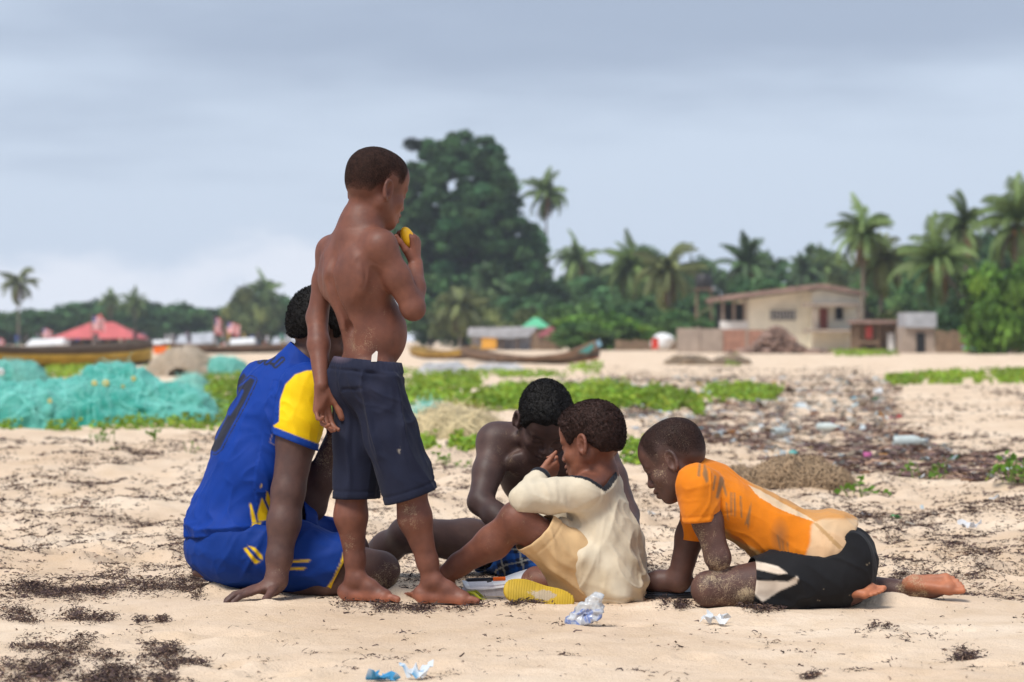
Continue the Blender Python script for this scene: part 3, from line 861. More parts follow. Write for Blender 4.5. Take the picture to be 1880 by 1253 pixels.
def build_trees():
    # the great cotton tree
    Y = 300.0; s = Y / FPX; rng = np.random.default_rng(77)
    cx = 868
    e = empty('cotton_tree', (Q(cx, 600, Y)[0], Y, 0))
    cl = []
    dome = [(842, 356, 104, 112, 150), (790, 372, 58, 70, 40), (905, 345, 50, 62, 34), (872, 480, 128, 100, 190), (945, 500, 58, 80, 60), (790, 500, 60, 90, 50), (756, 440, 36, 70, 36), (870, 570, 120, 50, 60)]
    for x, y, rx, ry, n in dome:
        for _ in range(int(n * 1.35)):
            a = rng.uniform(0, 6.28); q = rng.random() ** .46
            p = Q(x + rx * q * math.cos(a), y + ry * q * math.sin(a), Y) - np.array([Q(cx, 0, Y)[0], Y, 0])
            p[1] = rng.normal() * 4.2 - 1.5
            k = rng.uniform(.75, 1.5)
            cl.append((p, (k, k * 1.2, k * .60)))
    lob = dome
    # sky shows through the crown in a few places
    holes = [(830, 345, 4, 10), (898, 392, 1, 1)]
    def clear(p):
        X = 940 + (p[0] + Q(cx, 0, Y)[0]) / Y * FPX; Z = 626.5 - (p[2] - CAM_H) / Y * FPX
        return all(((X - a) / (c + 12)) ** 2 + ((Z - b) / (d + 9)) ** 2 > 1 for a, b, c, d in holes)
    cl = [c for c in cl if clear(c[0])]
    link('crown', crown_mesh('crown', cl, 110, .46, (.060, .135, .050), rng, .30), M_leaf, e)
    t = MB(); t.tube([(0, 0, -.5), (.2, 0, 6), (0, 0, 13)], [1.5, 1.0, .8], 10)
    for x, y, rx, ry, _ in lob:
        p = Q(x, y + 8, Y) - np.array([Q(cx, 0, Y)[0], Y, 0]); p[1] = rng.normal() * 2
        s0 = np.array([0, 0, rng.uniform(8, 13)]); t.tube([s0, s0 * .45 + p * .55 + np.array([0, 0, -1.2]), p], [.5, .32, .12], 6)
    t.build('trunk', M_bark, e, True)
    tag(e, 'huge dark green cotton tree towering above the far village', 'tree')
    V = [tree_variant(101, 9, 8, (.088, .175, .060)), tree_variant(102, 8, 9, (.095, .175, .048)), tree_variant(103, 6, 9, (.13, .25, .038), 66), tree_variant(104, 10, 9, (.076, .165, .062), 70), tree_variant(105, 7, 8, (.125, .165, .062))]
    def bt(x, top, Y, w, v, label, group, rz=0.0):
        """tree whose crown top is seen at (x, top), crown w px wide"""
        H = Q(x, top, Y)[2]; wv = (8, 9, 9, 9, 8)[v]; hv = (9, 8, 6, 10, 7)[v]
        sc = (w / FPX * Y) / wv
        return place_tree('tree', *V[v], (Q(x, 600, Y)[0], Y, 0), sc, rz, label, 'tree', group, (H / hv / .98) / sc)
    L = [(20, 572, 420, 120, 0, 'dark tree at the left end of the far tree line'), (75, 566, 410, 90, 3, 'bushy dark tree right of the lone far palm'), (130, 560, 420, 80, 0, 'dark tree left of the red-roofed pavilion'),
         (172, 550, 430, 90, 3, 'dark tree rising behind the peak of the red pavilion roof'), (228, 556, 425, 85, 0, 'dark tree behind the right slope of the red roof'), (285, 560, 420, 90, 3, 'dark tree right of the red pavilion, nearer one'),
         (335, 556, 430, 95, 0, 'rounded dark tree between the pavilion and the white roof'), (392, 562, 425, 90, 3, 'dark tree behind the pair of flags'), (462, 528, 380, 75, 4, 'tall grey-green tree left of the kneeling youth'),
         (505, 538, 385, 80, 0, 'darker tree close beside the kneeling youth\'s head'), (560, 560, 400, 90, 3, 'tree hidden behind the kneeling youth'),
         (790, 500, 290, 110, 0, 'dark tree under the left side of the great crown'), (850, 528, 262, 100, 4, 'pale feathery bush tree below the great crown'), (905, 488, 280, 100, 0, 'grey-green tree below the centre of the great crown'),
         (960, 540, 270, 110, 3, 'dark tree right of the pale feathery bush'), (1000, 566, 235, 110, 4, 'yellowish green tree behind the green roof'), (1050, 555, 225, 110, 1, 'mid green tree behind the beached boat\'s prow'),
         (1090, 575, 195, 110, 2, 'bright green bush near the boat prow'), (1150, 590, 190, 95, 2, 'bright green bush left of the white tarpaulin'), (1115, 545, 230, 110, 0, 'dark tree between two palms in the middle'),
         (1190, 560, 225, 110, 0, 'dark bushy tree below the tallest middle palms'), (1250, 570, 200, 90, 1, 'green bushes left of the water tank'), (1290, 585, 185, 80, 0, 'low dark bush beneath the water tank'),
         (1385, 505, 230, 100, 3, 'dark rounded tree behind the left end of the house roof'), (1420, 525, 235, 70, 1, 'green bush tree touching the house roof'), (1520, 505, 300, 95, 0, 'dim tree behind the house ridge'),
         (1560, 500, 260, 90, 4, 'olive tree behind the right end of the house'), (1640, 475, 240, 110, 1, 'green tree between house palms and leaning palm'), (1690, 500, 220, 110, 0, 'dark tree behind the shacks'),
         (1740, 455, 260, 120, 4, 'olive tree high behind the leaning palm'), (1800, 430, 250, 120, 4, 'tall olive tree near the right edge'), (1860, 450, 240, 120, 0, 'tall dark tree at the right edge'),
         (1835, 485, 135, 110, 2, 'glossy green tree in front at the right edge'), (1800, 540, 150, 90, 3, 'dark tree behind the leaning palm trunk'), (1885, 500, 140, 80, 3, 'dark tree cut off by the right edge')]
    L += [(1035, 520, 300, 110, 0, 'dim tree behind the windswept palm right of the tallest palm'), (1110, 500, 280, 110, 3, 'tall dark tree between the middle palms, farthest one'), (1200, 510, 270, 120, 0, 'tall dark tree behind the palm with hanging dead fronds'),
          (1265, 535, 250, 90, 3, 'dark tree just left of the water tank stand'), (1075, 590, 185, 90, 1, 'green bush behind the boat prow, nearest one'), (1660, 455, 255, 120, 3, 'tall dark tree left of the leaning palm crown'), (1705, 470, 235, 120, 1, 'green tree behind the leaning palm crown'),
          (1775, 470, 215, 120, 3, 'dark tree below the upright palm'), (1830, 415, 265, 140, 3, 'highest dark tree near the right edge'), (1600, 520, 225, 110, 3, 'dark tree behind the pair of house palms'), (1645, 570, 165, 90, 4, 'olive bush behind the rusty shack'), (1745, 575, 160, 100, 3, 'dark bush behind the zinc shack'),
          (1455, 540, 260, 90, 0, 'dim tree behind the middle of the house roof'), (1340, 548, 240, 90, 0, 'dark tree between water tank and house')]
    for i, (x, top, Y, w, v, lab) in enumerate(L):
        w *= 1.3
        bt(x, top, Y, w, v, lab, 'trees beyond the beach', i * 1.7)
    # far woodland that closes the view behind the single trees
    def wood(name, label, x0, x1, Y, top, seed, col):
        r = np.random.default_rng(seed); cl = []; X0 = Q(x0, 600, Y)[0]; k = Y / FPX
        for _ in range(int((x1 - x0) * .75)):
            x = r.uniform(x0, x1); t = top + 16 * math.sin(x * .021 + seed) + 12 * math.sin(x * .057 + 1.3 * seed) + r.normal() * 5
            y = t + (640 - t) * r.random() ** 1.3; q = r.uniform(.8, 1.7); p = Q(x, y, Y); cl.append(((p[0] - X0, r.normal() * 3, max(.5, p[2])), (q, q, q * .75)))
        o = link(name, crown_mesh(name, cl, 70, .5, col, r, .3), M_leaf); o.location = (X0, Y, 0); tag(o, label, 'woodland', kind='stuff')
    wood('woodland', 'far woodland behind the palms and the house', 985, 2750, 325., 488, 5, (.095, .170, .062))
    wood('woodland', 'low far woodland behind the market at the left', -900, 600, 450., 578, 6, (.065, .125, .065))
    palm(1003, 358, 300, 48, 1, 'tallest slender palm right of the great cotton tree', rz=.5)
    palm(1062, 478, 290, 50, 0, 'palm leaning in the wind right of the tallest palm', base_x=1070, rz=1.0)
    palm(1160, 492, 235, 62, 0, 'middle palm with its left fronds swept back', rz=2.2)
    palm(1226, 498, 215, 68, 2, 'palm with hanging dead fronds left of the water tank', rz=.3)
    palm(1372, 492, 240, 62, 3, 'bushy oil palm above the left end of the house roof', rz=.2)
    palm(1478, 500, 300, 40, 3, 'small palm above the house, left one of two', rz=1.2)
    palm(1512, 492, 310, 40, 0, 'small palm above the house, right one of two', rz=2.1)
    palm(1582, 428, 165, 66, 0, 'tall windswept palm at the right end of the house', base_x=1586, rz=.2)
    palm(1622, 476, 168, 66, 2, 'palm with a ragged brown crown beside the house', base_x=1612, rz=1.4)
    palm(1722, 482, 150, 84, 1, 'leaning coconut palm with orange husks under its crown', base_x=1815, lean=-.25, rz=.7, coconuts=True, trunk=.15)
    palm(1772, 415, 175, 62, 1, 'upright palm behind the leaning coconut palm', rz=2.6)
    palm(1868, 412, 150, 88, 1, 'large palm cut off by the right edge', rz=1.1, coconuts=True)
    palm(34, 520, 400, 38, 2, 'lone palm above the far tree line at the left', rz=.4)
    palm(204, 556, 415, 26, 1, 'left of two small palms over the red pavilion', rz=1.7)
    palm(248, 556, 415, 28, 0, 'right of two small palms over the red pavilion', rz=2.9)
    palm(486, 535, 390, 38, 0, 'small palm beside the kneeling youth\'s head', rz=.9)
    palm(846, 566, 255, 50, 2, 'shaggy pale palm below the great crown', rz=1.9)
    palm(900, 522, 275, 44, 3, 'dark palm under the right of the great crown', rz=1.1)
build_trees()

# ---------------------------------------------------------------- the village
M_cream = plain('cream_plaster', (.86, .83, .70), .85, .12, 1.2, bump=.2)
M_roofbrown = plain('rusty_roof', (.30, .20, .17), .8, .3, 2)
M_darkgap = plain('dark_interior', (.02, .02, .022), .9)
M_white = plain('white_paint', (.72, .72, .72), .7, .1, 2)
M_redbrown = plain('red_brown_door', (.26, .07, .05), .7)
M_grey = plain('grey_concrete', (.36, .29, .24), .9, .2, 1.5, bump=.3)
M_zinc = plain('zinc_sheet', (.40, .41, .44), .5, .25, 1.5)
M_wood = plain('weathered_wood', (.22, .15, .10), .85, .35, 3)
M_brickred = plain('brick_red', (.34, .18, .13), .9, .3, 3)
def bx(x0, x1, y0, y1, Y, d, back=0.0):
    """box seen between those pixels at distance Y, d deep: centre and size"""
    a = Q(x0, y1, Y); b = Q(x1, y0, Y)
    return ((a[0] + b[0]) / 2, Y + d / 2 + back, (a[2] + b[2]) / 2), (b[0] - a[0], d, b[2] - a[2])
def off(c, o): return tuple(np.asarray(c) - np.array(o.location))
def house():
    Y = 170.0
    e = empty('village_house', (Q(1452, 600, Y)[0], Y, 0))
    def part(name, x0, x1, y0, y1, d, mat, back=0.0, par=None):
        c, s_ = bx(x0, x1, y0, y1, Y, d, back); return MB().box(off(c, e), s_).build(name, mat, par or e)
    def gable(name, pts, d, mat, back=0.0, par=None):
        P = [off(Q(x, y, Y), e) for x, y in pts]; n = len(P)
        V = [(p[0], back, p[2]) for p in P] + [(p[0], back + d, p[2]) for p in P]
        F = [list(range(n)), list(range(2 * n - 1, n - 1, -1))] + [[(i + 1) % n, i, i + n, (i + 1) % n + n] for i in range(n)]
        return MB().add(V, F).build(name, mat, par or e)
    gable('wall', [(1375, 646), (1375, 549), (1487, 533), (1487, 646)], 9, M_cream)
    gable('wall', [(1487, 646), (1487, 536), (1503, 532), (1580, 546), (1580, 646)], 8, M_cream, -1.2)
    gable('roof', [(1318, 553), (1316, 545), (1502, 522), (1586, 537), (1586, 545), (1502, 530)], 12, M_roofbrown, -2.0)
    part('verandah_shade', 1322, 1375, 556, 646, .3, M_darkgap, 3.0)  # near-black panel paints the shade inside the open verandah
    for x in (1326, 1346, 1366): part('post', x, x + 4, 552, 646, .25, M_grey, .2)
    part('railing', 1322, 1374, 590, 606, .12, M_white, .1)
    w = part('window', 1414, 1461, 569, 588, .08, M_darkgap, -.09)
    for i in range(8): part('bar', 1416 + i * 6, 1418 + i * 6, 570, 587, .05, M_white, -.16, w)
    part('window_frame', 1412, 1463, 566, 569, .2, M_cream, -.2)
    part('canopy', 1468, 1566, 558, 564, 1.8, M_grey, -3.0)
    part('door', 1500, 1515, 567, 607, .1, M_redbrown, -1.32)
    w2 = part('window', 1529, 1543, 565, 588, .08, M_darkgap, -1.3)
    part('sill', 1527, 1545, 588, 590, .2, M_white, -1.42, w2)
    for x in (1484, 1563): part('post', x, x + 5, 564, 607, .25, M_grey, -2.9)
    part('porch', 1470, 1566, 605, 611, 1.7, M_grey, -2.95)
    tag(e, 'cream plastered house with a low brown gable roof and barred window', 'house')
house()
def simple(name, label, cat, specs, origin, Y, group=None):
    """specs: (part name, x0,x1,y0,y1, depth, back, material)"""
    e = empty(name, (Q(*origin, Y)[0], Y, 0))
    for nm, x0, x1, y0, y1, d, bk, mt in specs:
        c, s_ = bx(x0, x1, y0, y1, Y, d, bk); MB().box(off(c, e), s_).build(nm, mt, e)
    return tag(e, label, cat, group)
M_awning_shade = plain('awning_shade', (.10, .10, .12), .9, .6, 1.3)
def village():
    # compound wall: panels of blocks between posts
    Y = 147.0
    e = empty('compound_wall', (Q(1330, 640, Y)[0], Y, 0))
    for i, (x0, x1, t, m) in enumerate([(1243, 1284, 603, M_grey), (1284, 1326, 604, M_grey), (1326, 1372, 605, M_brickred), (1372, 1420, 606, M_brickred)]):
        c, s_ = bx(x0, x1 - 1, t, 648, Y, .25); MB().box(off(c, e), s_).build('wall_panel', m, e)
        c, s_ = bx(x1 - 3, x1 + 1, t - 2, 648, Y, .4, -.08); MB().box(off(c, e), s_).build('pillar', M_grey, e)
    tag(e, 'long grey and brown compound wall in front of the house', 'wall')
    # heap of loose red bricks
    rng = np.random.default_rng(3); Yb = 141.0
    e = empty('brick_heap', (Q(1425, 648, Yb)[0], Yb, 0)); b = MB()
    s_ = Yb / FPX
    for _ in range(700):
        x = rng.normal(0, 30); top = 44 * math.exp(-(x / 34) ** 2) + 4
        hgt = rng.random() ** .6 * top
        R = np.array(Matrix.Rotation(rng.uniform(0, 6.28), 3, 'Z') @ Matrix.Rotation(rng.normal() * .5, 3, 'X'))
        k = rng.uniform(.6, 1.25)
        b.box((x * s_, rng.normal() * .5 * (1 - hgt / 70), hgt * s_), (.42, .22, .18), R=R, col=(.30 * k, .20 * k, .16 * k))
    o = b.build('bricks', attr_mat('loose_brick', .9, .2, 3), e, color=True); o['kind'] = 'stuff'
    tag(e, 'heap of loose red bricks in front of the compound wall', 'brick heap')
    # water tank on a stand
    Y = 185.0; e = empty('water_tank', (Q(1292, 640, Y)[0], Y, 0)); t = MB()
    z0, z1 = Q(0, 530, Y)[2], Q(0, 503, Y)[2]
    t.tube([(0, 0, z0), (0, 0, z0 + .05), (0, 0, z1 - .12), (0, 0, z1)], [.60, .64, .64, .4], 14); t.build('tank', plain('black_plastic', (.03, .028, .03), .5), e, True)
    for a, b_ in ((-.6, -.6), (.6, -.6), (.6, .6), (-.6, .6)): MB().tube([(a, b_, 0), (a * .9, b_ * .9, z0)], .06, 5).build('leg', M_wood, e)
    MB().box((0, 0, z0 - .06), (1.6, 1.6, .1)).build('platform', M_wood, e)
    for z in (1.2, 2.6): MB().tube([(-.6, -.6, z), (.6, -.6, z + .9)], .035, 4).build('brace', M_wood, e)
    tag(e, 'dark water tank on a wooden stand left of the house', 'water tank')
    # shacks right of the house
    simple('market_shack', 'open shack with a rusty roof right of the house', 'shack', [('roof', 1568, 1664, 588, 594, 3.5, -.5, M_roofbrown), ('back_wall', 1572, 1660, 594, 648, .2, 2.4, M_wood), ('post', 1573, 1576, 594, 648, .15, 0, M_wood),
           ('post', 1612, 1615, 594, 648, .15, 0, M_wood), ('post', 1655, 1658, 594, 648, .15, 0, M_wood), ('counter', 1576, 1612, 626, 632, .8, 0, M_wood), ('cloth', 1590, 1602, 600, 622, .05, .1, plain('red_cloth', (.5, .08, .07))), ('cloth', 1630, 1642, 612, 646, .05, .1, M_white)], (1615, 640), 150.0)
    simple('zinc_shack', 'small shack with a pale zinc roof beneath the leaning palm', 'shack', [('wall', 1658, 1716, 600, 648, 2.5, 0, M_grey), ('roof', 1662, 1718, 574, 602, 3.2, -.3, M_zinc), ('doorway', 1682, 1698, 612, 648, .06, -.07, M_darkgap)], (1688, 640), 146.0)
    simple('plank_fence', 'dark plank fence behind the bushes at the right edge', 'fence', [('board', 1718 + i * 9, 1726 + i * 9, 606 + (i * 7) % 5, 648, .08, 0, M_wood) for i in range(19)], (1800, 640), 143.0)
    simple('plank_fence', 'low dark fence behind the boat prow', 'fence', [('board', 1130 + i * 8, 1137 + i * 8, 624 + (i * 5) % 4, 644, .08, 0, M_wood) for i in range(14)], (1185, 640), 165.0)
    # white tarpaulin, red cloth
    e = empty('white_tarpaulin', (Q(1218, 640, 160)[0], 160, 0)); S = Field()
    S.ell((0, 0, .75), (.70, .8, .40), k=.1); S.ell((-.2, 0, .4), (.65, .8, .35), k=.2); V, F = S.mesh(.09, 1); V = V + normals(V, F) * (.07 * vnoise(V, 3, 1))[:, None]
    link('sheet', mesh_from('sheet', V + np.array([0, 0, .1]), F, True), M_white, e); tag(e, 'white tarpaulin bundle left of the compound wall', 'tarpaulin')
    simple('red_water_drum', 'small bright red drum left of the compound wall', 'drum', [('body', 1197, 1209, 622, 641, .4, 0, plain('red_paint', (.6, .05, .03))), ('lid', 1198, 1208, 620, 622, .36, .02, M_darkgap)], (1203, 640), 150.0)
    # sheds in the middle
    Y = 190.0
    e = empty('long_shed', (Q(915, 640, Y)[0], Y, 0))
    def prism(name, pts, d, mat, back=0.0):
        P = [off(Q(x, y, Y), e) for x, y in pts]; n = len(P)
        V = [(p[0], back, p[2]) for p in P] + [(p[0], back + d, p[2]) for p in P]
        return MB().add(V, [list(range(n)), list(range(2 * n - 1, n - 1, -1))] + [[(i + 1) % n, i, i + n, (i + 1) % n + n] for i in range(n)]).build(name, mat, e)
    prism('roof', [(858, 618), (860, 602), (988, 600), (972, 618), (940, 622)], 4.0, M_zinc)
    for x in (866, 892, 920, 948, 974): prism('post', [(x, 646), (x, 615), (x + 3, 615), (x + 3, 646)], .15, M_wood, .3)
    prism('back_wall', [(864, 646), (864, 616), (978, 616), (978, 646)], .2, plain('pale_wall', (.50, .50, .55), .9, .4, 1.0), 2.5)
    prism('panel', [(884, 641), (884, 620), (912, 620), (912, 641)], .15, plain('orange_panel', (.75, .38, .06), .8), .1)
    tag(e, 'long shed with a pale metal roof behind the beached boat', 'shed')
    for (x0, x1, yt, yb, Y, mat, lab) in ((955, 1012, 584, 602, 200., plain('green_roof_paint', (.12, .48, .27), .6), 'hut with a bright green pyramid roof behind the long shed'),
                                          (985, 1034, 600, 618, 188., plain('maroon_roof', (.26, .07, .08), .7), 'hut with a dull maroon roof right of the long shed')):
        e = empty('hut', (Q((x0 + x1) / 2, 640, Y)[0], Y, 0)); w = (x1 - x0) / FPX * Y / 2; za, zb = Q(0, yt, Y)[2], Q(0, yb, Y)[2]
        MB().add([(-w, -w, zb), (w, -w, zb), (w, w, zb), (-w, w, zb), (-.15 * w, 0, za), (.15 * w, 0, za)], [[0, 1, 5, 4], [1, 2, 5], [2, 3, 4, 5], [3, 0, 4], [3, 2, 1, 0]]).build('roof', mat, e)
        MB().box((0, 0, zb / 2 - .02), (w * 1.7, w * 1.7, zb)).build('wall', M_wood, e)
        tag(e, lab, 'hut')
    # red pavilion on the left
    Y = 205.0; e = empty('pavilion', (Q(184, 640, Y)[0], Y, 0)); k = Y / FPX
    za, zb = Q(0, 592, Y)[2], Q(0, 622, Y)[2]; w = 80 * k; r0 = 16 * k
    rf = MB().add([(-w, -3.4, zb), (w, -3.4, zb), (w, 3.4, zb), (-w, 3.4, zb), (-r0, 0, za), (r0 * 1.6, 0, za)], [[0, 1, 5, 4], [1, 2, 5], [2, 3, 4, 5], [3, 0, 4], [3, 2, 1, 0]]).build('roof', plain('faded_red_roof', (.56, .13, .13), .7, .15, .8), e)
    MB().add([(-.55, -.55, za - .3), (.55, -.55, za - .3), (.55, .55, za - .3), (-.55, .55, za - .3), (0, 0, za + .75)], [[0, 1, 4], [1, 2, 4], [2, 3, 4], [3, 0, 4]]).build('cupola', plain('red_cupola', (.60, .14, .14), .7), rf)
    for i in range(7): MB().box((-w * .9 + i * w * .3, -3.0, zb / 2), (.16, .16, zb)).build('post', M_white if i % 2 else M_wood, e)
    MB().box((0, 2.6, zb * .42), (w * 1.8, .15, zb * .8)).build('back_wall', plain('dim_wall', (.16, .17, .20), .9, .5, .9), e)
    tag(e, 'open pavilion with a faded red hipped roof and little cupola', 'pavilion')
    def awning(x0, x1, yt, yb, Y, d, mat, lab, dark=True):
        e = empty('market_awning', (Q((x0 + x1) / 2, 640, Y)[0], Y, 0)); a, b = Q(x0, yb, Y), Q(x1, yt, Y); hw = (b[0] - a[0]) / 2
        zl, zr = a[2] * .35 + b[2] * .65, a[2] * .15 + b[2] * .85; ze = a[2]
        MB().add([(-hw, -d / 2, ze), (hw, -d / 2, ze + .15), (hw * .9, 0, zr), (-hw * .9, 0, zl), (hw, d / 2, ze + .15), (-hw, d / 2, ze), (-hw, -d / 2, ze - .12), (hw, -d / 2, ze + .03), (hw, d / 2, ze + .03), (-hw, d / 2, ze - .12)],
                 [[0, 1, 2, 3], [3, 2, 4, 5], [1, 4, 2], [5, 0, 3], [0, 6, 7, 1], [1, 7, 8, 4], [4, 8, 9, 5], [5, 9, 6, 0], [6, 9, 8, 7]]).build('sheet', mat, e)
        MB().box((0, d / 2 - .1, ze * .45), (2 * hw * .95, .08, ze * .85)).build('shade_sheet', M_awning_shade, e)  # dark sheet stands in for the shade beneath the awning
        for x in (-hw * .95, 0, hw * .95): MB().box((x, -d / 2 + .1, a[2] / 2 - .05), (.1, .1, a[2] - .1)).build('pole', M_wood, e)
        tag(e, lab, 'awning', 'market awnings on the far beach')
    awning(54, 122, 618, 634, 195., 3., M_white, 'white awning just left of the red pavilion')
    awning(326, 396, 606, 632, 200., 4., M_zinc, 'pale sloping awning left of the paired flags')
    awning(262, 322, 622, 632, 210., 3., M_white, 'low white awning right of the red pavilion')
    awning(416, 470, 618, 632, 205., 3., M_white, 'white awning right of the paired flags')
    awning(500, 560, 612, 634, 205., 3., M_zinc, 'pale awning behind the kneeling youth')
    simple('plastic_drum', 'bright orange drum lying before the far market', 'drum', [('body', 282, 306, 636, 650, .6, 0, plain('orange_plastic', (.80, .16, .02), .5)), ('lid', 306, 311, 637, 649, .5, .05, plain('yellow_plastic', (.75, .55, .03), .5))], (295, 645), 120.0)
    # flags: red and white stripes, blue canton with a star
    def flag(x, y, w, h_, Y, base, lab, rz):
        e = empty('flag', (Q(x, 640, Y)[0], Y, 0)); k = Y / FPX; top = Q(0, y, Y)[2]
        MB().tube([(0, 0, 0), (0, 0, top + .1)], .04, 5).build('pole', M_wood, e)
        V, F, C = [], [], []; n, m = 18, 11
        for i in range(n + 1):
            for j in range(m + 1):
                u, v = i / n, j / m; V.append((u * w * k, .25 * math.sin(u * 9 + v) * u, top - v * h_ * k - .25 * u * u))
        Fs, cols = [], {}
        for i in range(n):
            for j in range(m): Fs.append([i * (m + 1) + j, (i + 1) * (m + 1) + j, (i + 1) * (m + 1) + j + 1, i * (m + 1) + j + 1])
        me = mesh_from('cloth', V, Fs); me.materials.append(plain('flag_red', (.62, .05, .06))); me.materials.append(plain('flag_white', (.78, .75, .75))); me.materials.append(plain('flag_blue', (.02, .04, .22)))
        for q, p in enumerate(me.polygons):
            i, j = divmod(q, m); p.material_index = 2 if (i < 6 and j < 5) else (j % 2)
            if 2 <= i <= 3 and j == 2: p.material_index = 1
        o = link('cloth', me, None, e); o.rotation_euler = (0, 0, rz)
        tag(e, lab, 'flag', 'striped flags over the far market')
    flag(168, 580, 24, 26, 198., 0, 'striped red and white flag on the pavilion roof', .3)
    flag(393, 583, 18, 30, 195., 0, 'striped flag on the awning post, left of the pair', .7)
    flag(416, 592, 24, 20, 195., 0, 'striped flag on the awning post, right of the pair', -.1)
    flag(77, 603, 18, 16, 195., 0, 'small striped flag left of the pavilion', .2)
    flag(-6, 620, 14, 20, 195., 0, 'striped flag at the left edge of the picture', .3)
village()

def boat(name, label, p0, p1, beam, depth, sheer, cols, zbase=0.0, prow=0.0, planks=5):
    """wooden canoe from stern p0 to bow p1 on the ground"""
    p0, p1 = np.asarray(p0, float), np.asarray(p1, float); ax = unit(p1 - p0); L = np.linalg.norm(p1 - p0); sd_ = np.array([-ax[1], ax[0], 0])
    e = empty(name, tuple((p0 + p1) / 2)); mid = (p0 + p1) / 2
    n = 26
    def sect(t):
        w = beam * (max(0., 1 - abs(2 * t - 1) ** 2.6)) ** .8 + .03
        zk = sheer * abs(2 * t - 1) ** 3 * .6; zt = depth + sheer * abs(2 * t - 1) ** 2.2 + prow * max(0, t - .86) * 6
        return w, zk, zt
    def strake(j, t, out=0.0):
        w, zk, zt = sect(t); q = j / planks; a = q * math.pi / 2 * .96
        return (p0 - mid) + ax * (t * L) + sd_ * (w * math.sin(a) ** .8 + out) + np.array([0, 0, zk + (zt - zk) * (1 - math.cos(a))])
    for s in (1, -1):
        for j in range(planks):
            V, F = [], []
            for i in range(n + 1):
                for jj, o_ in ((j, .012 * j), (j + 1, .012 * j + .008)):
                    p = strake(jj, i / n, o_); d = (p - ((p0 - mid) + ax * (i / n * L))) @ sd_
                    V.append(p - sd_ * d * (1 - s)); 
            for i in range(n): F.append([2 * i, 2 * i + 2, 2 * i + 3, 2 * i + 1] if s < 0 else [2 * i, 2 * i + 1, 2 * i + 3, 2 * i + 2])
            ob = MB().add(V, F).build('plank', cols[j % len(cols)], e, True); md = ob.modifiers.new('thickness', 'SOLIDIFY'); md.thickness = .04; md.offset = 0
    for t in (.2, .4, .6, .8):
        w, zk, zt = sect(t); c = (p0 - mid) + ax * t * L + np.array([0, 0, zt - .12])
        MB().box(tuple(c), (.22, 2 * w * .97, .05), math.atan2(ax[1], ax[0])).build('thwart', M_wood, e)
    return tag(e, label, 'boat', 'wooden boats drawn up on the beach')
def boats():
    yel = plain('yellow_boat_paint', (.50, .33, .06), .6, .3, 2); brn = plain('brown_boat_wood', (.20, .13, .09), .8, .3, 2); dk = plain('dark_boat_wood', (.10, .075, .06), .8, .3, 2)
    teal = plain('teal_boat_paint', (.08, .26, .24), .6, .2, 2); pink = plain('pale_boat_wood', (.45, .34, .27), .8, .2, 2); blue = plain('blue_boat_paint', (.22, .40, .52), .6); red = plain('red_boat_paint', (.48, .12, .07), .6)
    g = G(0, 681)[1]
    boat('fishing_boat', 'long yellow wooden boat beyond the nets at the left', Q(-150, 668, g)* (1, 1, 0), Q(275, 668, g + 6) * (1, 1, 0), .85, .62, .20, [dk, dk, yel, yel, dk])
    boat('fishing_boat', 'brown wooden boat with a raised blue and red prow', Q(850, 668, 84) * (1, 1, 0), Q(1098, 668, 76) * (1, 1, 0), .5, .24, .34, [red, dk, dk, brn, brn], prow=.26)
    e = boat('fishing_boat', 'orange-sided boat whose stern shows left of the brown boat', Q(755, 660, 100) * (1, 1, 0), Q(880, 660, 96) * (1, 1, 0), .5, .34, .28, [brn, dk, brn, yel, plain('orange_boat_paint', (.30, .19, .07), .6)])
    # painted prow boards of the brown boat
    c = Q(1098, 668, 76) * (1, 1, 0)
    pr = empty('prow_board', tuple(c)); 
    MB().add([(-.65, 0, .38), (-.30, 0, .36), (.06, 0, .72), (-.04, 0, .76), (-.65, .05, .38), (-.30, .05, .36), (.06, .05, .72), (-.04, .05, .76)], [[0, 1, 2, 3], [7, 6, 5, 4], [0, 4, 5, 1], [1, 5, 6, 2], [2, 6, 7, 3], [3, 7, 4, 0]]).build('board', teal, pr)
    MB().box((.02, .02, .66), (.14, .06, .20), R=np.array(Matrix.Rotation(-.5, 3, 'Y'))).build('tip', blue, pr)
    tag(pr, 'teal and pale blue prow board at the tip of the brown boat', 'prow board')
    boat('fishing_boat', 'dark low boat hull before the market beside the kneeling youth', Q(300, 650, 140) * (1, 1, 0), Q(540, 650, 150) * (1, 1, 0), .7, .45, .25, [dk, brn, dk, brn, brn])
    boat('fishing_boat', 'small heaped boat at the right end of the far sand', Q(1768, 650, 137) * (1, 1, 0), Q(1856, 650, 135) * (1, 1, 0), .6, .3, .15, [brn, dk, pink, brn, blue])
boats()

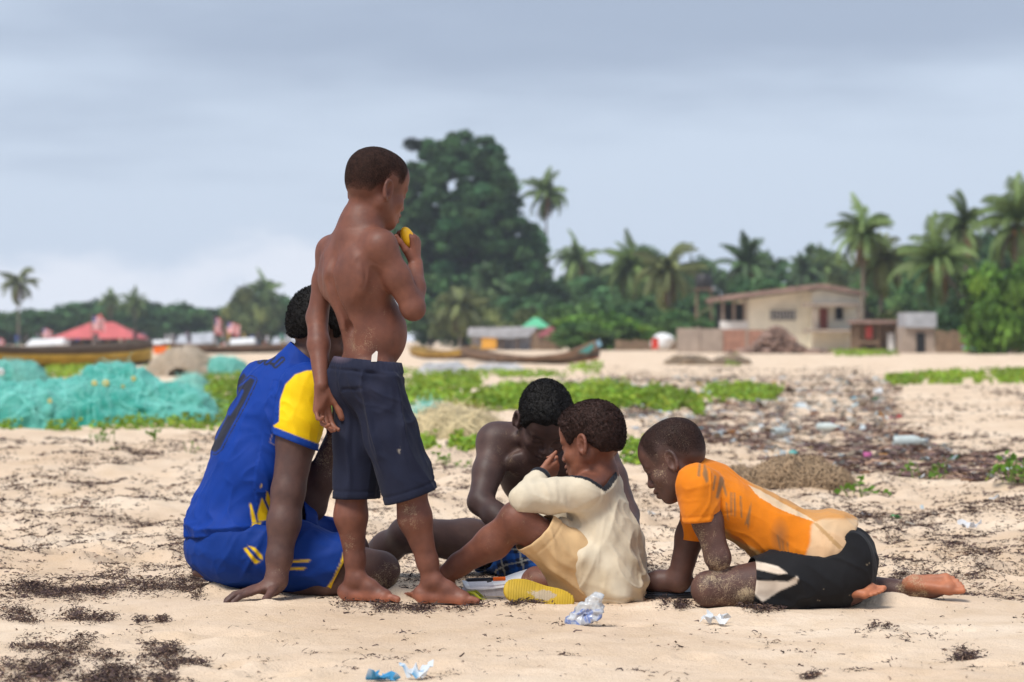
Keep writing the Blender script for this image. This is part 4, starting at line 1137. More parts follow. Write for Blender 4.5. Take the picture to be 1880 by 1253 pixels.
# ---------------------------------------------------------------- fishing nets heaped on the sand
def net_mat(name, c0, c1):
    m = NT(name); n = m.noise(2.6, 6, .62, dist=.6); f = m.noise(60, 3, .7)
    c = m.ramp(n, [(.32, c0), (.62, c1)]); c = m.mix(m.math('MULTIPLY', f, .35), c, tuple(t * .7 for t in c0))
    m.bump(m.math('ADD', f, m.noise(18, 4)), .9, .04)
    return m.set(Base_Color=c, Roughness=.85, Specular_IOR_Level=.15, Sheen_Weight=.3)
def net_heap(label, lobes, mat, base, strands=2500, floats=(), fcol=None, seed=1, amp=.05, name='fishing_net', slen=.35):
    """lobes: (x_px, base_px_y, half width px, height px) of humps"""
    S = Field(); L0 = None
    for x, yb, hw, hh in lobes:
        g = G(x, yb); k = g[1] / FPX
        if L0 is None: L0 = np.array([g[0], g[1], 0])
        S.ell(np.array([g[0], g[1] + hw * k * .5, 0]) - L0, (hw * k, hw * k * .8, hh * k), k=.10 + .40 * hh * k)
    w = max(l[2] for l in lobes) * G(0, lobes[0][1])[1] / FPX
    S.cut((0, 0, -.03), (0, 0, -1))
    V, F = main_piece(*S.mesh(max(.02, w / 34), 2)); N = normals(V, F)
    V = V + N * (amp * vnoise(V, 3.2, seed) + amp * .6 * np.abs(vnoise(V, 8, seed + 1)) + amp * .35 * vnoise(V, 20, seed + 2))[:, None]
    e = empty(name, tuple(L0)); link('heap', mesh_from('heap', V, F, True), mat, e)
    # loose loops of mesh twine lying over the heap
    rng = np.random.default_rng(seed); pick = rng.integers(0, len(V), strands); n = 5
    P = V[pick]; d = rng.normal(0, 1, (strands, 3)); d -= N[pick] * (d * N[pick]).sum(1, keepdims=True); d /= np.maximum(np.linalg.norm(d, axis=1, keepdims=True), 1e-6)
    b = np.cross(N[pick], d); pts = []
    ln = slen * rng.uniform(.4, 1.2, (strands, 1)); bow = rng.uniform(.004, .03, (strands, 1)); cu = rng.normal(0, .35, (strands, 1))
    for i in range(n):
        t = i / (n - 1) - .5; pts.append(P + d * ln * t + b * ln * cu * (t * t * 2) + N[pick] * (bow * (1 - 3.4 * t * t)))
    Vs, Fs = [], []; wd = .0015
    for i in range(n): Vs += [pts[i] - b * wd, pts[i] + b * wd]
    Vs = np.concatenate(Vs); q = np.arange(strands)
    for i in range(n - 1): Fs.append(np.stack([q + 2 * i * strands, q + (2 * i + 1) * strands, q + (2 * i + 3) * strands, q + (2 * i + 2) * strands], 1))
    me = mesh_from('twine', Vs, np.concatenate(Fs).astype(np.int32)); col = np.array(base) * rng.uniform(.55, 1.7, (strands, 1)); set_attr(me, 'col', np.clip(np.tile(col, (2 * n, 1)), 0, 1))
    o = link('twine', me, M_twine, e); o['kind'] = 'stuff'
    for fx, fy, r in floats:
        g = Q(fx, fy, L0[1] + .1) - L0; i = np.argmin((V[:, 0] - g[0]) ** 2 + (V[:, 2] - g[2]) ** 2 + np.where(V[:, 1] > .6 * w, 9, 0)); c = V[i]
        Vf, Ff = Field().ell((0, 0, 0), (r, r * .8, r)).ell((0, 0, 0), (r * .3, r * 2, r * .3), op='s').mesh(r / 5, 1)
        f_ = link('float', mesh_from('float', Vf, Ff, True), fcol, e); f_.location = tuple(c + N[i] * r * .5)
    return tag(e, label, 'fishing net', 'fishing nets heaped on the beach')
M_twine = attr_mat('net_twine', .8, .15, 5)
M_teal_net = net_mat('teal_net', (.005, .42, .33), (.20, .70, .60)); M_beige_net = net_mat('beige_net', (.46, .36, .26), (.66, .56, .45)); M_white_net = net_mat('white_net', (.45, .45, .46), (.72, .72, .74))
M_mint_net = net_mat('mint_net', (.04, .46, .37), (.34, .70, .61)); M_brown_net = net_mat('brown_weed_heap', (.17, .115, .07), (.38, .27, .165)); M_straw_net = net_mat('straw_net', (.46, .36, .18), (.66, .56, .34))
M_float = plain('yellow_float', (.66, .56, .20), .7)
def nets():
    net_heap('largest teal fishing net heap with yellow floats at the left', [(265, 781, 108, 74), (200, 779, 62, 100), (330, 781, 58, 52), (120, 781, 90, 66), (30, 782, 110, 58), (-60, 782, 90, 50), (165, 772, 50, 88)], M_teal_net, (.26, .66, .58), 500,
             [(177, 705, .026), (200, 706, .032), (247, 698, .024), (106, 735, .022), (229, 710, .018)], M_float, 2, .085)
    net_heap('teal net heap at the left edge behind the largest one', [(25, 742, 55, 62), (-30, 742, 60, 60)], M_mint_net, (.2, .55, .48), 700, [(6, 686, .05)], M_white, 3, .06)
    net_heap('rounded beige net mound behind the teal nets', [(332, 692, 58, 46), (310, 690, 40, 40), (350, 690, 38, 42)], M_beige_net, (.45, .36, .26), 900, (), None, 4, .07, slen=.5)
    net_heap('mint green net heap right of the beige mound', [(412, 692, 40, 30), (446, 690, 34, 20)], M_mint_net, (.2, .55, .48), 500, (), None, 5, .06, slen=.5)
    net_heap('low mint net spread right of the largest teal heap', [(345, 720, 32, 26), (370, 716, 30, 20)], M_mint_net, (.3, .6, .52), 400, (), None, 6, .04)
    net_heap('flat teal net seen behind the standing boy\'s shorts', [(790, 783, 42, 34), (825, 780, 24, 22)], M_mint_net, (.2, .55, .5), 400, (), None, 7, .03)
    net_heap('straw coloured net spread behind the bowed youth', [(820, 812, 62, 52), (870, 812, 45, 44), (780, 808, 30, 32)], M_straw_net, (.60, .50, .30), 900, (), None, 8, .04)
    net_heap('white net heap left of the brown boat', [(812, 690, 44, 20), (770, 688, 40, 16), (845, 689, 24, 12)], M_white_net, (.6, .6, .62), 400, (), None, 9, .12, slen=.5)
    net_heap('white net heap below the hull of the brown boat', [(900, 682, 30, 11), (935, 682, 26, 8)], M_white_net, (.6, .6, .62), 300, (), None, 10, .09, slen=.5)
    net_heap('dry brown weed heap beside the boy in orange', [(1385, 892, 44, 17), (1440, 895, 40, 27), (1490, 896, 46, 24), (1535, 896, 30, 13), (1350, 888, 26, 12)], M_brown_net, (.30, .21, .13), 5000, (), None, 11, .05, 'weed_heap', .07)
    net_heap('dark rubbish mound on the sand below the compound wall', [(1300, 671, 42, 22), (1265, 670, 40, 12), (1345, 670, 34, 12)], M_brown_net, (.08, .06, .05), 500, (), None, 12, .10, 'rubbish_mound', .6)
nets()

def crowd():
    rng = np.random.default_rng(8); b = MB()
    cols = [(.5, .5, .52), (.36, .08, .07), (.06, .10, .28), (.42, .32, .08), (.05, .05, .06), (.05, .05, .07), (.10, .25, .2), (.35, .3, .38), (.12, .10, .10)]
    spots = [(rng.normal(rng.choice([90, 190, 240, 340, 430, 520]), 26), rng.uniform(196, 235)) for _ in range(52)]
    for x, Y in spots:
        X = (x - 940) / FPX * Y; h = rng.uniform(1.3, 1.75); k = h / 1.7; c = cols[rng.integers(len(cols))]; d = cols[rng.integers(len(cols))]; sk = (.06, .035, .03); a = rng.uniform(0, 3.1); u = np.array([math.cos(a), math.sin(a), 0]); o = np.array([X, Y, 0])
        P = lambda l, z: o + u * l * k + np.array([0, 0, z * k])
        for s in (1, -1):
            b.tube([P(.09 * s, 0), P(.09 * s, .5), P(.08 * s, .88)], [.05, .065, .085], 6, d); b.tube([P(.21 * s, 1.4), P(.26 * s, 1.1), P(.24 * s, .8)], [.055, .045, .035], 5, sk)
        b.tube([P(0, .84), P(0, 1.1), P(0, 1.38), P(0, 1.47)], [.15, .14, .19, .07], 8, c); b.tube([P(0, 1.45), P(0, 1.5), P(0, 1.6), P(0, 1.7)], [.05, .085, .095, .04], 7, sk)
    o = b.build('crowd', attr_mat('crowd_clothes', .85, .1, 3), None, True, True); tag(o, 'distant crowd of people about the market stalls', 'crowd', kind='stuff')
crowd()
# ---------------------------------------------------------------- people
Zv = np.array([0, 0, 1.0])
HAIR_BLACK = None
def hair_mat(name, col, rough=.62):
    m = NT(name); n = m.noise(90, 4)
    c = m.ramp(n, [(.35, tuple(t * .6 for t in col)), (.7, tuple(t * 1.6 for t in col))])
    m.bump(m.noise(420, 3), .6, .003)
    a = m.math('LESS_THAN', m.noise(760, 2, .6), m.math('ADD', m.math('MULTIPLY', m.attr('edge', 'Fac'), .36), .30))
    return m.set(Base_Color=c, Roughness=rough, Specular_IOR_Level=.15, Alpha=a)
M_hair_black = hair_mat('hair_black', (.010, .009, .009), .5)
M_hair_brown = hair_mat('hair_dark_brown', (.034, .018, .015))
M_hair_soft = hair_mat('hair_cropped', (.026, .013, .010), .8)
M_skin = skin_mat('skin')
M_cotton = cloth_mat('cotton_cloth')
M_sport = cloth_mat('sports_cloth', rough=.7, weave=900, wstr=.10, sheen=.0, var=.06)
M_dark_cloth = cloth_mat('dark_cloth', rough=.8, weave=800, wstr=.22, sheen=.03, var=.14)

def lerp(a, b, w): return a + (b - a) * np.asarray(w)[:, None]

# ===== standing boy, bare back, navy shorts, eating a mango
def person_standing():
    h = math.radians(50); f = np.array([math.sin(h), math.cos(h), 0]); r = np.array([math.cos(h), -math.sin(h), 0])
    R = np.stack([r, f, Zv], 1)
    S = Field()
    shm = Q(655, 452, 6.76)
    lsh, rsh = shm - r * .124 - Zv * .012, shm + r * .114 - Zv * .006
    T = lambda a, b, c: shm + r * a + f * b + Zv * c
    chest = Q(666, 515, 6.76); belly = Q(690, 612, 6.77); pel = Q(672, 690, 6.76)
    S.ell(chest, (.104, .080, .120), R=R, k=.01)
    S.ell(Q(655, 470, 6.76), (.108, .062, .062), R=R, k=.05)
    S.ell(belly, (.078, .072, .098), R=R, k=.04)
    S.ell(belly + f * .014 + Zv * .0, (.066, .066, .080), R=R, k=.05)
    S.ell(pel, (.070, .062, .080), R=R, k=.04)
    for s in (1, -1):
        S.ell(pel + r * s * .038 - f * .038 - Zv * .01, (.044, .042, .056), R=R, k=.03)
        S.cap(Q(661, 412, 6.765), shm + r * s * .098 - Zv * .004, .036, .033, k=.05)       # trapezius
        S.ell(T(s * .064, -.055 + .006 * (s < 0), -.088), (.044, .024, .062), R=R, k=.04)                  # shoulder blade
        S.cap(T(s * .018, -.060, -.085), Q(684, 640, 6.76) + r * s * .022 - f * .044, .020, .018, k=.05)  # muscle beside the spine
    S.chain([T(0, -.076, .005), T(0, -.094, -.10), Q(686, 600, 6.76) - f * .074, Q(678, 650, 6.76) - f * .088], [.006, .006, .008, .008], k=.022, op='s')
    # neck and head
    HR = facing(50, -15, 2); ho = Q(692, 344, 6.775)
    S.chain([Q(681, 366, 6.775), Q(668, 402, 6.768), Q(657, 440, 6.76)], [.047, .049, .060], k=.035)
    head(S, ho, HR, 1.0)
    # left arm hanging
    le, lw = Q(582, 583, 6.84), Q(590, 708, 6.735)
    S.ell(lsh + Zv * -.004, (.041, .041, .045), k=.03)
    S.chain([lsh, (lsh * .55 + le * .45), le, le * .6 + lw * .4, lw], [.037, .033, .0285, .030, .0195], k=.018)
    hand(S, lw + Zv * -.004, unit((.05, -.05, -1)), (.80, .55, 0), (-.45, .85, 0), .150, [(14, 34, 28), (20, 40, 30), (26, 44, 32), (30, 48, 34)], 4, (30, 10, 12), 14)
    # right arm bent up, hand at the mouth
    re, rw = Q(758, 565, 6.685), Q(763, 484, 6.785)
    S.ell(rsh, (.043, .042, .047), k=.03)
    S.chain([rsh, rsh * .5 + re * .5, re], [.039, .0375, .031], k=.018)
    S.chain([re, re * .55 + rw * .45, rw], [.032, .031, .0205], k=.014)
    S.ell(re + np.array((.002, -.004, -.006)), (.026, .026, .026), k=.02)
    hand(S, rw, unit((-.02, .05, 1.0)), (-.45, -.88, .1), (.88, -.45, .1), .142,
         [(40, 62, 38), (48, 66, 40), (56, 68, 42), (62, 70, 42)], 3, (36, 2, 4), 22)
    # legs
    lh, rh = pel - r * .046 - Zv * .01, pel + r * .046 - Zv * .01
    lk, la = Q(646, 888, 6.80), Q(653, 1062, 6.80)
    rk, ra = Q(752, 892, 6.70), Q(793, 1066, 6.715)
    for hp, kn, an in ((lh, lk, la), (rh, rk, ra)):
        S.cap(hp, kn, .057, .041, k=.03)
        mid = kn * .66 + an * .34
        S.chain([kn, mid - f * .008, kn * .2 + an * .8, an], [.044, .045, .0275, .0275], k=.02)
        S.ell(kn + f * .012, (.034, .034, .038), k=.02)
        for s in (1, -1): S.ell(an + r * s * .021 + Zv * .002, (.013, .015, .016), k=.014)
    foot(S, la, unit((.97, -.24, 0)), Zv, .190, 1)
    foot(S, ra, unit((.99, -.10, 0)), Zv, .190, 1)
    def paint(V, N, col, sand):
        x, y = px(V)
        col = lerp(col, np.array((.30, .12, .07)), .5 * blob(V, lw - Zv * .09, .12))
        col = lerp(col, np.array((.34, .13, .08)), .55 * blob(V, rw + Zv * .08, .11))
        for a in (la, ra):
            col = lerp(col, np.array((.38, .14, .085)), .75 * np.clip((.042 - V[:, 2]) / .03, 0, 1) * (np.linalg.norm(V - a, axis=1) < .25))
        L = (V - ho) @ HR
        col = lerp(col, np.array((.10, .040, .034)), np.clip(1.4 - np.abs(L[:, 2] + .0645) / .008, 0, 1) * (L[:, 1] > .06) * (np.abs(L[:, 0]) < .026))
        col = lerp(col, np.array((.05, .022, .018)), .60 * np.clip((L[:, 2] - np.interp(L[:, 1], *HAIRLINE) + .010) / .055, 0, 1) * (np.linalg.norm(L, axis=1) < .16))
        col = lerp(col, np.array((.13, .06, .045)), .6 * blob(V, le - f * .03, .035) + .5 * blob(V, re - Zv * .02, .04))
        sand += .26 * blob(V, Q(650, 640, 6.70), .10) + .10 * blob(V, Q(690, 590, 6.66), .16) + .45 * blob(V, Q(745, 945, 6.66), .06) + .35 * blob(V, Q(635, 1000, 6.76), .05)
        sand += .45 * np.clip((.02 - V[:, 2]) / .02, 0, 1)
        return col, sand
    o = body('person', S, (shm[0], 6.76, 0), M_skin, (.168, .067, .045), paint)
    tag(o, 'barefoot boy standing with bare back, navy shorts, eating a yellow fruit', 'person', 'children gathered round a game on the sand')
    hair(ho, HR, 1.0, .0022, 3, M_hair_soft, o, 7000, .0014, .105, -.014, .0003, .003, .80)
    # shorts
    C = Field()
    C.ell(pel + Zv * .01, (.089, .083, .10), R=R, k=.01)
    for s in (1, -1): C.ell(pel + r * s * .036 - f * .036 - Zv * .014, (.056, .054, .070), R=R, k=.04)
    C.ell(pel + f * .014 + Zv * .02, (.084, .074, .08), R=R, k=.04)
    lhem, rhem = Q(653, 915, 6.80), Q(752, 912, 6.70)
    C.chain([lh, lh * .5 + lhem * .5, lhem - Zv * .05], [.072, .062, .057], k=.025)
    C.chain([rh, rh * .5 + rhem * .5, rhem + unit(rhem - rh) * .05], [.076, .073, .073], k=.025)
    C.cap(lh * .4 + lhem * .6, lhem, .056, .057, k=.03)
    C.cut(lhem, unit((.0, 0, -1)), lhem, .105)
    C.cut(rhem, unit((.32, .08, -1)), rhem, .135)
    wp = Q(668, 660, 6.76)
    C.cut(wp, unit((.10, 0, 1)))
    def disp(V, N):
        d = folds(V, (.8, .3, .35), 12, .0045, .9, 5) + .003 * vnoise(V, 9, 3) + creases(V, (-.25, .1, 1), .0085, 13, 4, 6) + creases(V, (.8, .2, -.5), .006, 16, 5, 9) * np.clip((V[:, 2] - .5) / .1, 0, 1)
        hz = V[:, 2] - (wp[2] - .10 * (V[:, 0] - wp[0]))
        band = np.clip((hz + .032) / .006, 0, 1)
        ang = np.arctan2((V - pel) @ f, (V - pel) @ r)
        d = d * (1 - band) + band * (.0015 + .0006 * np.sin(ang * 46 + 2 * vnoise(V, 20, 8)))
        d -= .0035 * np.exp(-((hz + .034) / .004) ** 2)                                 # seam under the waistband
        d -= .002 * np.exp(-((np.abs((V - pel) @ r - .105 * 0) ) / .004) ** 2) * ((V - pel) @ f < 0) * (V[:, 2] > .40)
        for hm, nn in ((lhem, (.0, 0, -1)), (rhem, unit((.32, .08, -1)))):
            q = -((V - hm) @ unit(nn)); near = np.linalg.norm(V - hm, axis=1) < .13
            d -= .0022 * np.exp(-((q - .022) / .003) ** 2) * near
        # back pocket: slot line
        x, y = px(V)
        slot = (np.abs(y - (716 + (x - 628) * -.06)) < 3.2) & (x > 627) & (x < 668) & (N[:, 1] < 0)
        return d - .003 * slot
    def cpaint(V, N, col):
        x, y = px(V)
        w = np.clip(.5 * vnoise(V, 14, 4) + .35 * vnoise(V, 30, 5) + .05, 0, 1)
        col = lerp(col, np.array((.060, .062, .105)), .5 * w * np.clip((V[:, 2] - .45) / .25, 0, 1))
        col = lerp(col, np.array((.20, .14, .18)), .55 * np.clip(1 - np.hypot((x - 625) / 26, (y - 655) / 14), 0, 1) * (N[:, 1] < .2))
        col = lerp(col, np.array((.55, .48, .38)), .45 * np.clip(1.6 - np.hypot((x - 733) / 2.2, (y - 827) / 5), 0, 1) * (vnoise(V, 260, 2) > -.1))
        return col
    garment('shorts', C, o, M_dark_cloth, (.011, .014, .033), disp, cpaint)
    return o

# ===== kneeling youth in the blue and yellow football kit
def person_blue():
    h = math.radians(62); f = np.array([math.sin(h), math.cos(h), 0]); r = np.array([math.cos(h), -math.sin(h), 0])
    Yb = 7.08
    low, mid, up = Q(436, 950, Yb), Q(466, 848, Yb), Q(508, 752, Yb)
    u = unit(up - low); R = np.stack([r, unit(np.cross(u, r)), u], 1)
    shm = Q(522, 716, Yb); lsh, rsh = shm - r * .155 + Zv * .01, shm + r * .150
    S = Field()
    S.ell(low, (.125, .105, .12), R=R, k=.01); S.ell(mid, (.135, .10, .14), R=R, k=.05); S.ell(up, (.145, .092, .12), R=R, k=.05)
    S.cap(lsh, rsh, .05, .05, k=.04)
    HR = facing(74, -24); ho = Q(594, 607, 7.07)
    S.chain([Q(580, 645, 7.07), Q(556, 672, 7.07), Q(538, 702, Yb)], [.052, .054, .065], k=.03)
    head(S, ho, HR, 1.07)
    re, rw = Q(529, 903, 6.885), Q(507, 1066, 6.835)
    S.ell(rsh, (.058, .058, .062), k=.03)
    S.chain([rsh, rsh * .5 + re * .5, re], [.058, .056, .046], k=.02)
    S.chain([re, re * .65 + rw * .35, re * .25 + rw * .75, rw], [.046, .046, .035, .0295], k=.02)
    hand(S, rw + np.array((0, 0, -.006)), unit((-.82, -.30, -.26)), (.35, -.9, -.12), (-.1, 0, 1), .172,
         [(-6, 22, 20), (-4, 24, 20), (-2, 24, 22), (2, 26, 22)], 11, (58, 10, 8), 6)
    S.cap(rw, rw + np.array((-.012, -.004, -.020)), .029, .026, k=.02)
    le, lw = Q(571, 930, 7.22), Q(618, 800, 7.20)
    S.chain([lsh, le], [.052, .045], k=.02); S.chain([le, le * .6 + lw * .4, lw], [.044, .043, .031], k=.016)
    hand(S, lw, unit((.2, -.1, 1)), (-.6, -.6, .2), (.8, .2, 0), .17, [(40, 50, 30)] * 4, 3, (30, 10, 10), 15)
    pel = Q(425, 1005, Yb)
    S.ell(pel, (.15, .12, .10), R=np.stack([r, f, Zv], 1), k=.04)
    rh, rk, ra = Q(440, 1008, 7.0), Q(692, 1048, 6.975), Q(462, 1074, 7.02)
    S.cap(rh, rk, .092, .058, k=.006); S.ell(rk + np.array((.012, 0, 0)), (.056, .054, .054), k=.012)
    S.chain([rk - Zv * .012, rk * .6 + ra * .4 + np.array((0, -.03, -.012)), ra], [.050, .046, .036], k=.008)
    foot(S, ra + np.array((-.01, 0, .005)), unit((-.86, .30, -.12)), (.1, .35, -1), .21, 1)
    lh, lk, la = Q(450, 990, 7.22), Q(640, 1010, 7.32), Q(500, 1062, 7.35)
    S.cap(lh, lk, .09, .06, k=.03); S.chain([lk, la], [.055, .035], k=.02)
    foot(S, la, unit((-.9, .2, -.2)), (.2, 0, -1), .23, -1)
    def paint(V, N, col, sand):
        col = lerp(col, np.array((.15, .075, .058)), .6 * blob(V, rw - Zv * .03, .13))
        col = lerp(col, np.array((.34, .14, .08)), .8 * blob(V, ra + np.array((-.06, 0, 0)), .10))
        sand += .55 * blob(V, rk + np.array((.05, -.05, -.035)), .09, .4) + .5 * blob(V, lw + Zv * -.05 + r * .03, .12) + .25 * blob(V, rw, .1)
        return col, sand
    o = body('person', S, (pel[0], Yb, 0), M_skin, (.094, .050, .042), paint, h=.0036)
    tag(o, 'youth kneeling in blue football kit with yellow sleeves, one hand on the sand', 'person', 'children gathered round a game on the sand')
    hair(ho, HR, 1.07, .011, 5, M_hair_black, o, 16000, .0045, .02, -.004, .0022)
    # jersey
    C = Field()
    C.ell(low, (.158, .132, .150), R=R, k=.01)
    C.ell(Q(424, 985, Yb), (.160, .128, .10), R=np.stack([r, f, Zv], 1), k=.05)
    C.ell(mid, (.165, .124, .150), R=R, k=.06); C.ell(up, (.172, .108, .115), R=R, k=.06)
    C.cap(lsh + Zv * .005, rsh - Zv * .0, .066, .064, k=.05)
    nb = Q(553, 668, 7.07); nd = unit(Q(585, 640, 7.07) - Q(545, 690, 7.07))
    C.cap(shm + Zv * .0, nb, .085, .066, k=.05); C.cap(nb - nd * .02, nb + nd * .06, .064, .064, k=.02)
    cf = Q(541, 812, 6.915)
    SL = Field(); SL.chain([rsh + Zv * .004, rsh * .45 + cf * .55, cf + unit(cf - rsh) * .05], [.070, .070, .069], k=.02); SL.cap(rsh, shm * .25 + rsh * .75, .068, .062, k=.03)
    C.cap(lsh, le * .5 + lsh * .5, .068, .066, k=.03)
    cn = unit((-.36, -.05, -.93))
    SL.cut(cf, cn)
    C.cut(nb + nd * .032, nd, nb + nd * .065, .12)
    hem = Q(430, 975, Yb); hn = unit((.12, 0, -1))
    C.cut(hem, hn)
    seam = rsh * .80 + Q(500, 730, Yb) * .20
    sn = unit(cf - rsh + np.array((.05, -.06, 0)))
    arm_ax = unit(cf - rsh)
    def arm_t(V):
        q = V - rsh; t = q @ arm_ax
        return t, np.linalg.norm(q - np.outer(t, arm_ax), axis=1)
    def disp(V, N):
        t, rad = arm_t(V); sl = (rad < .10) & (t > -.02)
        d = creases(V, (.55, .1, .85), .007, 9, 2.2, 20) + creases(V, (1, .2, .15), .011, 13, 4, 27) * np.clip((.52 - V[:, 2]) / .25, 0, 1) + folds(V, (.25, .1, .97), 7, .004, 1.3, 21) * np.clip((1.0 - V[:, 2]) / .5, .1, 1) + .004 * vnoise(V, 6, 22) + .0018 * vnoise(V, 19, 23)
        d = np.where(sl, folds(V, (.5, .1, .85), 20, .003, .8, 24) + creases(V, (.8, 0, -.5), .005, 22, 6, 25), d)
        x, y = px(V)
        d += folds(V, (.7, .2, .7), 20, .006, .6, 26) * np.clip(1 - np.hypot((x - 500) / 60, (y - 668) / 30), 0, 1)
        q = (hem - V) @ -hn
        d += .004 * np.clip(1 - np.abs((V - hem) @ hn + .0) / .03, 0, 1) * np.sin(np.arctan2((V - low) @ f, (V - low) @ r) * 9)
        return d
    DIG1 = [(448, 685), (452, 692), (441, 704), (430, 722), (414, 747), (402, 766), (391, 789), (384, 803), (377, 820), (370, 818), (378, 794), (389, 769), (404, 741), (418, 718), (433, 700)]
    DIG2 = [(460, 694), (468, 698), (460, 716), (447, 743), (431, 772), (416, 800), (404, 824), (395, 831), (383, 825), (389, 803), (397, 807), (407, 785), (418, 762), (430, 740), (438, 722), (436, 712), (445, 707)]
    GAP2 = [(444, 714), (448, 718), (437, 742), (422, 764), (417, 761), (431, 740)]
    def cpaint(V, N, col):
        x, y = px(V); fr = N[:, 1] < .35
        t, rad = arm_t(V)
        sl = soft([(512, 770), (514, 735), (524, 706), (542, 688), (562, 681), (640, 678), (640, 860), (577, 860), (495, 812), (503, 790)], x, y) * (V[:, 1] < 7.04)
        col = lerp(col, np.array((.86, .56, .004)), sl)
        cuff = sl * np.clip(((V - cf) @ cn + .0215) / .003, 0, 1)
        col = lerp(col, np.array((.005, .042, .27)), cuff)
        ink = np.array((.018, .020, .034))
        for dg in (DIG1, DIG2):
            m = soft(dg, x, y) * fr
            if dg is DIG2: m = m * (1 - soft(GAP2, x, y))
            col = lerp(col, ink, m)
            cx = sum(p[0] for p in dg) / len(dg); cy = sum(p[1] for p in dg) / len(dg)
            ux, uy = 0.47, -.88                       # outline: the glyph grown sideways, minus a gap
            out = np.zeros(len(x), bool); gap = np.zeros(len(x), bool)
            for a in np.linspace(0, 6.283, 13)[:-1]:
                out |= inside(dg, x + 5.2 * np.cos(a), y + 5.2 * np.sin(a)); gap |= inside(dg, x + 3.4 * np.cos(a), y + 3.4 * np.sin(a))
            if dg is DIG2: col = np.where((out & ~gap & fr)[:, None], ink, col)
        # name arched over the number
        def ring(cx, cy, a, L, W, wd):
            c, s_ = math.cos(a), math.sin(a); q = (x - cx) * c + (y - cy) * s_; w = -(x - cx) * s_ + (y - cy) * c
            d = np.hypot(np.maximum(np.abs(q) - (L - W), 0), w)
            return (np.abs(d - W + wd) < wd) & fr
        nm = ring(512, 666, -.75, 14, 5.2, 1.7) | ring(495, 661, -.72, 13, 5, 1.7) | ring(481, 661, -.65, 10, 4.2, 1.6)
        nm |= inside([(494, 668), (498, 664), (504, 669), (500, 673)], x, y) & fr
        col = np.where((nm & (y > 648))[:, None], ink, col)
        yel = np.array((.80, .52, .006))
        for pg in ([(458, 926), (461, 924), (471, 958), (463, 961)], [(481, 914), (492, 938), (490, 955), (474, 958), (472, 945)], [(490, 901), (499, 920), (496, 936), (488, 918)],
                   [(463, 961), (480, 959), (474, 974), (461, 976)], [(478, 897), (480, 886), (481, 894)]):
            col = lerp(col, yel, soft(pg, x, y) * fr)
        col = col * (1 + .05 * vnoise(V, 8, 2))[:, None]
        return col
    garment('jersey', C, o, M_sport, (.002, .034, .25), disp, cpaint, h=.004)
    def sldisp(V, N): return folds(V, (.5, .1, .85), 20, .003, .8, 24) + creases(V, (.8, 0, -.5), .0045, 22, 6, 25) - .0018 * np.exp(-(((V - cf) @ cn + .021) / .003) ** 2)
    def slpaint(V, N, col):
        x, y = px(V); w = 1 - soft([(512, 775), (514, 735), (524, 706), (542, 688), (562, 681), (660, 676), (660, 880), (480, 880), (490, 790)], x, y)
        col = lerp(col, np.array((.002, .034, .25)), w * (V[:, 1] < 7.1))
        return lerp(col, np.array((.005, .042, .27)), np.clip(((V - cf) @ cn + .0215) / .003, 0, 1))
    garment('sleeve', SL, o, M_sport, (.86, .56, .004), sldisp, slpaint, h=.004)
    # shorts
    D = Field()
    D.ell(Q(427, 1008, Yb), (.168, .138, .108), R=np.stack([r, f, Zv], 1), k=.01)
    hemr = Q(634, 1036, 6.975); dr = unit(rk - rh)
    D.chain([rh, rh * .5 + hemr * .5, hemr + dr * .05], [.108, .098, .080], k=.04)
    D.chain([lh, lk * .8 + lh * .2], [.112, .098], k=.05)
    D.ell(Q(520, 960, 7.18), (.10, .10, .085), k=.05)
    D.cut(hemr, unit(dr + np.array((0, 0, -.38))), hemr, .15)
    D.cut(Q(430, 952, Yb), unit((.1, 0, 1)), Q(400, 930, Yb), .26)
    D.cut(np.array((0, 0, .030)), (0.12, 0, -1))
    def sdisp(V, N):
        return creases(V, (.55, .1, .8), .008, 13, 4, 30) + folds(V, (.75, .1, -.6), 9, .003, 1.2, 31) + folds(V, (.3, 0, .95), 17, .003, .9, 33) + .003 * vnoise(V, 8, 32)
    def spaint(V, N, col):
        x, y = px(V); fr = N[:, 1] < .4
        yel = np.array((.80, .52, .006))
        for pg in ([(447, 1008), (452, 1005), (460, 1016), (470, 1027), (478, 1032), (468, 1036)], [(455, 1002), (468, 1006), (481, 1020), (482, 1028), (477, 1026), (468, 1014)],
                   [(525, 1030), (571, 1028), (566, 1032), (525, 1034)], [(525, 1043), (563, 1042), (558, 1046), (525, 1047)], [(594, 1088), (610, 1065), (624, 1036), (632, 1010), (690, 1010), (690, 1110), (594, 1110)]):
            col = lerp(col, yel, soft(pg, x, y) * fr)
        return col
    garment('shorts', D, o, M_sport, (.002, .031, .21), sdisp, spaint, h=.0045)
    return o

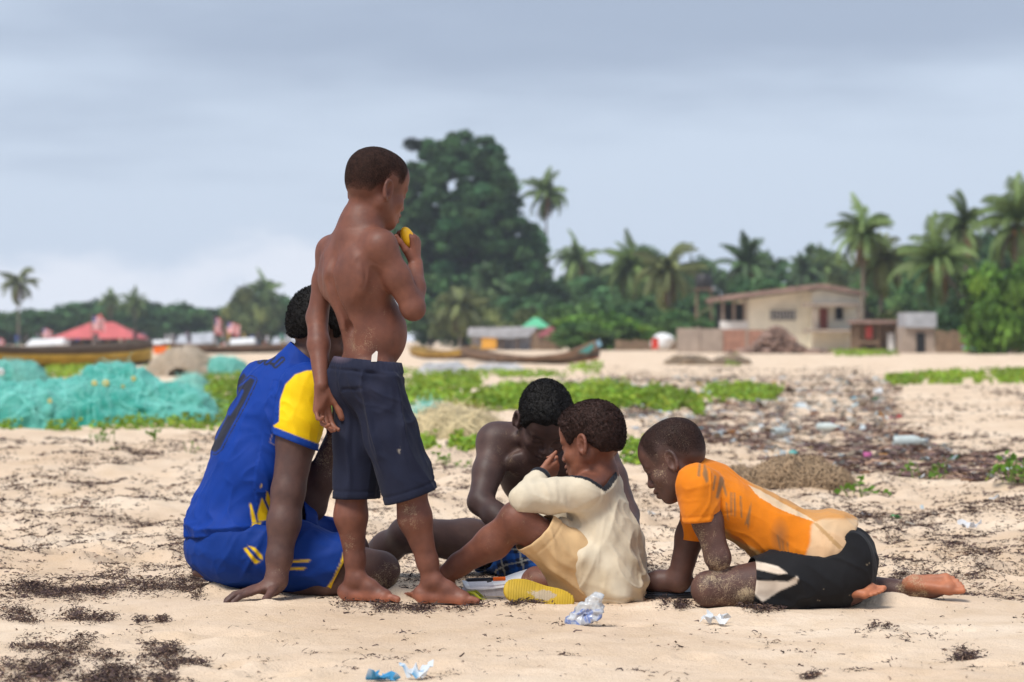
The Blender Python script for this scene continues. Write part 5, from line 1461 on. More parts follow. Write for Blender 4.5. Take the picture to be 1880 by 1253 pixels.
# ===== bare-chested youth behind, head bowed
def person_bowed():
    Yc = 7.6
    R = facing(174, 0); r, f = R[:, 0], R[:, 1]
    S = Field()
    shm = Q(1003, 812, 7.55); rsh, lsh = shm + r * .160, shm - r * .160
    Rt = facing(174, -25)
    S.ell(Q(1003, 868, 7.60), (.150, .095, .135), R=Rt, k=.01); S.ell(Q(1003, 960, 7.70), (.125, .10, .13), R=R, k=.06)
    S.ell(Q(1003, 1015, 7.74), (.15, .12, .09), R=R, k=.05)
    S.cap(rsh, lsh, .050, .050, k=.04)
    for s in (1, -1):
        S.ell(shm + r * s * .078 + f * .060 - Zv * .065, (.058, .018, .040), R=Rt, k=.04)
        S.cap(shm + r * s * .02 + f * .075 + Zv * .0, shm + r * s * .135 + f * .035 + Zv * .02, .011, .012, k=.02)
    HR = facing(171, -46, -3); ho = Q(1000, 773, 7.44)
    S.chain([Q(1002, 785, 7.48), Q(1003, 800, 7.56)], [.053, .062], k=.03)
    for s in (1, -1): S.cap(Q(1003, 785, 7.56), shm + r * s * .12 + Zv * .02, .035, .034, k=.04)
    head(S, ho, HR, 1.05)
    re, rw = Q(882, 922, 7.42), Q(953, 984, 7.28)
    S.ell(rsh, (.056, .055, .060), k=.03)
    S.chain([rsh, rsh * .5 + re * .5, re], [.050, .046, .038], k=.02); S.chain([re, re * .6 + rw * .4, rw], [.038, .038, .026], k=.018)
    hand(S, rw, unit((.70, -.25, -.35)), (.3, -.5, .8), (-.3, -.75, .6), .165, [(25, 35, 20), (28, 38, 24), (30, 40, 24), (34, 42, 26)], 5, (40, 10, 10), 15)
    le, lw = Q(1150, 945, 7.45), Q(1166, 1078, 7.08)
    S.ell(lsh, (.054, .054, .058), k=.03)
    S.chain([lsh, lsh * .5 + le * .5, le], [.050, .046, .038], k=.02); S.chain([le, le * .6 + lw * .4, lw], [.038, .037, .026], k=.018)
    hand(S, lw, unit((.82, -.30, -.30)), (-.2, -.9, 0), (0, 0, 1), .165, [(6, 14, 10)] * 4, 8, (42, 10, 8), 5)
    rh, rk, ra = Q(968, 1008, 7.66), Q(748, 982, 7.46), Q(655, 1042, 7.62)
    S.chain([rh, rh * .5 + rk * .5, rk], [.080, .068, .051], k=.03); S.ell(rk + np.array((-.008, -.005, .006)), (.046, .046, .046), k=.02)
    S.chain([rk, rk * .6 + ra * .4, ra], [.048, .049, .032], k=.02); foot(S, ra, unit((-.9, -.2, -.2)), Zv, .23, -1)
    lh, lk, la = Q(1040, 1012, 7.66), Q(1135, 1010, 7.35), Q(1035, 1072, 7.22)
    S.chain([lh, lk], [.080, .052], k=.03); S.chain([lk, la], [.048, .033], k=.02); foot(S, la, unit((-.9, .1, -.1)), (0, .5, .8), .22, 1)
    def paint(V, N, col, sand):
        L = (V - ho) @ HR / 1.05
        col = lerp(col, np.array((.035, .018, .018)), .8 * np.clip(1.3 - np.abs(L[:, 2] + .0645) / .007, 0, 1) * (L[:, 1] > .06) * (np.abs(L[:, 0]) < .026))
        for s in (1, -1): col = lerp(col, np.array((.02, .012, .012)), .8 * np.clip(1.2 - np.hypot((L[:, 0] - s * .031) / .019, (L[:, 2] + .011) / .0045), 0, 1) * (L[:, 1] > .05))
        for s in (1, -1): col = lerp(col, np.array((.015, .010, .010)), .75 * np.clip(1.3 - np.hypot((L[:, 0] - s * .030) / .021, (L[:, 2] - .016) / .0055), 0, 1) * (L[:, 1] > .05))
        sand += .3 * blob(V, Q(930, 830, 7.5), .12)
        return col, sand
    o = body('person', S, (shm[0], 7.7, 0), M_skin, (.080, .046, .041), paint, h=.0036)
    tag(o, 'bare-chested youth sitting with bowed head in plaid shorts behind the other children', 'person', 'children gathered round a game on the sand')
    hair(ho, HR, 1.05, .008, 8, M_hair_black, o, 16000, .0040, .02, .0, .0026)
    C = Field()
    C.ell(Q(1003, 1018, 7.74), (.17, .14, .095), R=R, k=.01)
    hem = rh * .62 + rk * .38; C.chain([rh, hem + unit(rk - rh) * .05], [.098, .090], k=.04); C.chain([lh, lh * .4 + lk * .6], [.098, .088], k=.04)
    C.cap(Q(930, 1040, 7.52), Q(985, 1045, 7.52), .035, .04, k=.04)
    C.cut(hem, unit(rk - rh), hem, .16); C.cut(Q(1003, 985, 7.7), (0, 0, 1)); C.cut((0, 0, .008), (0, 0, -1))
    def cpaint(V, N, col):
        a, b = V[:, 0] * 16 + V[:, 2] * 4, V[:, 2] * 17 - V[:, 0] * 5 + V[:, 1] * 8
        fa, fb = a - np.floor(a), b - np.floor(b)
        col = np.where(((fa < .42) ^ (fb < .42))[:, None], np.array((.012, .045, .17)), col)
        col = np.where(((fa < .42) & (fb < .42))[:, None], np.array((.016, .09, .34)), col)
        return np.where((((fa > .66) & (fa < .75)) | ((fb > .66) & (fb < .76)))[:, None], np.array((.30, .29, .26)), col)
    garment('shorts', C, o, M_cotton, (.010, .014, .035), lambda V, N: folds(V, (.8, .1, .5), 14, .006, 1, 41), cpaint, h=.0045)
    return o

# ===== small boy in the cream shirt, hand at his mouth
def person_cream():
    f = unit((-.975, .22, 0)); r = np.array([f[1], -f[0], 0]); R = np.stack([r, f, Zv], 1)
    S = Field()
    up, mid, low = Q(1092, 912, 6.90), Q(1112, 985, 6.89), Q(1122, 1060, 6.88)
    shm = Q(1090, 900, 6.90); lsh, rsh = shm - r * .112 + f * .01, shm + r * .112
    S.ell(up, (.108, .066, .075), R=R, k=.01); S.ell(mid, (.104, .082, .10), R=R, k=.05); S.ell(low, (.104, .080, .075), R=R, k=.05)
    S.cap(lsh, rsh, .038, .038, k=.03)
    HR = facing(-57, -14, 3); ho = Q(1085, 810, 6.895)
    S.chain([Q(1092, 838, 6.90), Q(1102, 868, 6.90), Q(1100, 900, 6.90)], [.043, .044, .055], k=.03)
    for s in (1, -1): S.cap(Q(1102, 872, 6.90), shm + r * s * .095 + Zv * .008, .028, .030, k=.035)
    head(S, ho, HR, 1.0)
    le, lw = Q(962, 916, 6.745), Q(993, 874, 6.845)
    S.ell(lsh, (.042, .042, .044), k=.03); S.chain([lsh, le], [.038, .031], k=.02); S.chain([le, lw], [.031, .0205], k=.015)
    hand(S, lw, unit((.26, .16, .13)), (.10, -.25, .95), (-.55, -.75, .1), .118, [(45, 60, 40), (55, 65, 40), (58, 66, 42), (60, 66, 42)], 3, (30, 4, 4), 2)
    re, rw = Q(1010, 960, 7.04), Q(1020, 890, 7.0)
    S.chain([rsh, re], [.037, .031], k=.02); S.chain([re, rw], [.03, .022], k=.015)
    lh, lk, la = Q(1100, 1066, 6.84), Q(950, 955, 6.765), Q(808, 1064, 6.88)
    S.chain([lh, lh * .5 + lk * .5, lk], [.070, .060, .046], k=.008); S.ell(lk + np.array((-.006, 0, .008)), (.041, .041, .041), k=.02)
    S.chain([lk, lk * .66 + la * .34 + np.array((.006, 0, -.006)), lk * .25 + la * .75, la], [.045, .047, .031, .027], k=.02)
    foot(S, la, unit((-.93, .15, -.10)), unit((.05, .30, 1)), .168, 1, 32)
    rh, rk, ra = Q(1108, 1072, 6.96), Q(986, 1070, 7.00), Q(1085, 1088, 6.90)
    S.chain([rh, rk], [.066, .044], k=.03); S.chain([rk, ra], [.042, .028], k=.02); foot(S, ra, unit((.8, -.5, -.1)), (0, .3, .9), .16, 1)
    def paint(V, N, col, sand):
        L = (V - ho) @ HR
        col = lerp(col, np.array((.36, .15, .085)), .45 * blob(V, lw + np.array((.03, .02, .03)), .10))
        col = lerp(col, np.array((.36, .13, .075)), .85 * np.clip(1 - np.hypot(*[(a - b) / w for a, b, w in zip(px(V), (750, 1085), (24, 30))]), 0, 1) ** .5)
        col = lerp(col, np.array((.14, .06, .045)), .5 * blob(V, lk + np.array((-.03, -.01, .03)), .05))
        sand += .22 * blob(V, lk, .14) + .30 * blob(V, rk + np.array((0, -.03, 0)), .07)
        return col, sand
    o = body('person', S, (low[0], 6.88, 0), M_skin, (.190, .074, .047), paint)
    tag(o, 'small boy sitting in stained cream shirt and khaki shorts, hand at his mouth', 'person', 'children gathered round a game on the sand')
    hair(ho, HR, 1.0, .0080, 13, M_hair_brown, o, 18000, .0036, .022, -.002, .0022)
    # shirt
    C = Field()
    C.ell(up, (.122, .074, .082), R=R, k=.01); C.ell(mid, (.132, .098, .112), R=R, k=.06); C.ell(Q(1116, 1050, 6.88), (.150, .100, .10), R=R, k=.06)
    C.ell(Q(1130, 1085, 6.87), (.142, .076, .07), R=R, k=.04)
    C.cap(lsh, rsh, .052, .052, k=.04)
    for s in (1, -1): C.cap(Q(1100, 878, 6.90), shm + r * s * .09, .04, .045, k=.04)
    C.chain([lsh, lsh * .45 + le * .55, le + np.array((-.004, 0, .0))], [.050, .046, .039], k=.018)
    C.chain([le, le * .4 + lw * .6, lw + unit(lw - le) * .03], [.039, .034, .028], k=.010)
    C.chain([rsh, re], [.058, .05], k=.03)
    C.cap(Q(1034, 968, 6.80), Q(1068, 1030, 6.775), .024, .040, k=.03); C.cap(Q(1068, 1030, 6.775), Q(1096, 1085, 6.79), .040, .045, k=.03)
    a, b, c = Q(1040, 876, 6.86), Q(1126, 852, 6.93), Q(1082, 893, 6.785)
    pn = unit(np.cross(b - a, c - a)); pn = pn if pn[2] > 0 else -pn
    C.cut(a, pn, Q(1098, 838, 6.87), .128)
    cw = lw - unit(lw - le) * .004; C.cut(cw, unit(lw - le), lw, .055)
    hem = Q(1130, 1106, 6.82); C.cut(hem, (-.02, 0, -1))
    def disp(V, N):
        x, y = px(V)
        d = creases(V, (.85, .1, -.5), .014, 15, 3.6, 50) * np.clip((y - 885) / 50, .25, 1) + creases(V, (.3, .2, 1), .006, 14, 4, 58) + folds(V, (.35, .1, .93), 11, .003, 1.2, 51) * np.clip((y - 880) / 60, .2, 1) + .003 * vnoise(V, 9, 52) + .0015 * vnoise(V, 22, 57)
        d += folds(V, (.9, .1, .25), 26, .004, .6, 53) * np.clip(1 - np.hypot((x - 990) / 50, (y - 890) / 40), 0, 1)
        d += folds(V, (.8, .1, -.6), 24, .008, .5, 54) * np.clip(1 - np.hypot((x - 1065) / 42, (y - 1010) / 50), 0, 1)
        q = -((V - hem) @ unit((-.02, 0, -1)))
        d += .006 * np.clip(1 - q / .05, 0, 1) * np.sin(np.arctan2((V - low) @ f, (V - low) @ r) * 11) - .0015 * np.exp(-((q - .016) / .003) ** 2)
        return d
    def cpaint(V, N, col):
        x, y = px(V)
        n = .5 + .5 * vnoise(V, 11, 55) + .3 * vnoise(V, 30, 56)
        col = lerp(col, np.array((.50, .38, .23)), np.clip(n - .42, 0, .6) * np.clip((y - 930) / 140, .12, 1))
        col = lerp(col, np.array((.36, .25, .13)), .8 * np.clip(1 - np.hypot((x - 1075) / 42, (y - 1045) / 45), 0, 1) * np.clip(n, 0, 1))
        near = np.linalg.norm(V - Q(1098, 838, 6.87), axis=1) < .140
        trim = (((V - a) @ pn > -.012) & near) | (((V - cw) @ unit(lw - le) > -.020) & (np.linalg.norm(V - lw, axis=1) < .07))
        return np.where(trim[:, None], np.array((.012, .013, .020)), col)
    garment('shirt', C, o, M_cotton, (.63, .55, .42), disp, cpaint, h=.0036)
    # khaki shorts
    D = Field()
    D.ell(Q(1106, 1072, 6.89), (.104, .082, .070), R=R, k=.01)
    hm = Q(981, 977, 6.775); hd = unit(lk - lh)
    D.chain([lh, lh * .5 + hm * .5, hm + hd * .05], [.074, .074, .065], k=.03)
    D.chain([rh, rh * .3 + rk * .7], [.08, .06], k=.04); D.cap(Q(1046, 1076, 6.81), Q(1080, 1088, 6.82), .045, .035, k=.04)
    D.cut(hm, unit(hd + np.array((.12, 0, .10))), hm, .12); D.cut(rh * .35 + rk * .65, unit(rk - rh), rk, .10); D.cut((0, 0, .004), (0, 0, -1))
    def sdisp(V, N):
        x, y = px(V); q = -((V - hm) @ unit(hd + np.array((.12, 0, .10))))
        return creases(V, (.5, .3, -.8), .009, 14, 4, 60) + folds(V, (-.75, 0, -.65), 19, .003, .8, 61) + .003 * vnoise(V, 10, 62) - .002 * np.exp(-((q - .030) / .003) ** 2)
    def spaint(V, N, col):
        n = .5 + .5 * vnoise(V, 12, 63) + .3 * vnoise(V, 33, 64)
        return lerp(col, np.array((.36, .22, .10)), np.clip(n - .3, 0, .6) * np.clip((.2 - V[:, 2]) / .12, .1, 1))
    garment('shorts', D, o, M_cotton, (.62, .42, .22), sdisp, spaint)
    return o

# ===== boy in the orange shirt leaning forward on his elbow
def person_orange():
    hips, shs = Q(1552, 1038, 6.74), Q(1288, 898, 6.75)
    u = unit(shs - hips); lat = np.array([0, 1.0, 0]); dor = np.cross(u, lat); dor = dor if dor[2] > 0 else -dor
    R = np.stack([lat, u, dor], 1)
    S = Field()
    S.ell(Q(1335, 928, 6.75), (.098, .125, .072), R=R, k=.01); S.ell(Q(1430, 975, 6.75), (.095, .13, .072), R=R, k=.05)
    S.ell(Q(1530, 1028, 6.75), (.105, .09, .085), R=R, k=.05)
    lsh, rsh = Q(1281, 893, 6.645), Q(1287, 905, 6.86)
    S.cap(lsh, rsh, .042, .042, k=.03)
    HR = facing(-68, -30, 2); ho = Q(1237, 842, 6.75)
    S.chain([Q(1256, 868, 6.75), Q(1278, 886, 6.755), Q(1300, 900, 6.755)], [.043, .044, .056], k=.03)
    head(S, ho, HR, 1.0)
    le, lw = Q(1317, 1022, 6.625), Q(1320, 1056, 6.84)
    S.ell(lsh, (.044, .044, .046), k=.03)
    S.chain([lsh, lsh * .5 + le * .5, le], [.042, .040, .034], k=.02); S.chain([le, lw], [.034, .022], k=.015)
    S.ell(le + np.array((.006, -.004, -.012)), (.026, .026, .024), k=.018)
    hand(S, lw, unit((-.3, .9, -.3)), (-.8, -.2, .1), (0, -.2, 1), .118, [(20, 25, 15)] * 4, 6, (40, 10, 8), 5)
    re, rw = Q(1246, 1066, 6.88), Q(1160, 1072, 6.93)
    S.ell(rsh, (.042, .042, .044), k=.03); S.chain([rsh, rsh * .5 + re * .5, re], [.041, .039, .032], k=.02)
    S.chain([re, re * .6 + rw * .4, rw], [.032, .031, .021], k=.016)
    hand(S, rw, unit((-.9, .0, -.1)), (-.1, -.8, .3), (0, 0, 1), .125, [(15, 25, 15)] * 4, 6, (40, 10, 8), 5)
    lh, lk, la = Q(1530, 1060, 6.67), Q(1304, 1082, 6.625), Q(1543, 1104, 6.655)
    S.chain([lh, lh * .5 + lk * .5, lk], [.082, .068, .050], k=.006); S.ell(lk + np.array((-.006, -.002, .0)), (.047, .048, .048), k=.01)
    S.chain([lk - Zv * .004, lk * .6 + la * .4 + np.array((0, .075, .0)), la], [.042, .040, .029], k=.008)
    foot(S, la, unit((.95, -.22, -.10)), unit((.05, .45, -.9)), .168, 1)
    rh, rk, ra = Q(1545, 1040, 6.86), Q(1470, 1080, 6.96), Q(1690, 1088, 6.87)
    S.chain([rh, rk], [.075, .05], k=.03); S.chain([rk, rk * .55 + ra * .45, ra], [.047, .046, .029], k=.02)
    foot(S, ra, unit((.93, -.25, -.04)), unit((.1, .72, -.65)), .180, -1)
    def paint(V, N, col, sand):
        L = (V - ho) @ HR
        sole = np.array((.46, .17, .085))
        for a, fd, up_ in ((la, unit((.95, -.22, -.10)), unit((.05, .45, -.9))), (ra, unit((.93, -.25, -.06)), unit((.1, .62, -.75)))):
            q = V - a; m = np.clip((-(q @ up_) - .026) / .02, 0, 1) * (np.linalg.norm(q - fd * .04, axis=1) < .14) * (q @ fd > -.05)
            col = lerp(col, sole, .85 * m)
        col = lerp(col, np.array((.045, .022, .020)), .8 * np.clip(1.3 - np.abs(L[:, 2] + .0645) / .006, 0, 1) * (L[:, 1] > .06) * (np.abs(L[:, 0]) < .027))
        for s in (1, -1): col = lerp(col, np.array((.015, .010, .010)), .9 * np.clip(1.3 - np.hypot((L[:, 0] - s * .033) / .017, (L[:, 2] + .011) / .0042), 0, 1) * (L[:, 1] > .05))
        for s in (1, -1): col = lerp(col, np.array((.022, .013, .012)), .6 * np.clip(1.3 - np.hypot((L[:, 0] - s * .032) / .021, (L[:, 2] - .016) / .0055), 0, 1) * (L[:, 1] > .05))
        col = lerp(col, np.array((.035, .022, .021)), .6 * np.clip((L[:, 2] - np.interp(L[:, 1], *HAIRLINE) + .002) / .02, 0, 1) * (np.linalg.norm(L, axis=1) < .16))
        cheek = HR @ np.array((-.052, .040, -.034)) + ho
        sand += .46 * blob(V, cheek, .052, .9) + .30 * blob(V, HR @ np.array((-.06, -.05, .05)) + ho, .085) + .16 * blob(V, HR @ np.array((-.07, .02, .0)) + ho, .05)
        sand += .55 * blob(V, lsh * .35 + le * .65 + np.array((-.035, -.02, 0)), .075, .8) + .34 * blob(V, le, .06) + .46 * blob(V, lk + np.array((.03, -.05, .0)), .115) + .45 * blob(V, lk + np.array((.14, -.03, -.06)), .11)
        sand += .5 * blob(V, ra + np.array((-.02, -.02, .02)), .075) + .3 * blob(V, rk * .5 + ra * .5, .1)
        return col, sand
    o = body('person', S, (hips[0], 6.74, 0), M_skin, (.098, .050, .041), paint)
    tag(o, 'boy in sandy orange shirt and black shorts leaning forward on one elbow', 'person', 'children gathered round a game on the sand')
    hair(ho, HR, 1.0, .0016, 17, M_hair_soft, o, 3000, .0012, .085, -.006, .0003, .003, .62)
    # shirt
    C = Field()
    C.ell(Q(1335, 928, 6.75), (.118, .135, .086), R=R, k=.01); C.ell(Q(1432, 975, 6.75), (.116, .14, .090), R=R, k=.06)
    C.ell(Q(1520, 1008, 6.75), (.146, .100, .112), R=R, k=.05); C.cap(Q(1400, 992, 6.72), Q(1475, 1022, 6.69), .05, .058, k=.05)
    C.cap(lsh, rsh, .052, .052, k=.04); C.cap(Q(1300, 895, 6.75), Q(1278, 880, 6.75), .068, .062, k=.04)
    cf = Q(1288, 958, 6.63); cn = unit((.10, 0, -1))
    SL = Field(); SL.chain([lsh + np.array((0, 0, .002)), lsh * .4 + cf * .6, cf - Zv * .05], [.056, .053, .050], k=.02); SL.cap(lsh, lsh + np.array((.03, .03, -.002)), .054, .05, k=.03)
    cr = Q(1276, 992, 6.865); C.chain([rsh, cr - Zv * .03], [.053, .049], k=.03)
    SL.cut(cf, cn); C.cut(cr, unit((-.1, 0, -1)), cr, .08)
    nk = Q(1270, 873, 6.75); nd = unit((-.78, -.05, .42)); C.cut(nk + nd * .006, nd, nk + nd * .05, .115)
    hp = Q(1527, 1012, 6.75); hn = unit((.78, 0, -.62)); C.cut(hp, hn)
    def disp(V, N):
        x, y = px(V)
        d = creases(V, (.9, .1, -.42), .007, 11, 2.5, 70) + creases(V, (.2, 0, 1), .008, 12, 4, 76) * np.clip((x - 1380) / 80, .15, 1) + folds(V, (.6, .2, .75), 9, .002, 1.2, 71) + .003 * vnoise(V, 8, 72) + .0014 * vnoise(V, 20, 75)
        d += folds(V, (.9, 0, .3), 16, .006, .6, 73) * np.clip(1 - np.hypot((x - 1300) / 40, (y - 925) / 45), 0, 1)
        d += folds(V, (.35, 0, .93), 13, .006, .9, 74) * np.clip((x - 1420) / 80, 0, 1)
        return d - .002 * np.exp(-(((V - cf) @ cn + .016) / .003) ** 2) * (np.linalg.norm(V - cf, axis=1) < .09)
    DARK = [[(1283, 850), (1280, 874), (1285, 876), (1287, 852)], [(1293, 850), (1299, 866), (1301, 882), (1297, 888), (1290, 872)], [(1312, 872), (1308, 900), (1311, 902), (1315, 874)],
            [(1322, 875), (1314, 914), (1319, 916), (1326, 892), (1333, 914), (1335, 908), (1327, 876)], [(1341, 904), (1341, 946), (1344, 948), (1344, 904)], [(1347, 904), (1348, 949), (1351, 949), (1350, 906)],
            [(1358, 910), (1360, 950), (1363, 952), (1361, 912)], [(1380, 919), (1371, 950), (1367, 965), (1372, 962), (1374, 974), (1377, 950)], [(1332, 922), (1336, 955), (1338, 956), (1335, 924)],
            [(1426, 982), (1432, 1010), (1434, 1009), (1429, 982)], [(1436, 994), (1438, 1016), (1440, 1015), (1438, 994)], [(1445, 995), (1446, 1015), (1448, 1014), (1447, 996)]]
    FADE = [[(1486, 1000), (1492, 962), (1530, 940), (1600, 940), (1600, 1060), (1486, 1065), (1480, 1030)], ]
    STR = [(1352, 876), (1368, 884), (1420, 915), (1465, 930), (1520, 955), (1534, 966), (1524, 972), (1500, 962), (1490, 955), (1440, 934), (1400, 912), (1362, 886)]
    TAN = [(1358, 872), (1420, 886), (1500, 905), (1600, 915), (1600, 975), (1540, 975), (1510, 973), (1478, 948), (1430, 928), (1400, 908)]
    BEL = [(1312, 962), (1330, 974), (1370, 1000), (1420, 1024), (1432, 1038), (1300, 1060), (1300, 968)]
    def cpaint(V, N, col):
        x, y = px(V); fr = N[:, 1] < .45
        wob = 5 * vnoise(V, 26, 77)
        n = np.clip(.5 + .5 * vnoise(V, 12, 78), 0, 1)
        col = lerp(col, np.array((.50, .26, .09)), .9 * (soft(TAN, x + wob, y + wob, 3) * fr))
        col = lerp(col, np.array((.66, .50, .33)), (.6 + .4 * n) * (inside([(1372, 890), (1400, 902), (1440, 926), (1478, 946), (1500, 960), (1470, 950), (1430, 935), (1395, 914)], x + wob * .5, y) * fr))
        col = lerp(col, np.array((.62, .44, .27)), (.75 + .25 * n) * (soft(FADE[0], x + wob, y, 3) * fr * np.clip((y - 950) / 6, 0, 1)))
        col = lerp(col, np.array((.40, .24, .10)), .8 * (inside([(1494, 962), (1500, 960), (1546, 1004), (1540, 1010)], x, y) * fr))
        col = lerp(col, np.array((.45, .27, .10)), .85 * (soft(BEL, x, y + wob, 3) * fr))
        for p in DARK: col = lerp(col, np.array((.20, .13, .065)), .85 * soft(p, x, y) * fr)
        col = lerp(col, np.array((.17, .085, .04)), .7 * np.clip(1 - np.hypot((x - 1432) / 19, (y - 985) / 38), 0, 1) ** .8 * fr)
        return col
    garment('shirt', C, o, M_cotton, (.68, .195, .008), disp, cpaint, h=.0038)
    garment('sleeve', SL, o, M_cotton, (.68, .195, .008), lambda V, N: creases(V, (.35, 0, 1), .006, 16, 5, 79) + creases(V, (.9, 0, .4), .004, 20, 6, 86) - .002 * np.exp(-(((V - cf) @ cn + .016) / .003) ** 2), cpaint, h=.0038)
    # black shorts with white flashes
    D = Field()
    pr = Q(1546, 1036, 6.75)
    D.ell(pr + np.array((.006, 0, -.004)), (.088, .126, .100), R=np.eye(3), k=.01)
    D.ell(Q(1556, 1034, 6.67), (.074, .075, .098), k=.04); D.ell(Q(1560, 1032, 6.84), (.074, .075, .098), k=.04)
    hm = Q(1377, 1070, 6.645); hd = unit(lk - lh)
    D.chain([lh, lh * .5 + hm * .5, hm + hd * .05], [.090, .084, .070], k=.03)
    D.chain([rh, rh * .3 + rk * .7], [.088, .065], k=.04)
    D.cut(hm, unit(hd + np.array((-.02, 0, .16))), hm, .13); D.cut((0, 0, .005), (0, 0, -1))
    D.cut(Q(1520, 1005, 6.75), unit((-.75, 0, .66)), Q(1480, 950, 6.75), .17)
    def sdisp(V, N):
        d = creases(V, (.8, .1, -.5), .008, 13, 4, 80) + folds(V, (.5, .1, .85), 10, .003, 1.1, 81) + .003 * vnoise(V, 9, 82)
        return d - .010 * np.exp(-((V[:, 1] - 6.765) / .014) ** 2) * (V[:, 0] > pr[0] + .04)
    def spaint(V, N, col):
        x, y = px(V); fr = N[:, 1] < .4
        w = np.array((.66, .56, .46))
        for pg in ([(1380, 1030), (1404, 1034), (1428, 1040), (1446, 1053), (1430, 1055), (1404, 1049), (1380, 1044)],
                   [(1380, 1064), (1398, 1067), (1448, 1068), (1463, 1058), (1466, 1062), (1462, 1072), (1448, 1078), (1430, 1086), (1412, 1098), (1400, 1106), (1380, 1085)]):
            col = lerp(col, w, soft(pg, x, y) * fr)
        g = (vnoise(V, 420, 83) + .5 * vnoise(V, 30, 84) > 1.08)
        return lerp(col, np.array((.40, .32, .22)), .5 * (g & (x > 1480)))
    garment('shorts', D, o, M_dark_cloth, (.010, .010, .012), sdisp, spaint)
    return o

PEOPLE = [person_standing(), person_blue(), person_bowed(), person_cream(), person_orange()]
# ---------------------------------------------------------------- small things round the children
def axes(x, y):
    x = unit(x); z = unit(np.cross(x, y)); return np.stack([x, np.cross(z, x), z], 1)
def sole_outline(L, W, n=40):
    """outline of a slipper sole, heel at -y"""
    pts = []
    for i in range(n):
        a = 2 * math.pi * i / n; c, s = math.cos(a), math.sin(a)
        t = s; w = W / 2 * (1 + .16 * t - .20 * math.exp(-((t + .15) / .35) ** 2)) 
        pts.append((w * math.copysign(abs(c) ** .8, c) + .006 * t, L / 2 * math.copysign(abs(s) ** .9, s)))
    return pts
def slab(outline, z0, z1, bev=.003):
    n = len(outline); V = []; F = []
    for z, k in ((z0, .955), (z0 + bev, 1), (z1 - bev, 1), (z1, .955)):
        V += [(x * k, y * k, z) for x, y in outline]
    for r in range(3):
        for i in range(n): F.append([r * n + i, r * n + (i + 1) % n, (r + 1) * n + (i + 1) % n, (r + 1) * n + i])
    F.append(list(range(n))[::-1]); F.append([3 * n + i for i in range(n)])
    return V, F
def put(e, R): e.matrix_world = Matrix.Translation(e.location) @ Matrix(R.tolist()).to_4x4()
def rubber(name, col, sandy):
    m = NT(name); n = m.noise(22, 5, .6); g = m.noise(330, 2)
    c = m.ramp(m.noise(9, 4), [(.3, tuple(t * .75 for t in col)), (.7, tuple(min(1, t * 1.12) for t in col))])
    y = m.n('ShaderNodeSeparateXYZ'); m.l(m.pos(), y.inputs[0])
    d = m.math('ADD', m.math('POWER', m.math('DIVIDE', y.outputs[0], .017), 2.0), m.math('POWER', m.math('DIVIDE', m.math('ADD', y.outputs[1], .008), .048), 2.0))
    k = m.math('GREATER_THAN', m.math('ADD', m.math('MULTIPLY', n, 1.6), m.math('MULTIPLY', g, .5)), m.math('ADD', m.math('MULTIPLY', d, .55), .72))
    k = m.math('MULTIPLY', k, sandy)
    c = m.mix(k, c, m.mix(g, (.34, .26, .17), (.60, .49, .34)))
    m.bump(m.math('ADD', m.math('MULTIPLY', g, .4), k), .4, .003)
    return m.set(Base_Color=c, Roughness=.6, Specular_IOR_Level=.3)
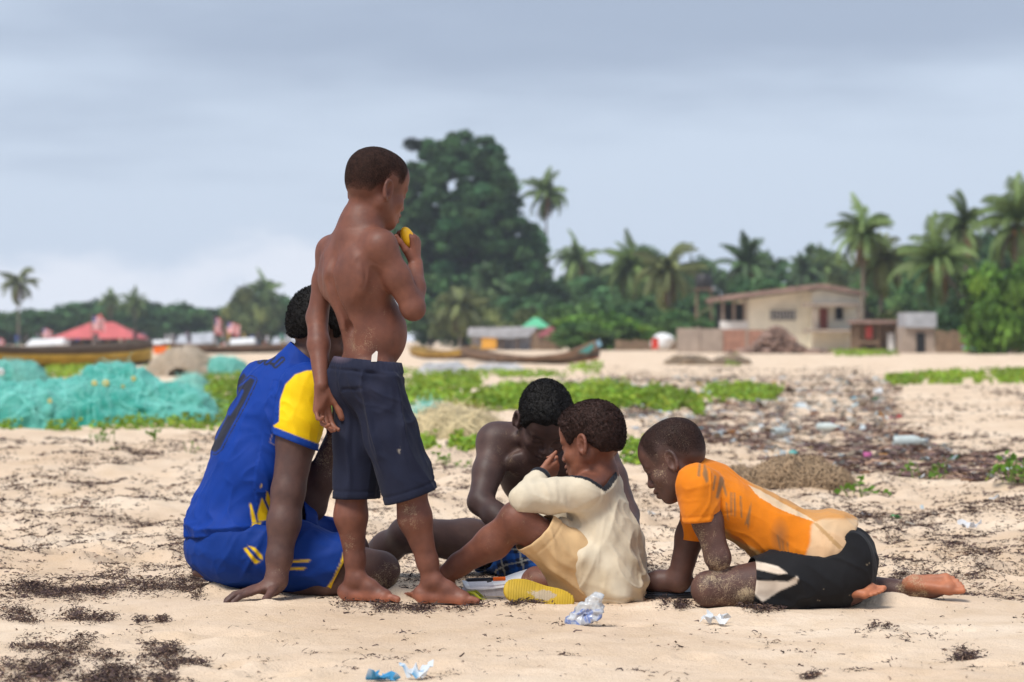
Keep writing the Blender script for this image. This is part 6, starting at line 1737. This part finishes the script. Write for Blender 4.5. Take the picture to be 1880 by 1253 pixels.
def props():
    # mango in the standing boy's hand
    c = Q(748, 436, 6.785); S = Field(); R = axes((.35, .1, -.9), (.9, .2, .3))
    S.ell((0, 0, 0), (.031, .0185, .020), R=R, k=.005); S.ell(R @ np.array((.013, .003, 0)), (.017, .0165, .017), R=R, k=.01)
    V, F = S.mesh(.003, 1); o = link('mango', mesh_from('mango', V, F, True), plain('mango_skin', (.86, .47, .012), .45, .10, 40, .4)); o.location = tuple(c)
    tag(o, 'yellow mango in the standing boy\'s hand', 'fruit')
    # folded paper tucked in the waistband
    c = Q(686, 655, 6.655); b = MB(); b.add([(-.007, 0, -.014), (.009, .002, -.014), (.011, .004, .013), (.007, .006, .016), (-.005, .002, .004)], [[0, 1, 2, 3, 4]])
    o = b.build('paper_scrap', plain('white_paper', (.74, .70, .64), .8, .06)); o.location = tuple(c); md = o.modifiers.new('t', 'SOLIDIFY'); md.thickness = .003
    tag(o, 'scrap of white paper tucked into the navy waistband', 'paper')
    # exercise book with pen
    g = gp(*G(918, 1089)[:2]); g[1] -= .06; e = empty('exercise_book', tuple(g)); k = g[1] / FPX
    put(e, axes((.985, .10, .02), (-.10, .985, .06)))
    M_page = plain('page_paper', (.80, .79, .80), .75, .04, 30); M_cover = plain('book_cover', (.62, .60, .68), .6, .1)
    w, d = .104, .075
    MB().box((0, 0, .003), (2 * w, 2 * d, .005)).build('cover', M_cover, e)
    MB().box((0, .0, .0165), (2 * w - .006, 2 * d - .006, .021)).build('page_block', plain('page_edges', (.66, .63, .66), .85, .12, 160), e)
    V, F = [], []
    for i in range(25):
        x = -1 + 2 * i / 24; z = .029 + .020 * max(0, x - .1) ** 1.2 + .004 * math.sin(3 * x)
        V += [(x * w, -d, z), (x * w, d, z + .012 * max(0, x))]
    for i in range(24): F.append([2 * i, 2 * i + 2, 2 * i + 3, 2 * i + 1])
    pg = MB().add(V, F).build('page', M_page, e, True); md = pg.modifiers.new('t', 'SOLIDIFY'); md.thickness = .002
    tag(e, 'open white exercise book lying among the children', 'book')
    e2 = empty('marker_pen', tuple(Q(894, 1064, g[1] - .045))); put(e2, axes((.99, -.05, .04), (0, 1, 0)))
    MB().tube([(-.06, 0, 0), (-.055, 0, 0), (.018, 0, 0)], [.003, .0052, .0052], 10).build('barrel', plain('black_plastic_pen', (.02, .02, .03), .35), e2, True)
    MB().tube([(.018, 0, 0), (.052, 0, 0), (.054, 0, 0)], [.006, .006, .004], 10).build('cap', plain('orange_plastic_pen', (.85, .15, .02), .4), e2, True)
    MB().tube([(.0, -.003, -.001), (.012, -.012, -.004), (.002, -.02, -.005)], .0028, 6).build('clip', plain('dark_clip', (.03, .03, .04), .4), e2)
    tag(e2, 'black marker pen with orange cap on the exercise book', 'pen')
    # yellow slipper standing on its edge, sole towards the camera
    M_sl = rubber('yellow_rubber', (.54, .36, .03), 1.0)
    g = Q(990, 1092, 6.72); e = empty('slipper', tuple(g)); R = axes((-.10, -.42, -.90), (-.985, -.06, .13)); R = np.stack([R[:, 0], R[:, 1], R[:, 2]], 1)
    if R[1, 2] > 0: R[:, 2] *= -1; R[:, 0] *= -1
    put(e, R); ol = sole_outline(.200, .078); V, F = slab(ol, -.016, 0); MB().add(V, F).build('sole', M_sl, e, True)
    rb = MB()
    for i in range(26):
        y = -.092 + i * .0072; xs = [x for x, yy in ol if abs(yy - y) < .008]
        if len(xs) > 1: rb.box((sum((min(xs), max(xs))) / 2, y, .0004), ((max(xs) - min(xs)) * .90, .0036, .0014))
    rb.build('tread', M_sl, e)
    st = MB(); st.tube([(-.030, -.01, -.016), (-.026, .02, -.045), (0, .062, -.030), (.026, .02, -.045), (.030, -.01, -.016)], .005, 7); st.build('strap', plain('yellow_strap', (.66, .48, .03), .5), e, True)
    tag(e, 'yellow rubber slipper on its side showing a sandy ribbed sole', 'slipper')
    e = empty('slipper', tuple(gp(*G(878, 1104)[:2], .002))); put(e, axes((.15, .98, .02), (-.95, .15, .25)))
    V, F = slab(sole_outline(.12, .05), -.010, .004); MB().add(V, F).build('sole', rubber('lime_rubber', (.56, .52, .03), .5), e, True)
    MB().tube([(-.020, -.01, .003), (-.019, .012, .014), (0, .04, .006), (.019, .012, .014), (.020, -.01, .003)], .004, 7).build('strap', plain('lime_strap', (.46, .48, .03), .5), e, True)
    tag(e, 'lime slipper half under sand at the standing boy\'s toes', 'slipper')
    # crumpled water sachet
    g = gp(*G(1076, 1147)[:2]); e = None; S = Field(); k = g[1] / FPX
    P = lambda x, y, dy=0.0: Q(x, y, g[1] + .03 + dy) - g
    S.ell(P(1072, 1128), (.042, .034, .026), R=axes((.95, 0, .3), (0, 1, 0)), k=.01); S.ell(P(1092, 1118), (.022, .024, .036), k=.02); S.cap(P(1092, 1112), P(1099, 1090), .016, .003, k=.012); S.ell(P(1052, 1134), (.018, .02, .014), k=.02)
    S.cut((0, 0, -.004), (0, 0, -1)); V, F = S.mesh(.0032, 1); N = normals(V, F)
    def ridge(V, s, sd_): return 1 - np.abs(vnoise(V, s, sd_)) * 2
    V = V + N * (.011 * (ridge(V, 30, 1) - .4) + .005 * (ridge(V, 62, 2) - .4) + .002 * ridge(V, 130, 3))[:, None]; V[:, 2] = np.maximum(V[:, 2], -.002)
    m = NT('sachet_plastic'); n = m.noise(26, 3, .5, dist=.4); bl = m.ramp(n, [(.46, (.80, .83, .90)), (.52, (.20, .32, .78)), (.60, (.62, .70, .90))])
    sep = m.n('ShaderNodeSeparateXYZ'); m.l(m.pos(), sep.inputs[0]); low = m.math('LESS_THAN', m.math('ADD', sep.outputs[2], m.math('MULTIPLY', m.noise(40, 2), .03)), .058)
    cc = m.mix(low, (.84, .86, .88), bl); m.bump(m.noise(140, 3), .3, .003); m.set(Base_Color=cc, Roughness=.22, Specular_IOR_Level=.5, Transmission_Weight=.45)
    o = link('plastic_sachet', mesh_from('plastic_sachet', V, F, True), m.m); o.location = tuple(g)
    tag(o, 'crumpled white plastic sachet with blue print on the sand in front', 'plastic bag')
    # dark folder and pens beside the boy in orange
    g = gp(*G(1228, 1100)[:2], .004); e = empty('dark_folder', tuple(g)); put(e, axes((.99, .1, 0), (-.1, .99, .04)))
    M_fold = plain('black_card', (.018, .020, .026), .5, .2)
    MB().box((0, .03, .004), (.17, .17, .006)).build('cover', M_fold, e); MB().box((.004, .03, .0095), (.16, .16, .004)).build('sheet', plain('dark_sheet', (.03, .035, .05), .7), e)
    MB().box((.0, .035, .014), (.15, .15, .003)).build('flap', M_fold, e)
    tag(e, 'black folder lying flat before the boy in orange', 'folder')
    for (x, y, dx, col, lab) in ((1235, 1083, .075, (.05, .16, .42), 'blue pen lying on the black folder'), (1222, 1078, .065, (.03, .03, .04), 'black pen lying on the black folder, behind the blue one')):
        e = empty('pen', tuple(Q(x, y + 3, g[1] + (.02 if 'blue pen' in lab else .05)))); put(e, axes((.97, .22, .0), (-.22, .97, 0)))
        MB().tube([(-dx, 0, .002), (-dx * .9, 0, .002), (dx * .5, 0, .002)], [.001, .0038, .0038], 8).build('barrel', plain('pen_plastic', col, .35), e, True)
        MB().tube([(dx * .5, 0, .002), (dx, 0, .002)], .0043, 8).build('cap', plain('pen_cap', tuple(t * .6 for t in col), .35), e, True); tag(e, lab, 'pen')
    # scraps of plastic
    def scrap(name, label, x, y, size, cols, seed, up=.0, cat='plastic scrap'):
        g = gp(*G(x, y)[:2], .004); r = np.random.default_rng(seed); n = 7; V = []; F = []; C = []
        sh = r.normal(0, 1, 6)
        for i in range(n):
            for j in range(n):
                u, v = i / (n - 1) - .5, j / (n - 1) - .5
                V.append((u * size * (1 + .4 * math.sin(v * 5 + sh[0])), v * size * .6 * (1 + .5 * math.sin(u * 6 + sh[1])), max(0, up * (.5 + .5 * math.sin(u * 7 + sh[2]) * math.cos(v * 6 + sh[3])) + .006 * r.normal())))
                C.append(cols[int(r.random() * len(cols))] if r.random() < .5 else cols[0])
        for i in range(n - 1):
            for j in range(n - 1):
                if (i in (0, n - 2) or j in (0, n - 2)) and r.random() < .35: continue
                F.append([i * n + j, (i + 1) * n + j, (i + 1) * n + j + 1, i * n + j + 1])
        me = mesh_from(name, V, F); set_attr(me, 'col', np.array(C)); o = link(name, me, M_scrap); o.location = tuple(g); md = o.modifiers.new('t', 'SOLIDIFY'); md.thickness = .0008
        return tag(o, label, cat)
    M_scrap = attr_mat('scrap_plastic', .3, .05, 20, .5, 0, .2)
    B, W = (.06, .34, .62), (.74, .80, .86)
    scrap('wrapper', 'torn bright blue wrapper at the bottom edge', 707, 1244, .062, [B, W, B], 3, .014, 'wrapper')
    scrap('wrapper', 'pale blue and white wrapper standing up at the bottom edge', 764, 1243, .055, [W, B, W], 4, .032, 'wrapper')
    scrap('plastic_scrap', 'clear white plastic scrap in front of the orange shirt boy', 1310, 1143, .075, [(.76, .79, .82), (.66, .68, .70)], 5, .028)
    scrap('plastic_scrap', 'small white scrap behind the boy in orange at the right', 1780, 972, .07, [(.76, .78, .82)], 6, .03)
    # bigger pieces in the rubbish band
    def lathe(name, prof, mat, loc, R, lab, cat, capm=None):
        e = empty(name, tuple(loc)); put(e, R); pts = [(0, 0, z) for z, r in prof]; MB().tube(pts, [r for z, r in prof], 14).build('body', mat, e, True)
        if capm: z, r = prof[-1]; MB().tube([(0, 0, z - .002), (0, 0, z + .022)], r * 1.25, 10).build('cap', capm, e, True)
        return tag(e, lab, cat)
    bp = [(0, .03), (.01, .042), (.05, .044), (.14, .044), (.18, .036), (.21, .016), (.235, .014)]
    M_bottle = plain('milky_bottle', (.50, .56, .55), .45, .2)
    for (x, y, a, sc, lab) in ((1640, 822, .1, .95, 'big pale plastic bottle lying in the rubbish band'), (1420, 800, .8, .8, 'milky bottle lying left of the big pale bottle'), (1500, 790, -.5, .8, 'milky bottle in the middle of the rubbish band')):
        R = axes((0, .3, 1), (-math.sin(a), math.cos(a), 0)); R = np.stack([R[:, 1], R[:, 2], R[:, 0]], 1); ax = np.array([math.cos(a), math.sin(a), .03]); Rr = axes(np.cross(ax, (0, 0, 1.)), (0, 0, 1.))
        Rr = np.stack([unit(np.cross((0, 0, 1.), ax)), (0, 0, 1.), unit(ax)], 1); Rr[:, 1] = np.cross(Rr[:, 2], Rr[:, 0])
        lathe('plastic_bottle', [(z * sc, r * sc) for z, r in bp], M_bottle, Gz(x, y, .05 * sc), Rr, lab, 'bottle', plain('grey_cap', (.3, .34, .38), .5))
    for (x, y, r, col, lab) in ((1456, 835, .034, (.10, .36, .34), 'round teal float in the rubbish band'), (1593, 838, .030, (.50, .12, .30), 'bright pink plastic pot in the rubbish band'), (1622, 842, .028, (.55, .28, .08), 'orange plastic pot right of the pink one'), (1433, 852, .030, (.02, .22, .10), 'dark green plastic pot near the orange shirt')):
        p = [(0, r * .55), (r * .2, r * .8), (r * .9, r), (r * 1.5, r * .75), (r * 1.8, r * .3)] if 'float' in lab else [(0, r * .7), (r * .1, r * .78), (r * 1.6, r), (r * 1.65, r * .9)]
        lathe('plastic_float' if 'float' in lab else 'plastic_pot', p, plain('pot_plastic', col, .4, .1), Gz(x, y, 0), np.eye(3), lab, 'float' if 'float' in lab else 'pot')
    # small seedlings on the near sand
    M_sprout = attr_mat('sprout_leaf', .5, .2, 20, .3, 0, .3)
    def sprout(x, y, n, h_, lab, seed):
        g = Gz(x, y); r = np.random.default_rng(seed); b = MB(); lf = MB()
        for _ in range(n):
            a = r.uniform(0, 6.28); p = np.array([r.normal() * h_ * .5, r.normal() * h_ * .5, 0]); t = p + np.array([math.cos(a) * h_ * .35, math.sin(a) * h_ * .35, h_ * r.uniform(.4, 1)])
            b.tube([p, (p + t) / 2 + np.array([0, 0, h_ * .1]), t], .003, 4)
            for _ in range(3):
                dd = unit(r.normal(0, 1, 3) * (1, 1, .5)); s = unit(np.cross(dd, r.normal(0, 1, 3))); L = h_ * r.uniform(.28, .5); c = t + r.normal(0, 1, 3) * h_ * .1
                k = r.uniform(.7, 1.3); lf.add([c, c + dd * L * .5 + s * L * .35, c + dd * L, c + dd * L * .5 - s * L * .35], [[0, 1, 2, 3]], (.13 * k, .26 * k, .03 * k))
        e = empty('seedling', tuple(g)); b.build('stem', plain('green_stem', (.15, .22, .05)), e)['kind'] = 'stuff'; lf.build('leaves', M_sprout, e, color=True)
        tag(e, lab, 'plant', 'seedlings on the near sand')
    for i, (x, y, n, h_, lab) in enumerate([(190, 815, 9, .09, 'leafy green seedling below the largest teal net'), (207, 833, 3, .06, 'tiny seedling just in front of the leafy one under the teal net'), (282, 824, 5, .10, 'sparse seedling between the teal net and the blue jersey'), (355, 838, 3, .07, 'small green seedling touching the edge of the blue jersey'),
            (1575, 905, 7, .11, 'seedling right of the brown weed heap'), (1700, 885, 8, .10, 'seedling in front of the rubbish band, far right'), (1848, 902, 16, .12, 'broad leafy plant at the right edge of the sand'), (1165, 852, 10, .11, 'green plant between the cream and orange shirts'), (820, 850, 6, .09, 'seedling left of the bowed youth\'s shoulder'), (850, 855, 4, .07, 'small seedling close to the bowed youth\'s arm')]):
        sprout(x, y, n, h_, lab, 50 + i)
props()
# ---------------------------------------------------------------- seaweed, creeper and rubbish lying on the beach (uncountable)
def sample_poly(poly, n, rng):
    P = np.array(poly, float); lo, hi = P.min(0), P.max(0); out = np.zeros((0, 2))
    while len(out) < n:
        q = lo + (hi - lo) * rng.random((n * 2, 2)); out = np.concatenate([out, q[inside(poly, q[:, 0], q[:, 1])]])
    return out[:n]
def to_ground(q):
    Y = CAM_H * FPX / (q[:, 1] - 626.5); X = (q[:, 0] - 940) / FPX * Y
    return np.stack([X, Y, gz(X, Y)], 1)
def ribbons(P, L, w, rng, lift=.35, seg=3, curl=.9):
    """short crooked strands starting at P"""
    n = len(P); a = rng.uniform(0, 6.283, n); e = rng.uniform(0, lift, n); p = P.copy(); pts = [p.copy()]
    L = np.broadcast_to(L, n); st = L / seg
    for _ in range(seg):
        p = p + np.stack([np.cos(a) * np.cos(e), np.sin(a) * np.cos(e), np.sin(e)], 1) * st[:, None]; p[:, 2] = np.maximum(p[:, 2], P[:, 2]); pts.append(p.copy())
        a = a + rng.normal(0, curl, n); e = e - rng.uniform(0, lift * 1.3, n)
    V, F = [], []
    sd_ = np.stack([-np.sin(a), np.cos(a), rng.normal(0, .7, n)], 1) * np.broadcast_to(w, n)[:, None] * .5
    for i, q in enumerate(pts): k = 1 - .5 * i / seg; V += [q - sd_ * k, q + sd_ * k]
    i = np.arange(n)
    for s in range(seg): F.append(np.stack([i + 2 * s * n, i + (2 * s + 1) * n, i + (2 * s + 3) * n, i + (2 * s + 2) * n], 1))
    return np.concatenate(V), np.concatenate(F).astype(np.int32), 2 * (seg + 1)
M_weed = attr_mat('dried_seaweed', .75, .3, 30, .25)
M_creeper = attr_mat('creeper_leaf', .55, .2, 1.5, .3, 0, .3)
M_litter = attr_mat('litter', .6, .15, 6, .3, 0, .1)
def weed_colors(n, rng):
    k = rng.uniform(.5, 1.7, (n, 1)); c = np.array([.060, .038, .037]) * k; br = rng.random(n) < .30; c[br] = np.array([.17, .11, .078]) * k[br]
    return c
def build_weed_clump(name, label, x, y, rx, ry, n, seed):
    """one clump of washed-up seaweed"""
    rng = np.random.default_rng(seed)
    n = int(n * 1.5); kn = max(4, int(rx / 7)); kx = x + rx * rng.uniform(-.95, .95, kn); ky = y + ry * rng.normal(0, .42, kn); w = rng.random(kn) ** 1.5 + .08; pk = rng.choice(kn, n, p=w / w.sum())
    q = np.stack([kx[pk] + np.minimum(rx * .12, 13) * rng.normal(0, 1, n) + 4 * rng.standard_t(2, n).clip(-9, 9), ky[pk] + ry * .19 * rng.normal(0, 1, n) + .8 * rng.standard_t(2, n).clip(-9, 9)], 1); P = to_ground(q); o0 = Gz(x, y)
    V, F, m = ribbons(P + np.stack([np.zeros(n), np.zeros(n), rng.random(n) * .012], 1), rng.uniform(.006, .024, n), rng.uniform(.0014, .0032, n), rng, .9)
    me = mesh_from(name, V - o0, F); set_attr(me, 'col', np.tile(weed_colors(n, rng), (m, 1))); o = link(name, me, M_weed); o.location = tuple(o0)
    return tag(o, label, 'seaweed', 'clumps of dry seaweed on the sand', 'stuff')
def litter():
    rng = np.random.default_rng(21)
    # single clumps that stand out
    for i, (x, y, rx, ry, n, lab) in enumerate([(90, 1084, 150, 13, 1400, 'long dark band of seaweed at the left edge of the sand'), (400, 1085, 170, 12, 900, 'long dark seaweed band left of the kneeling youth\'s hand'), (100, 1126, 100, 16, 700, 'seaweed clump below the long band at the left'),
            (275, 1136, 38, 7, 150, 'small seaweed clump alone on the lower left sand'), (330, 1212, 70, 13, 330, 'seaweed clump near the bottom edge, left of centre'), (110, 1236, 230, 26, 2600, 'thickest seaweed mat in the bottom left corner'), (180, 1182, 150, 26, 900, 'loose seaweed patch above the corner mat'),
            (1755, 1199, 34, 9, 230, 'isolated dark seaweed tuft on the lower right sand'), (1480, 1236, 22, 6, 70, 'tiny seaweed tuft near the bottom edge, right of centre'), (1620, 1158, 26, 5, 70, 'small seaweed crumbs below the orange shirt boy\'s foot'), (1385, 1125, 50, 6, 260, 'seaweed crumbs in front of the orange shirt boy\'s knee'),
            (1245, 1118, 40, 7, 240, 'seaweed crumbs before the black folder'), (760, 1124, 130, 9, 520, 'seaweed crumbs under the standing boy\'s feet'), (960, 1115, 45, 6, 200, 'seaweed crumbs between slipper and standing boy\'s toes'), (1690, 1050, 70, 8, 260, 'seaweed strip behind the bare foot at the right'), (345, 1085, 28, 20, 260, 'dark seaweed knot beside the kneeling youth\'s heel')]):
        build_weed_clump('seaweed_clump', lab, x, y, rx, ry, int(n * 1.7), 300 + i)
    # loose seaweed over the whole beach
    Q2, Ln = [], []
    for _ in range(1600):
        y = 798 + 300 * rng.random() ** .8; x = rng.uniform(-480, 2360); rx = rng.uniform(18, 95); n = int(rng.uniform(20, 110))
        if 1500 < x and 920 < y < 1050: n = int(n * 2.2)
        kn = 1 + int(rx / 9); kx = x + rx * rng.uniform(-1, 1, kn); pk = rng.integers(0, kn, n)
        Q2.append(np.stack([kx[pk] + 9 * rng.normal(0, 1, n), y + (2.2 + (y - 790) * .012) * rng.normal(0, .8, n)], 1))
    for _ in range(130):
        x, y = (rng.uniform(1560, 2100), rng.uniform(712, 850)) if rng.random() < .75 else (rng.uniform(1100, 1700), rng.uniform(672, 700)); n = int(rng.uniform(15, 70)); Q2.append(np.stack([x + rng.uniform(15, 60) * rng.normal(0, 1, n), y + 1.3 * rng.normal(0, 1, n)], 1))
    Q2.append(np.stack([rng.uniform(-20, 1900, 500), rng.uniform(1040, 1250, 500)], 1))
    for _ in range(46):
        x, y = rng.uniform(0, 1880), rng.uniform(1125, 1250); n = int(rng.uniform(6, 26)); Q2.append(np.stack([x + 14 * rng.normal(0, 1, n), y + 3 * rng.normal(0, 1, n)], 1))
    q = np.concatenate(Q2); q = q[q[:, 1] > 668]; P = to_ground(q); n = len(P)
    far = np.clip(P[:, 1] / 7.2, 1, 4.5)
    V, F, m = ribbons(P, rng.uniform(.007, .026, n) * far, rng.uniform(.0015, .0034, n) * far ** 1.5, rng, .7)
    me = mesh_from('seaweed', V, F); set_attr(me, 'col', np.tile(weed_colors(n, rng), (m, 1))); o = link('seaweed', me, M_weed); tag(o, 'loose dry seaweed strewn over the sand', 'seaweed', kind='stuff')
    # rubbish band: dark wrack first, then plastic and paper
    band = [(1130, 770), (1160, 745), (1300, 738), (1440, 716), (1560, 726), (1640, 745), (1655, 785), (1740, 822), (1960, 862), (1960, 915), (1890, 908), (1800, 893), (1690, 880), (1560, 878), (1430, 850), (1320, 812), (1180, 800)]
    farb = [(1010, 700), (1180, 690), (1400, 690), (1580, 688), (1660, 712), (1640, 745), (1440, 716), (1290, 738), (1120, 745)]
    q = np.concatenate([sample_poly(band, 17000, rng), sample_poly(farb, 4200, rng)]); keep = (vn2(q[:, 0] * .6, q[:, 1] * 2.4, .045, 31) + .6 * vn2(q[:, 0], q[:, 1] * 3, .1, 32)) > -.12
    q = q[keep]; P = to_ground(q); n = len(P); P[:, 2] += rng.random(n) * .012
    V, F, m = ribbons(P, rng.uniform(.05, .16, n), rng.uniform(.006, .018, n), rng, .35)
    me = mesh_from('wrack', V, F); set_attr(me, 'col', np.tile(weed_colors(n, rng) * 1.9, (m, 1))); tag(link('wrack', me, M_weed), 'dark dried wrack and twigs in the rubbish band', 'wrack', kind='stuff')
    q = np.concatenate([sample_poly(band, 2600, rng), sample_poly(farb, 1000, rng), np.stack([rng.uniform(560, 1300, 160), rng.uniform(690, 770, 160)], 1), np.stack([rng.uniform(1180, 1880, 120), rng.uniform(830, 960, 120)], 1)])
    P = to_ground(q); n = len(P); g = 4
    pal = np.array([(.60, .62, .64), (.50, .57, .60), (.66, .60, .51), (.46, .40, .33), (.20, .15, .12), (.30, .24, .18), (.45, .55, .58), (.62, .10, .30), (.05, .30, .42), (.65, .30, .05), (.10, .34, .14), (.6, .5, .1), (.5, .06, .05)])
    pr = np.array([.085, .075, .10, .18, .22, .22, .05, .006, .012, .008, .010, .008, .006]); col = pal[rng.choice(len(pal), n, p=pr / pr.sum())] * rng.uniform(.45, 1.05, (n, 1))
    sz = (.010 + .034 * rng.random(n) ** 2.6) * np.clip(P[:, 1] / 18, .6, 1.8); a = rng.uniform(0, 6.283, n); tl = rng.normal(0, .45, n); asp = rng.uniform(.35, 1, n)
    V = np.zeros((n, g, g, 3))
    for i in range(g):
        for j in range(g):
            u, v = (i / (g - 1) - .5) * 2 * sz, (j / (g - 1) - .5) * 2 * sz * asp; w = rng.normal(0, .22, n) * sz
            V[:, i, j, 0] = P[:, 0] + u * np.cos(a) - v * np.sin(a); V[:, i, j, 1] = P[:, 1] + u * np.sin(a) + v * np.cos(a); V[:, i, j, 2] = P[:, 2] + sz * .35 + w + u * tl
    V[..., 2] = np.maximum(V[..., 2], P[:, 2][:, None, None] + .004)
    b = np.arange(n)[:, None, None] * g * g; ii, jj = np.meshgrid(np.arange(g - 1), np.arange(g - 1), indexing='ij'); k = (ii * g + jj)[None]
    F = np.stack([b + k, b + k + g, b + k + g + 1, b + k + 1], -1).reshape(-1, 4)
    me = mesh_from('litter', V.reshape(-1, 3), F.astype(np.int32)); set_attr(me, 'col', np.repeat(col, g * g, 0)); tag(link('litter', me, M_litter), 'scattered plastic and paper litter in the rubbish band', 'litter', kind='stuff')
    # green creeper
    polys = [([(378, 704), (470, 684), (640, 690), (770, 684), (1000, 688), (1060, 694), (900, 697), (880, 712), (1050, 712), (1150, 704), (1290, 736), (1290, 766), (1150, 756), (1040, 764), (790, 748), (640, 760), (470, 768), (378, 772)], 30000, .075),
             ([(-10, 770), (120, 764), (380, 766), (470, 770), (460, 786), (380, 792), (200, 788), (-10, 788)], 3000, .05), ([(60, 660), (280, 664), (270, 700), (160, 690), (60, 706)], 3500, .09), ([(370, 690), (470, 684), (470, 770), (390, 772)], 3500, .06),
             ([(1620, 700), (1700, 690), (1890, 682), (1890, 706), (1760, 706), (1640, 708)], 4000, .08), ([(1280, 728), (1340, 708), (1440, 722), (1420, 738), (1300, 744)], 2000, .07), ([(770, 812), (900, 808), (890, 828), (780, 832)], 1200, .04),
             ([(1040, 682), (1090, 668), (1110, 672), (1100, 690)], 250, .1), ([(1330, 672), (1352, 650), (1360, 672)], 250, .1), ([(1520, 648), (1640, 640), (1650, 654), (1530, 656)], 1200, .16), ([(1130, 828), (1185, 820), (1190, 856), (1140, 860)], 500, .035)]
    Ps, S_, C = [], [], []
    for pg, n, s in polys:
        q = sample_poly(pg, n, rng); keep = vn2(q[:, 0] * .5, q[:, 1] * 2.2, .05, 41) + .6 * vn2(q[:, 0], q[:, 1] * 3, .11, 42) > -.26; q = q[keep]; P = to_ground(q); P[:, 2] += rng.random(len(P)) ** 1.5 * s * 1.6 + .01
        Ps.append(P); S_.append(np.full(len(P), s)); t = 1 + .3 * vn2(q[:, 0], q[:, 1] * 2, .03, 43); C.append(np.array([.22, .34, .035]) * (t * rng.uniform(.65, 1.35, len(P)))[:, None] * (1 + np.array([.35, .05, 0]) * rng.normal(0, .4, (len(P), 1))))
    P = np.concatenate(Ps); s = np.concatenate(S_)[:, None]; n = len(P)
    a = rng.normal(0, 1, (n, 3)); a[:, 2] *= .5; a /= np.linalg.norm(a, axis=1, keepdims=True); b = rng.normal(0, 1, (n, 3)); b -= a * (a * b).sum(1, keepdims=True); b /= np.linalg.norm(b, axis=1, keepdims=True)
    V = np.concatenate([P - a * s * .6, P + b * s * .4, P + a * s * .6, P - b * s * .4]); V[:, 2] = np.maximum(V[:, 2], np.tile(P[:, 2], 4) - .02); i = np.arange(n)
    me = mesh_from('creeper', V, np.stack([i, i + n, i + 2 * n, i + 3 * n], 1).astype(np.int32)); set_attr(me, 'col', np.clip(np.tile(np.concatenate(C), (4, 1)), .01, 1)); tag(link('creeper', me, M_creeper), 'low green beach creeper covering the sand', 'creeper', kind='stuff')
litter()
# ---------------------------------------------------------------- humid sea air
def haze():
    m = bpy.data.materials.new('humid_air'); m.use_nodes = True; nt = m.node_tree; nt.nodes.clear()
    out = nt.nodes.new('ShaderNodeOutputMaterial'); v = nt.nodes.new('ShaderNodeVolumePrincipled')
    v.inputs['Color'].default_value = (.88, .94, 1.0, 1); v.inputs['Density'].default_value = .00034; v.inputs['Anisotropy'].default_value = .2
    nt.links.new(v.outputs[0], out.inputs['Volume'])
    b = MB().box((0, 205, 20.5), (700, 500, 46)); o = b.build('haze', m); o['kind'] = 'stuff'; o['label'] = 'thin humid haze over the beach'
haze()
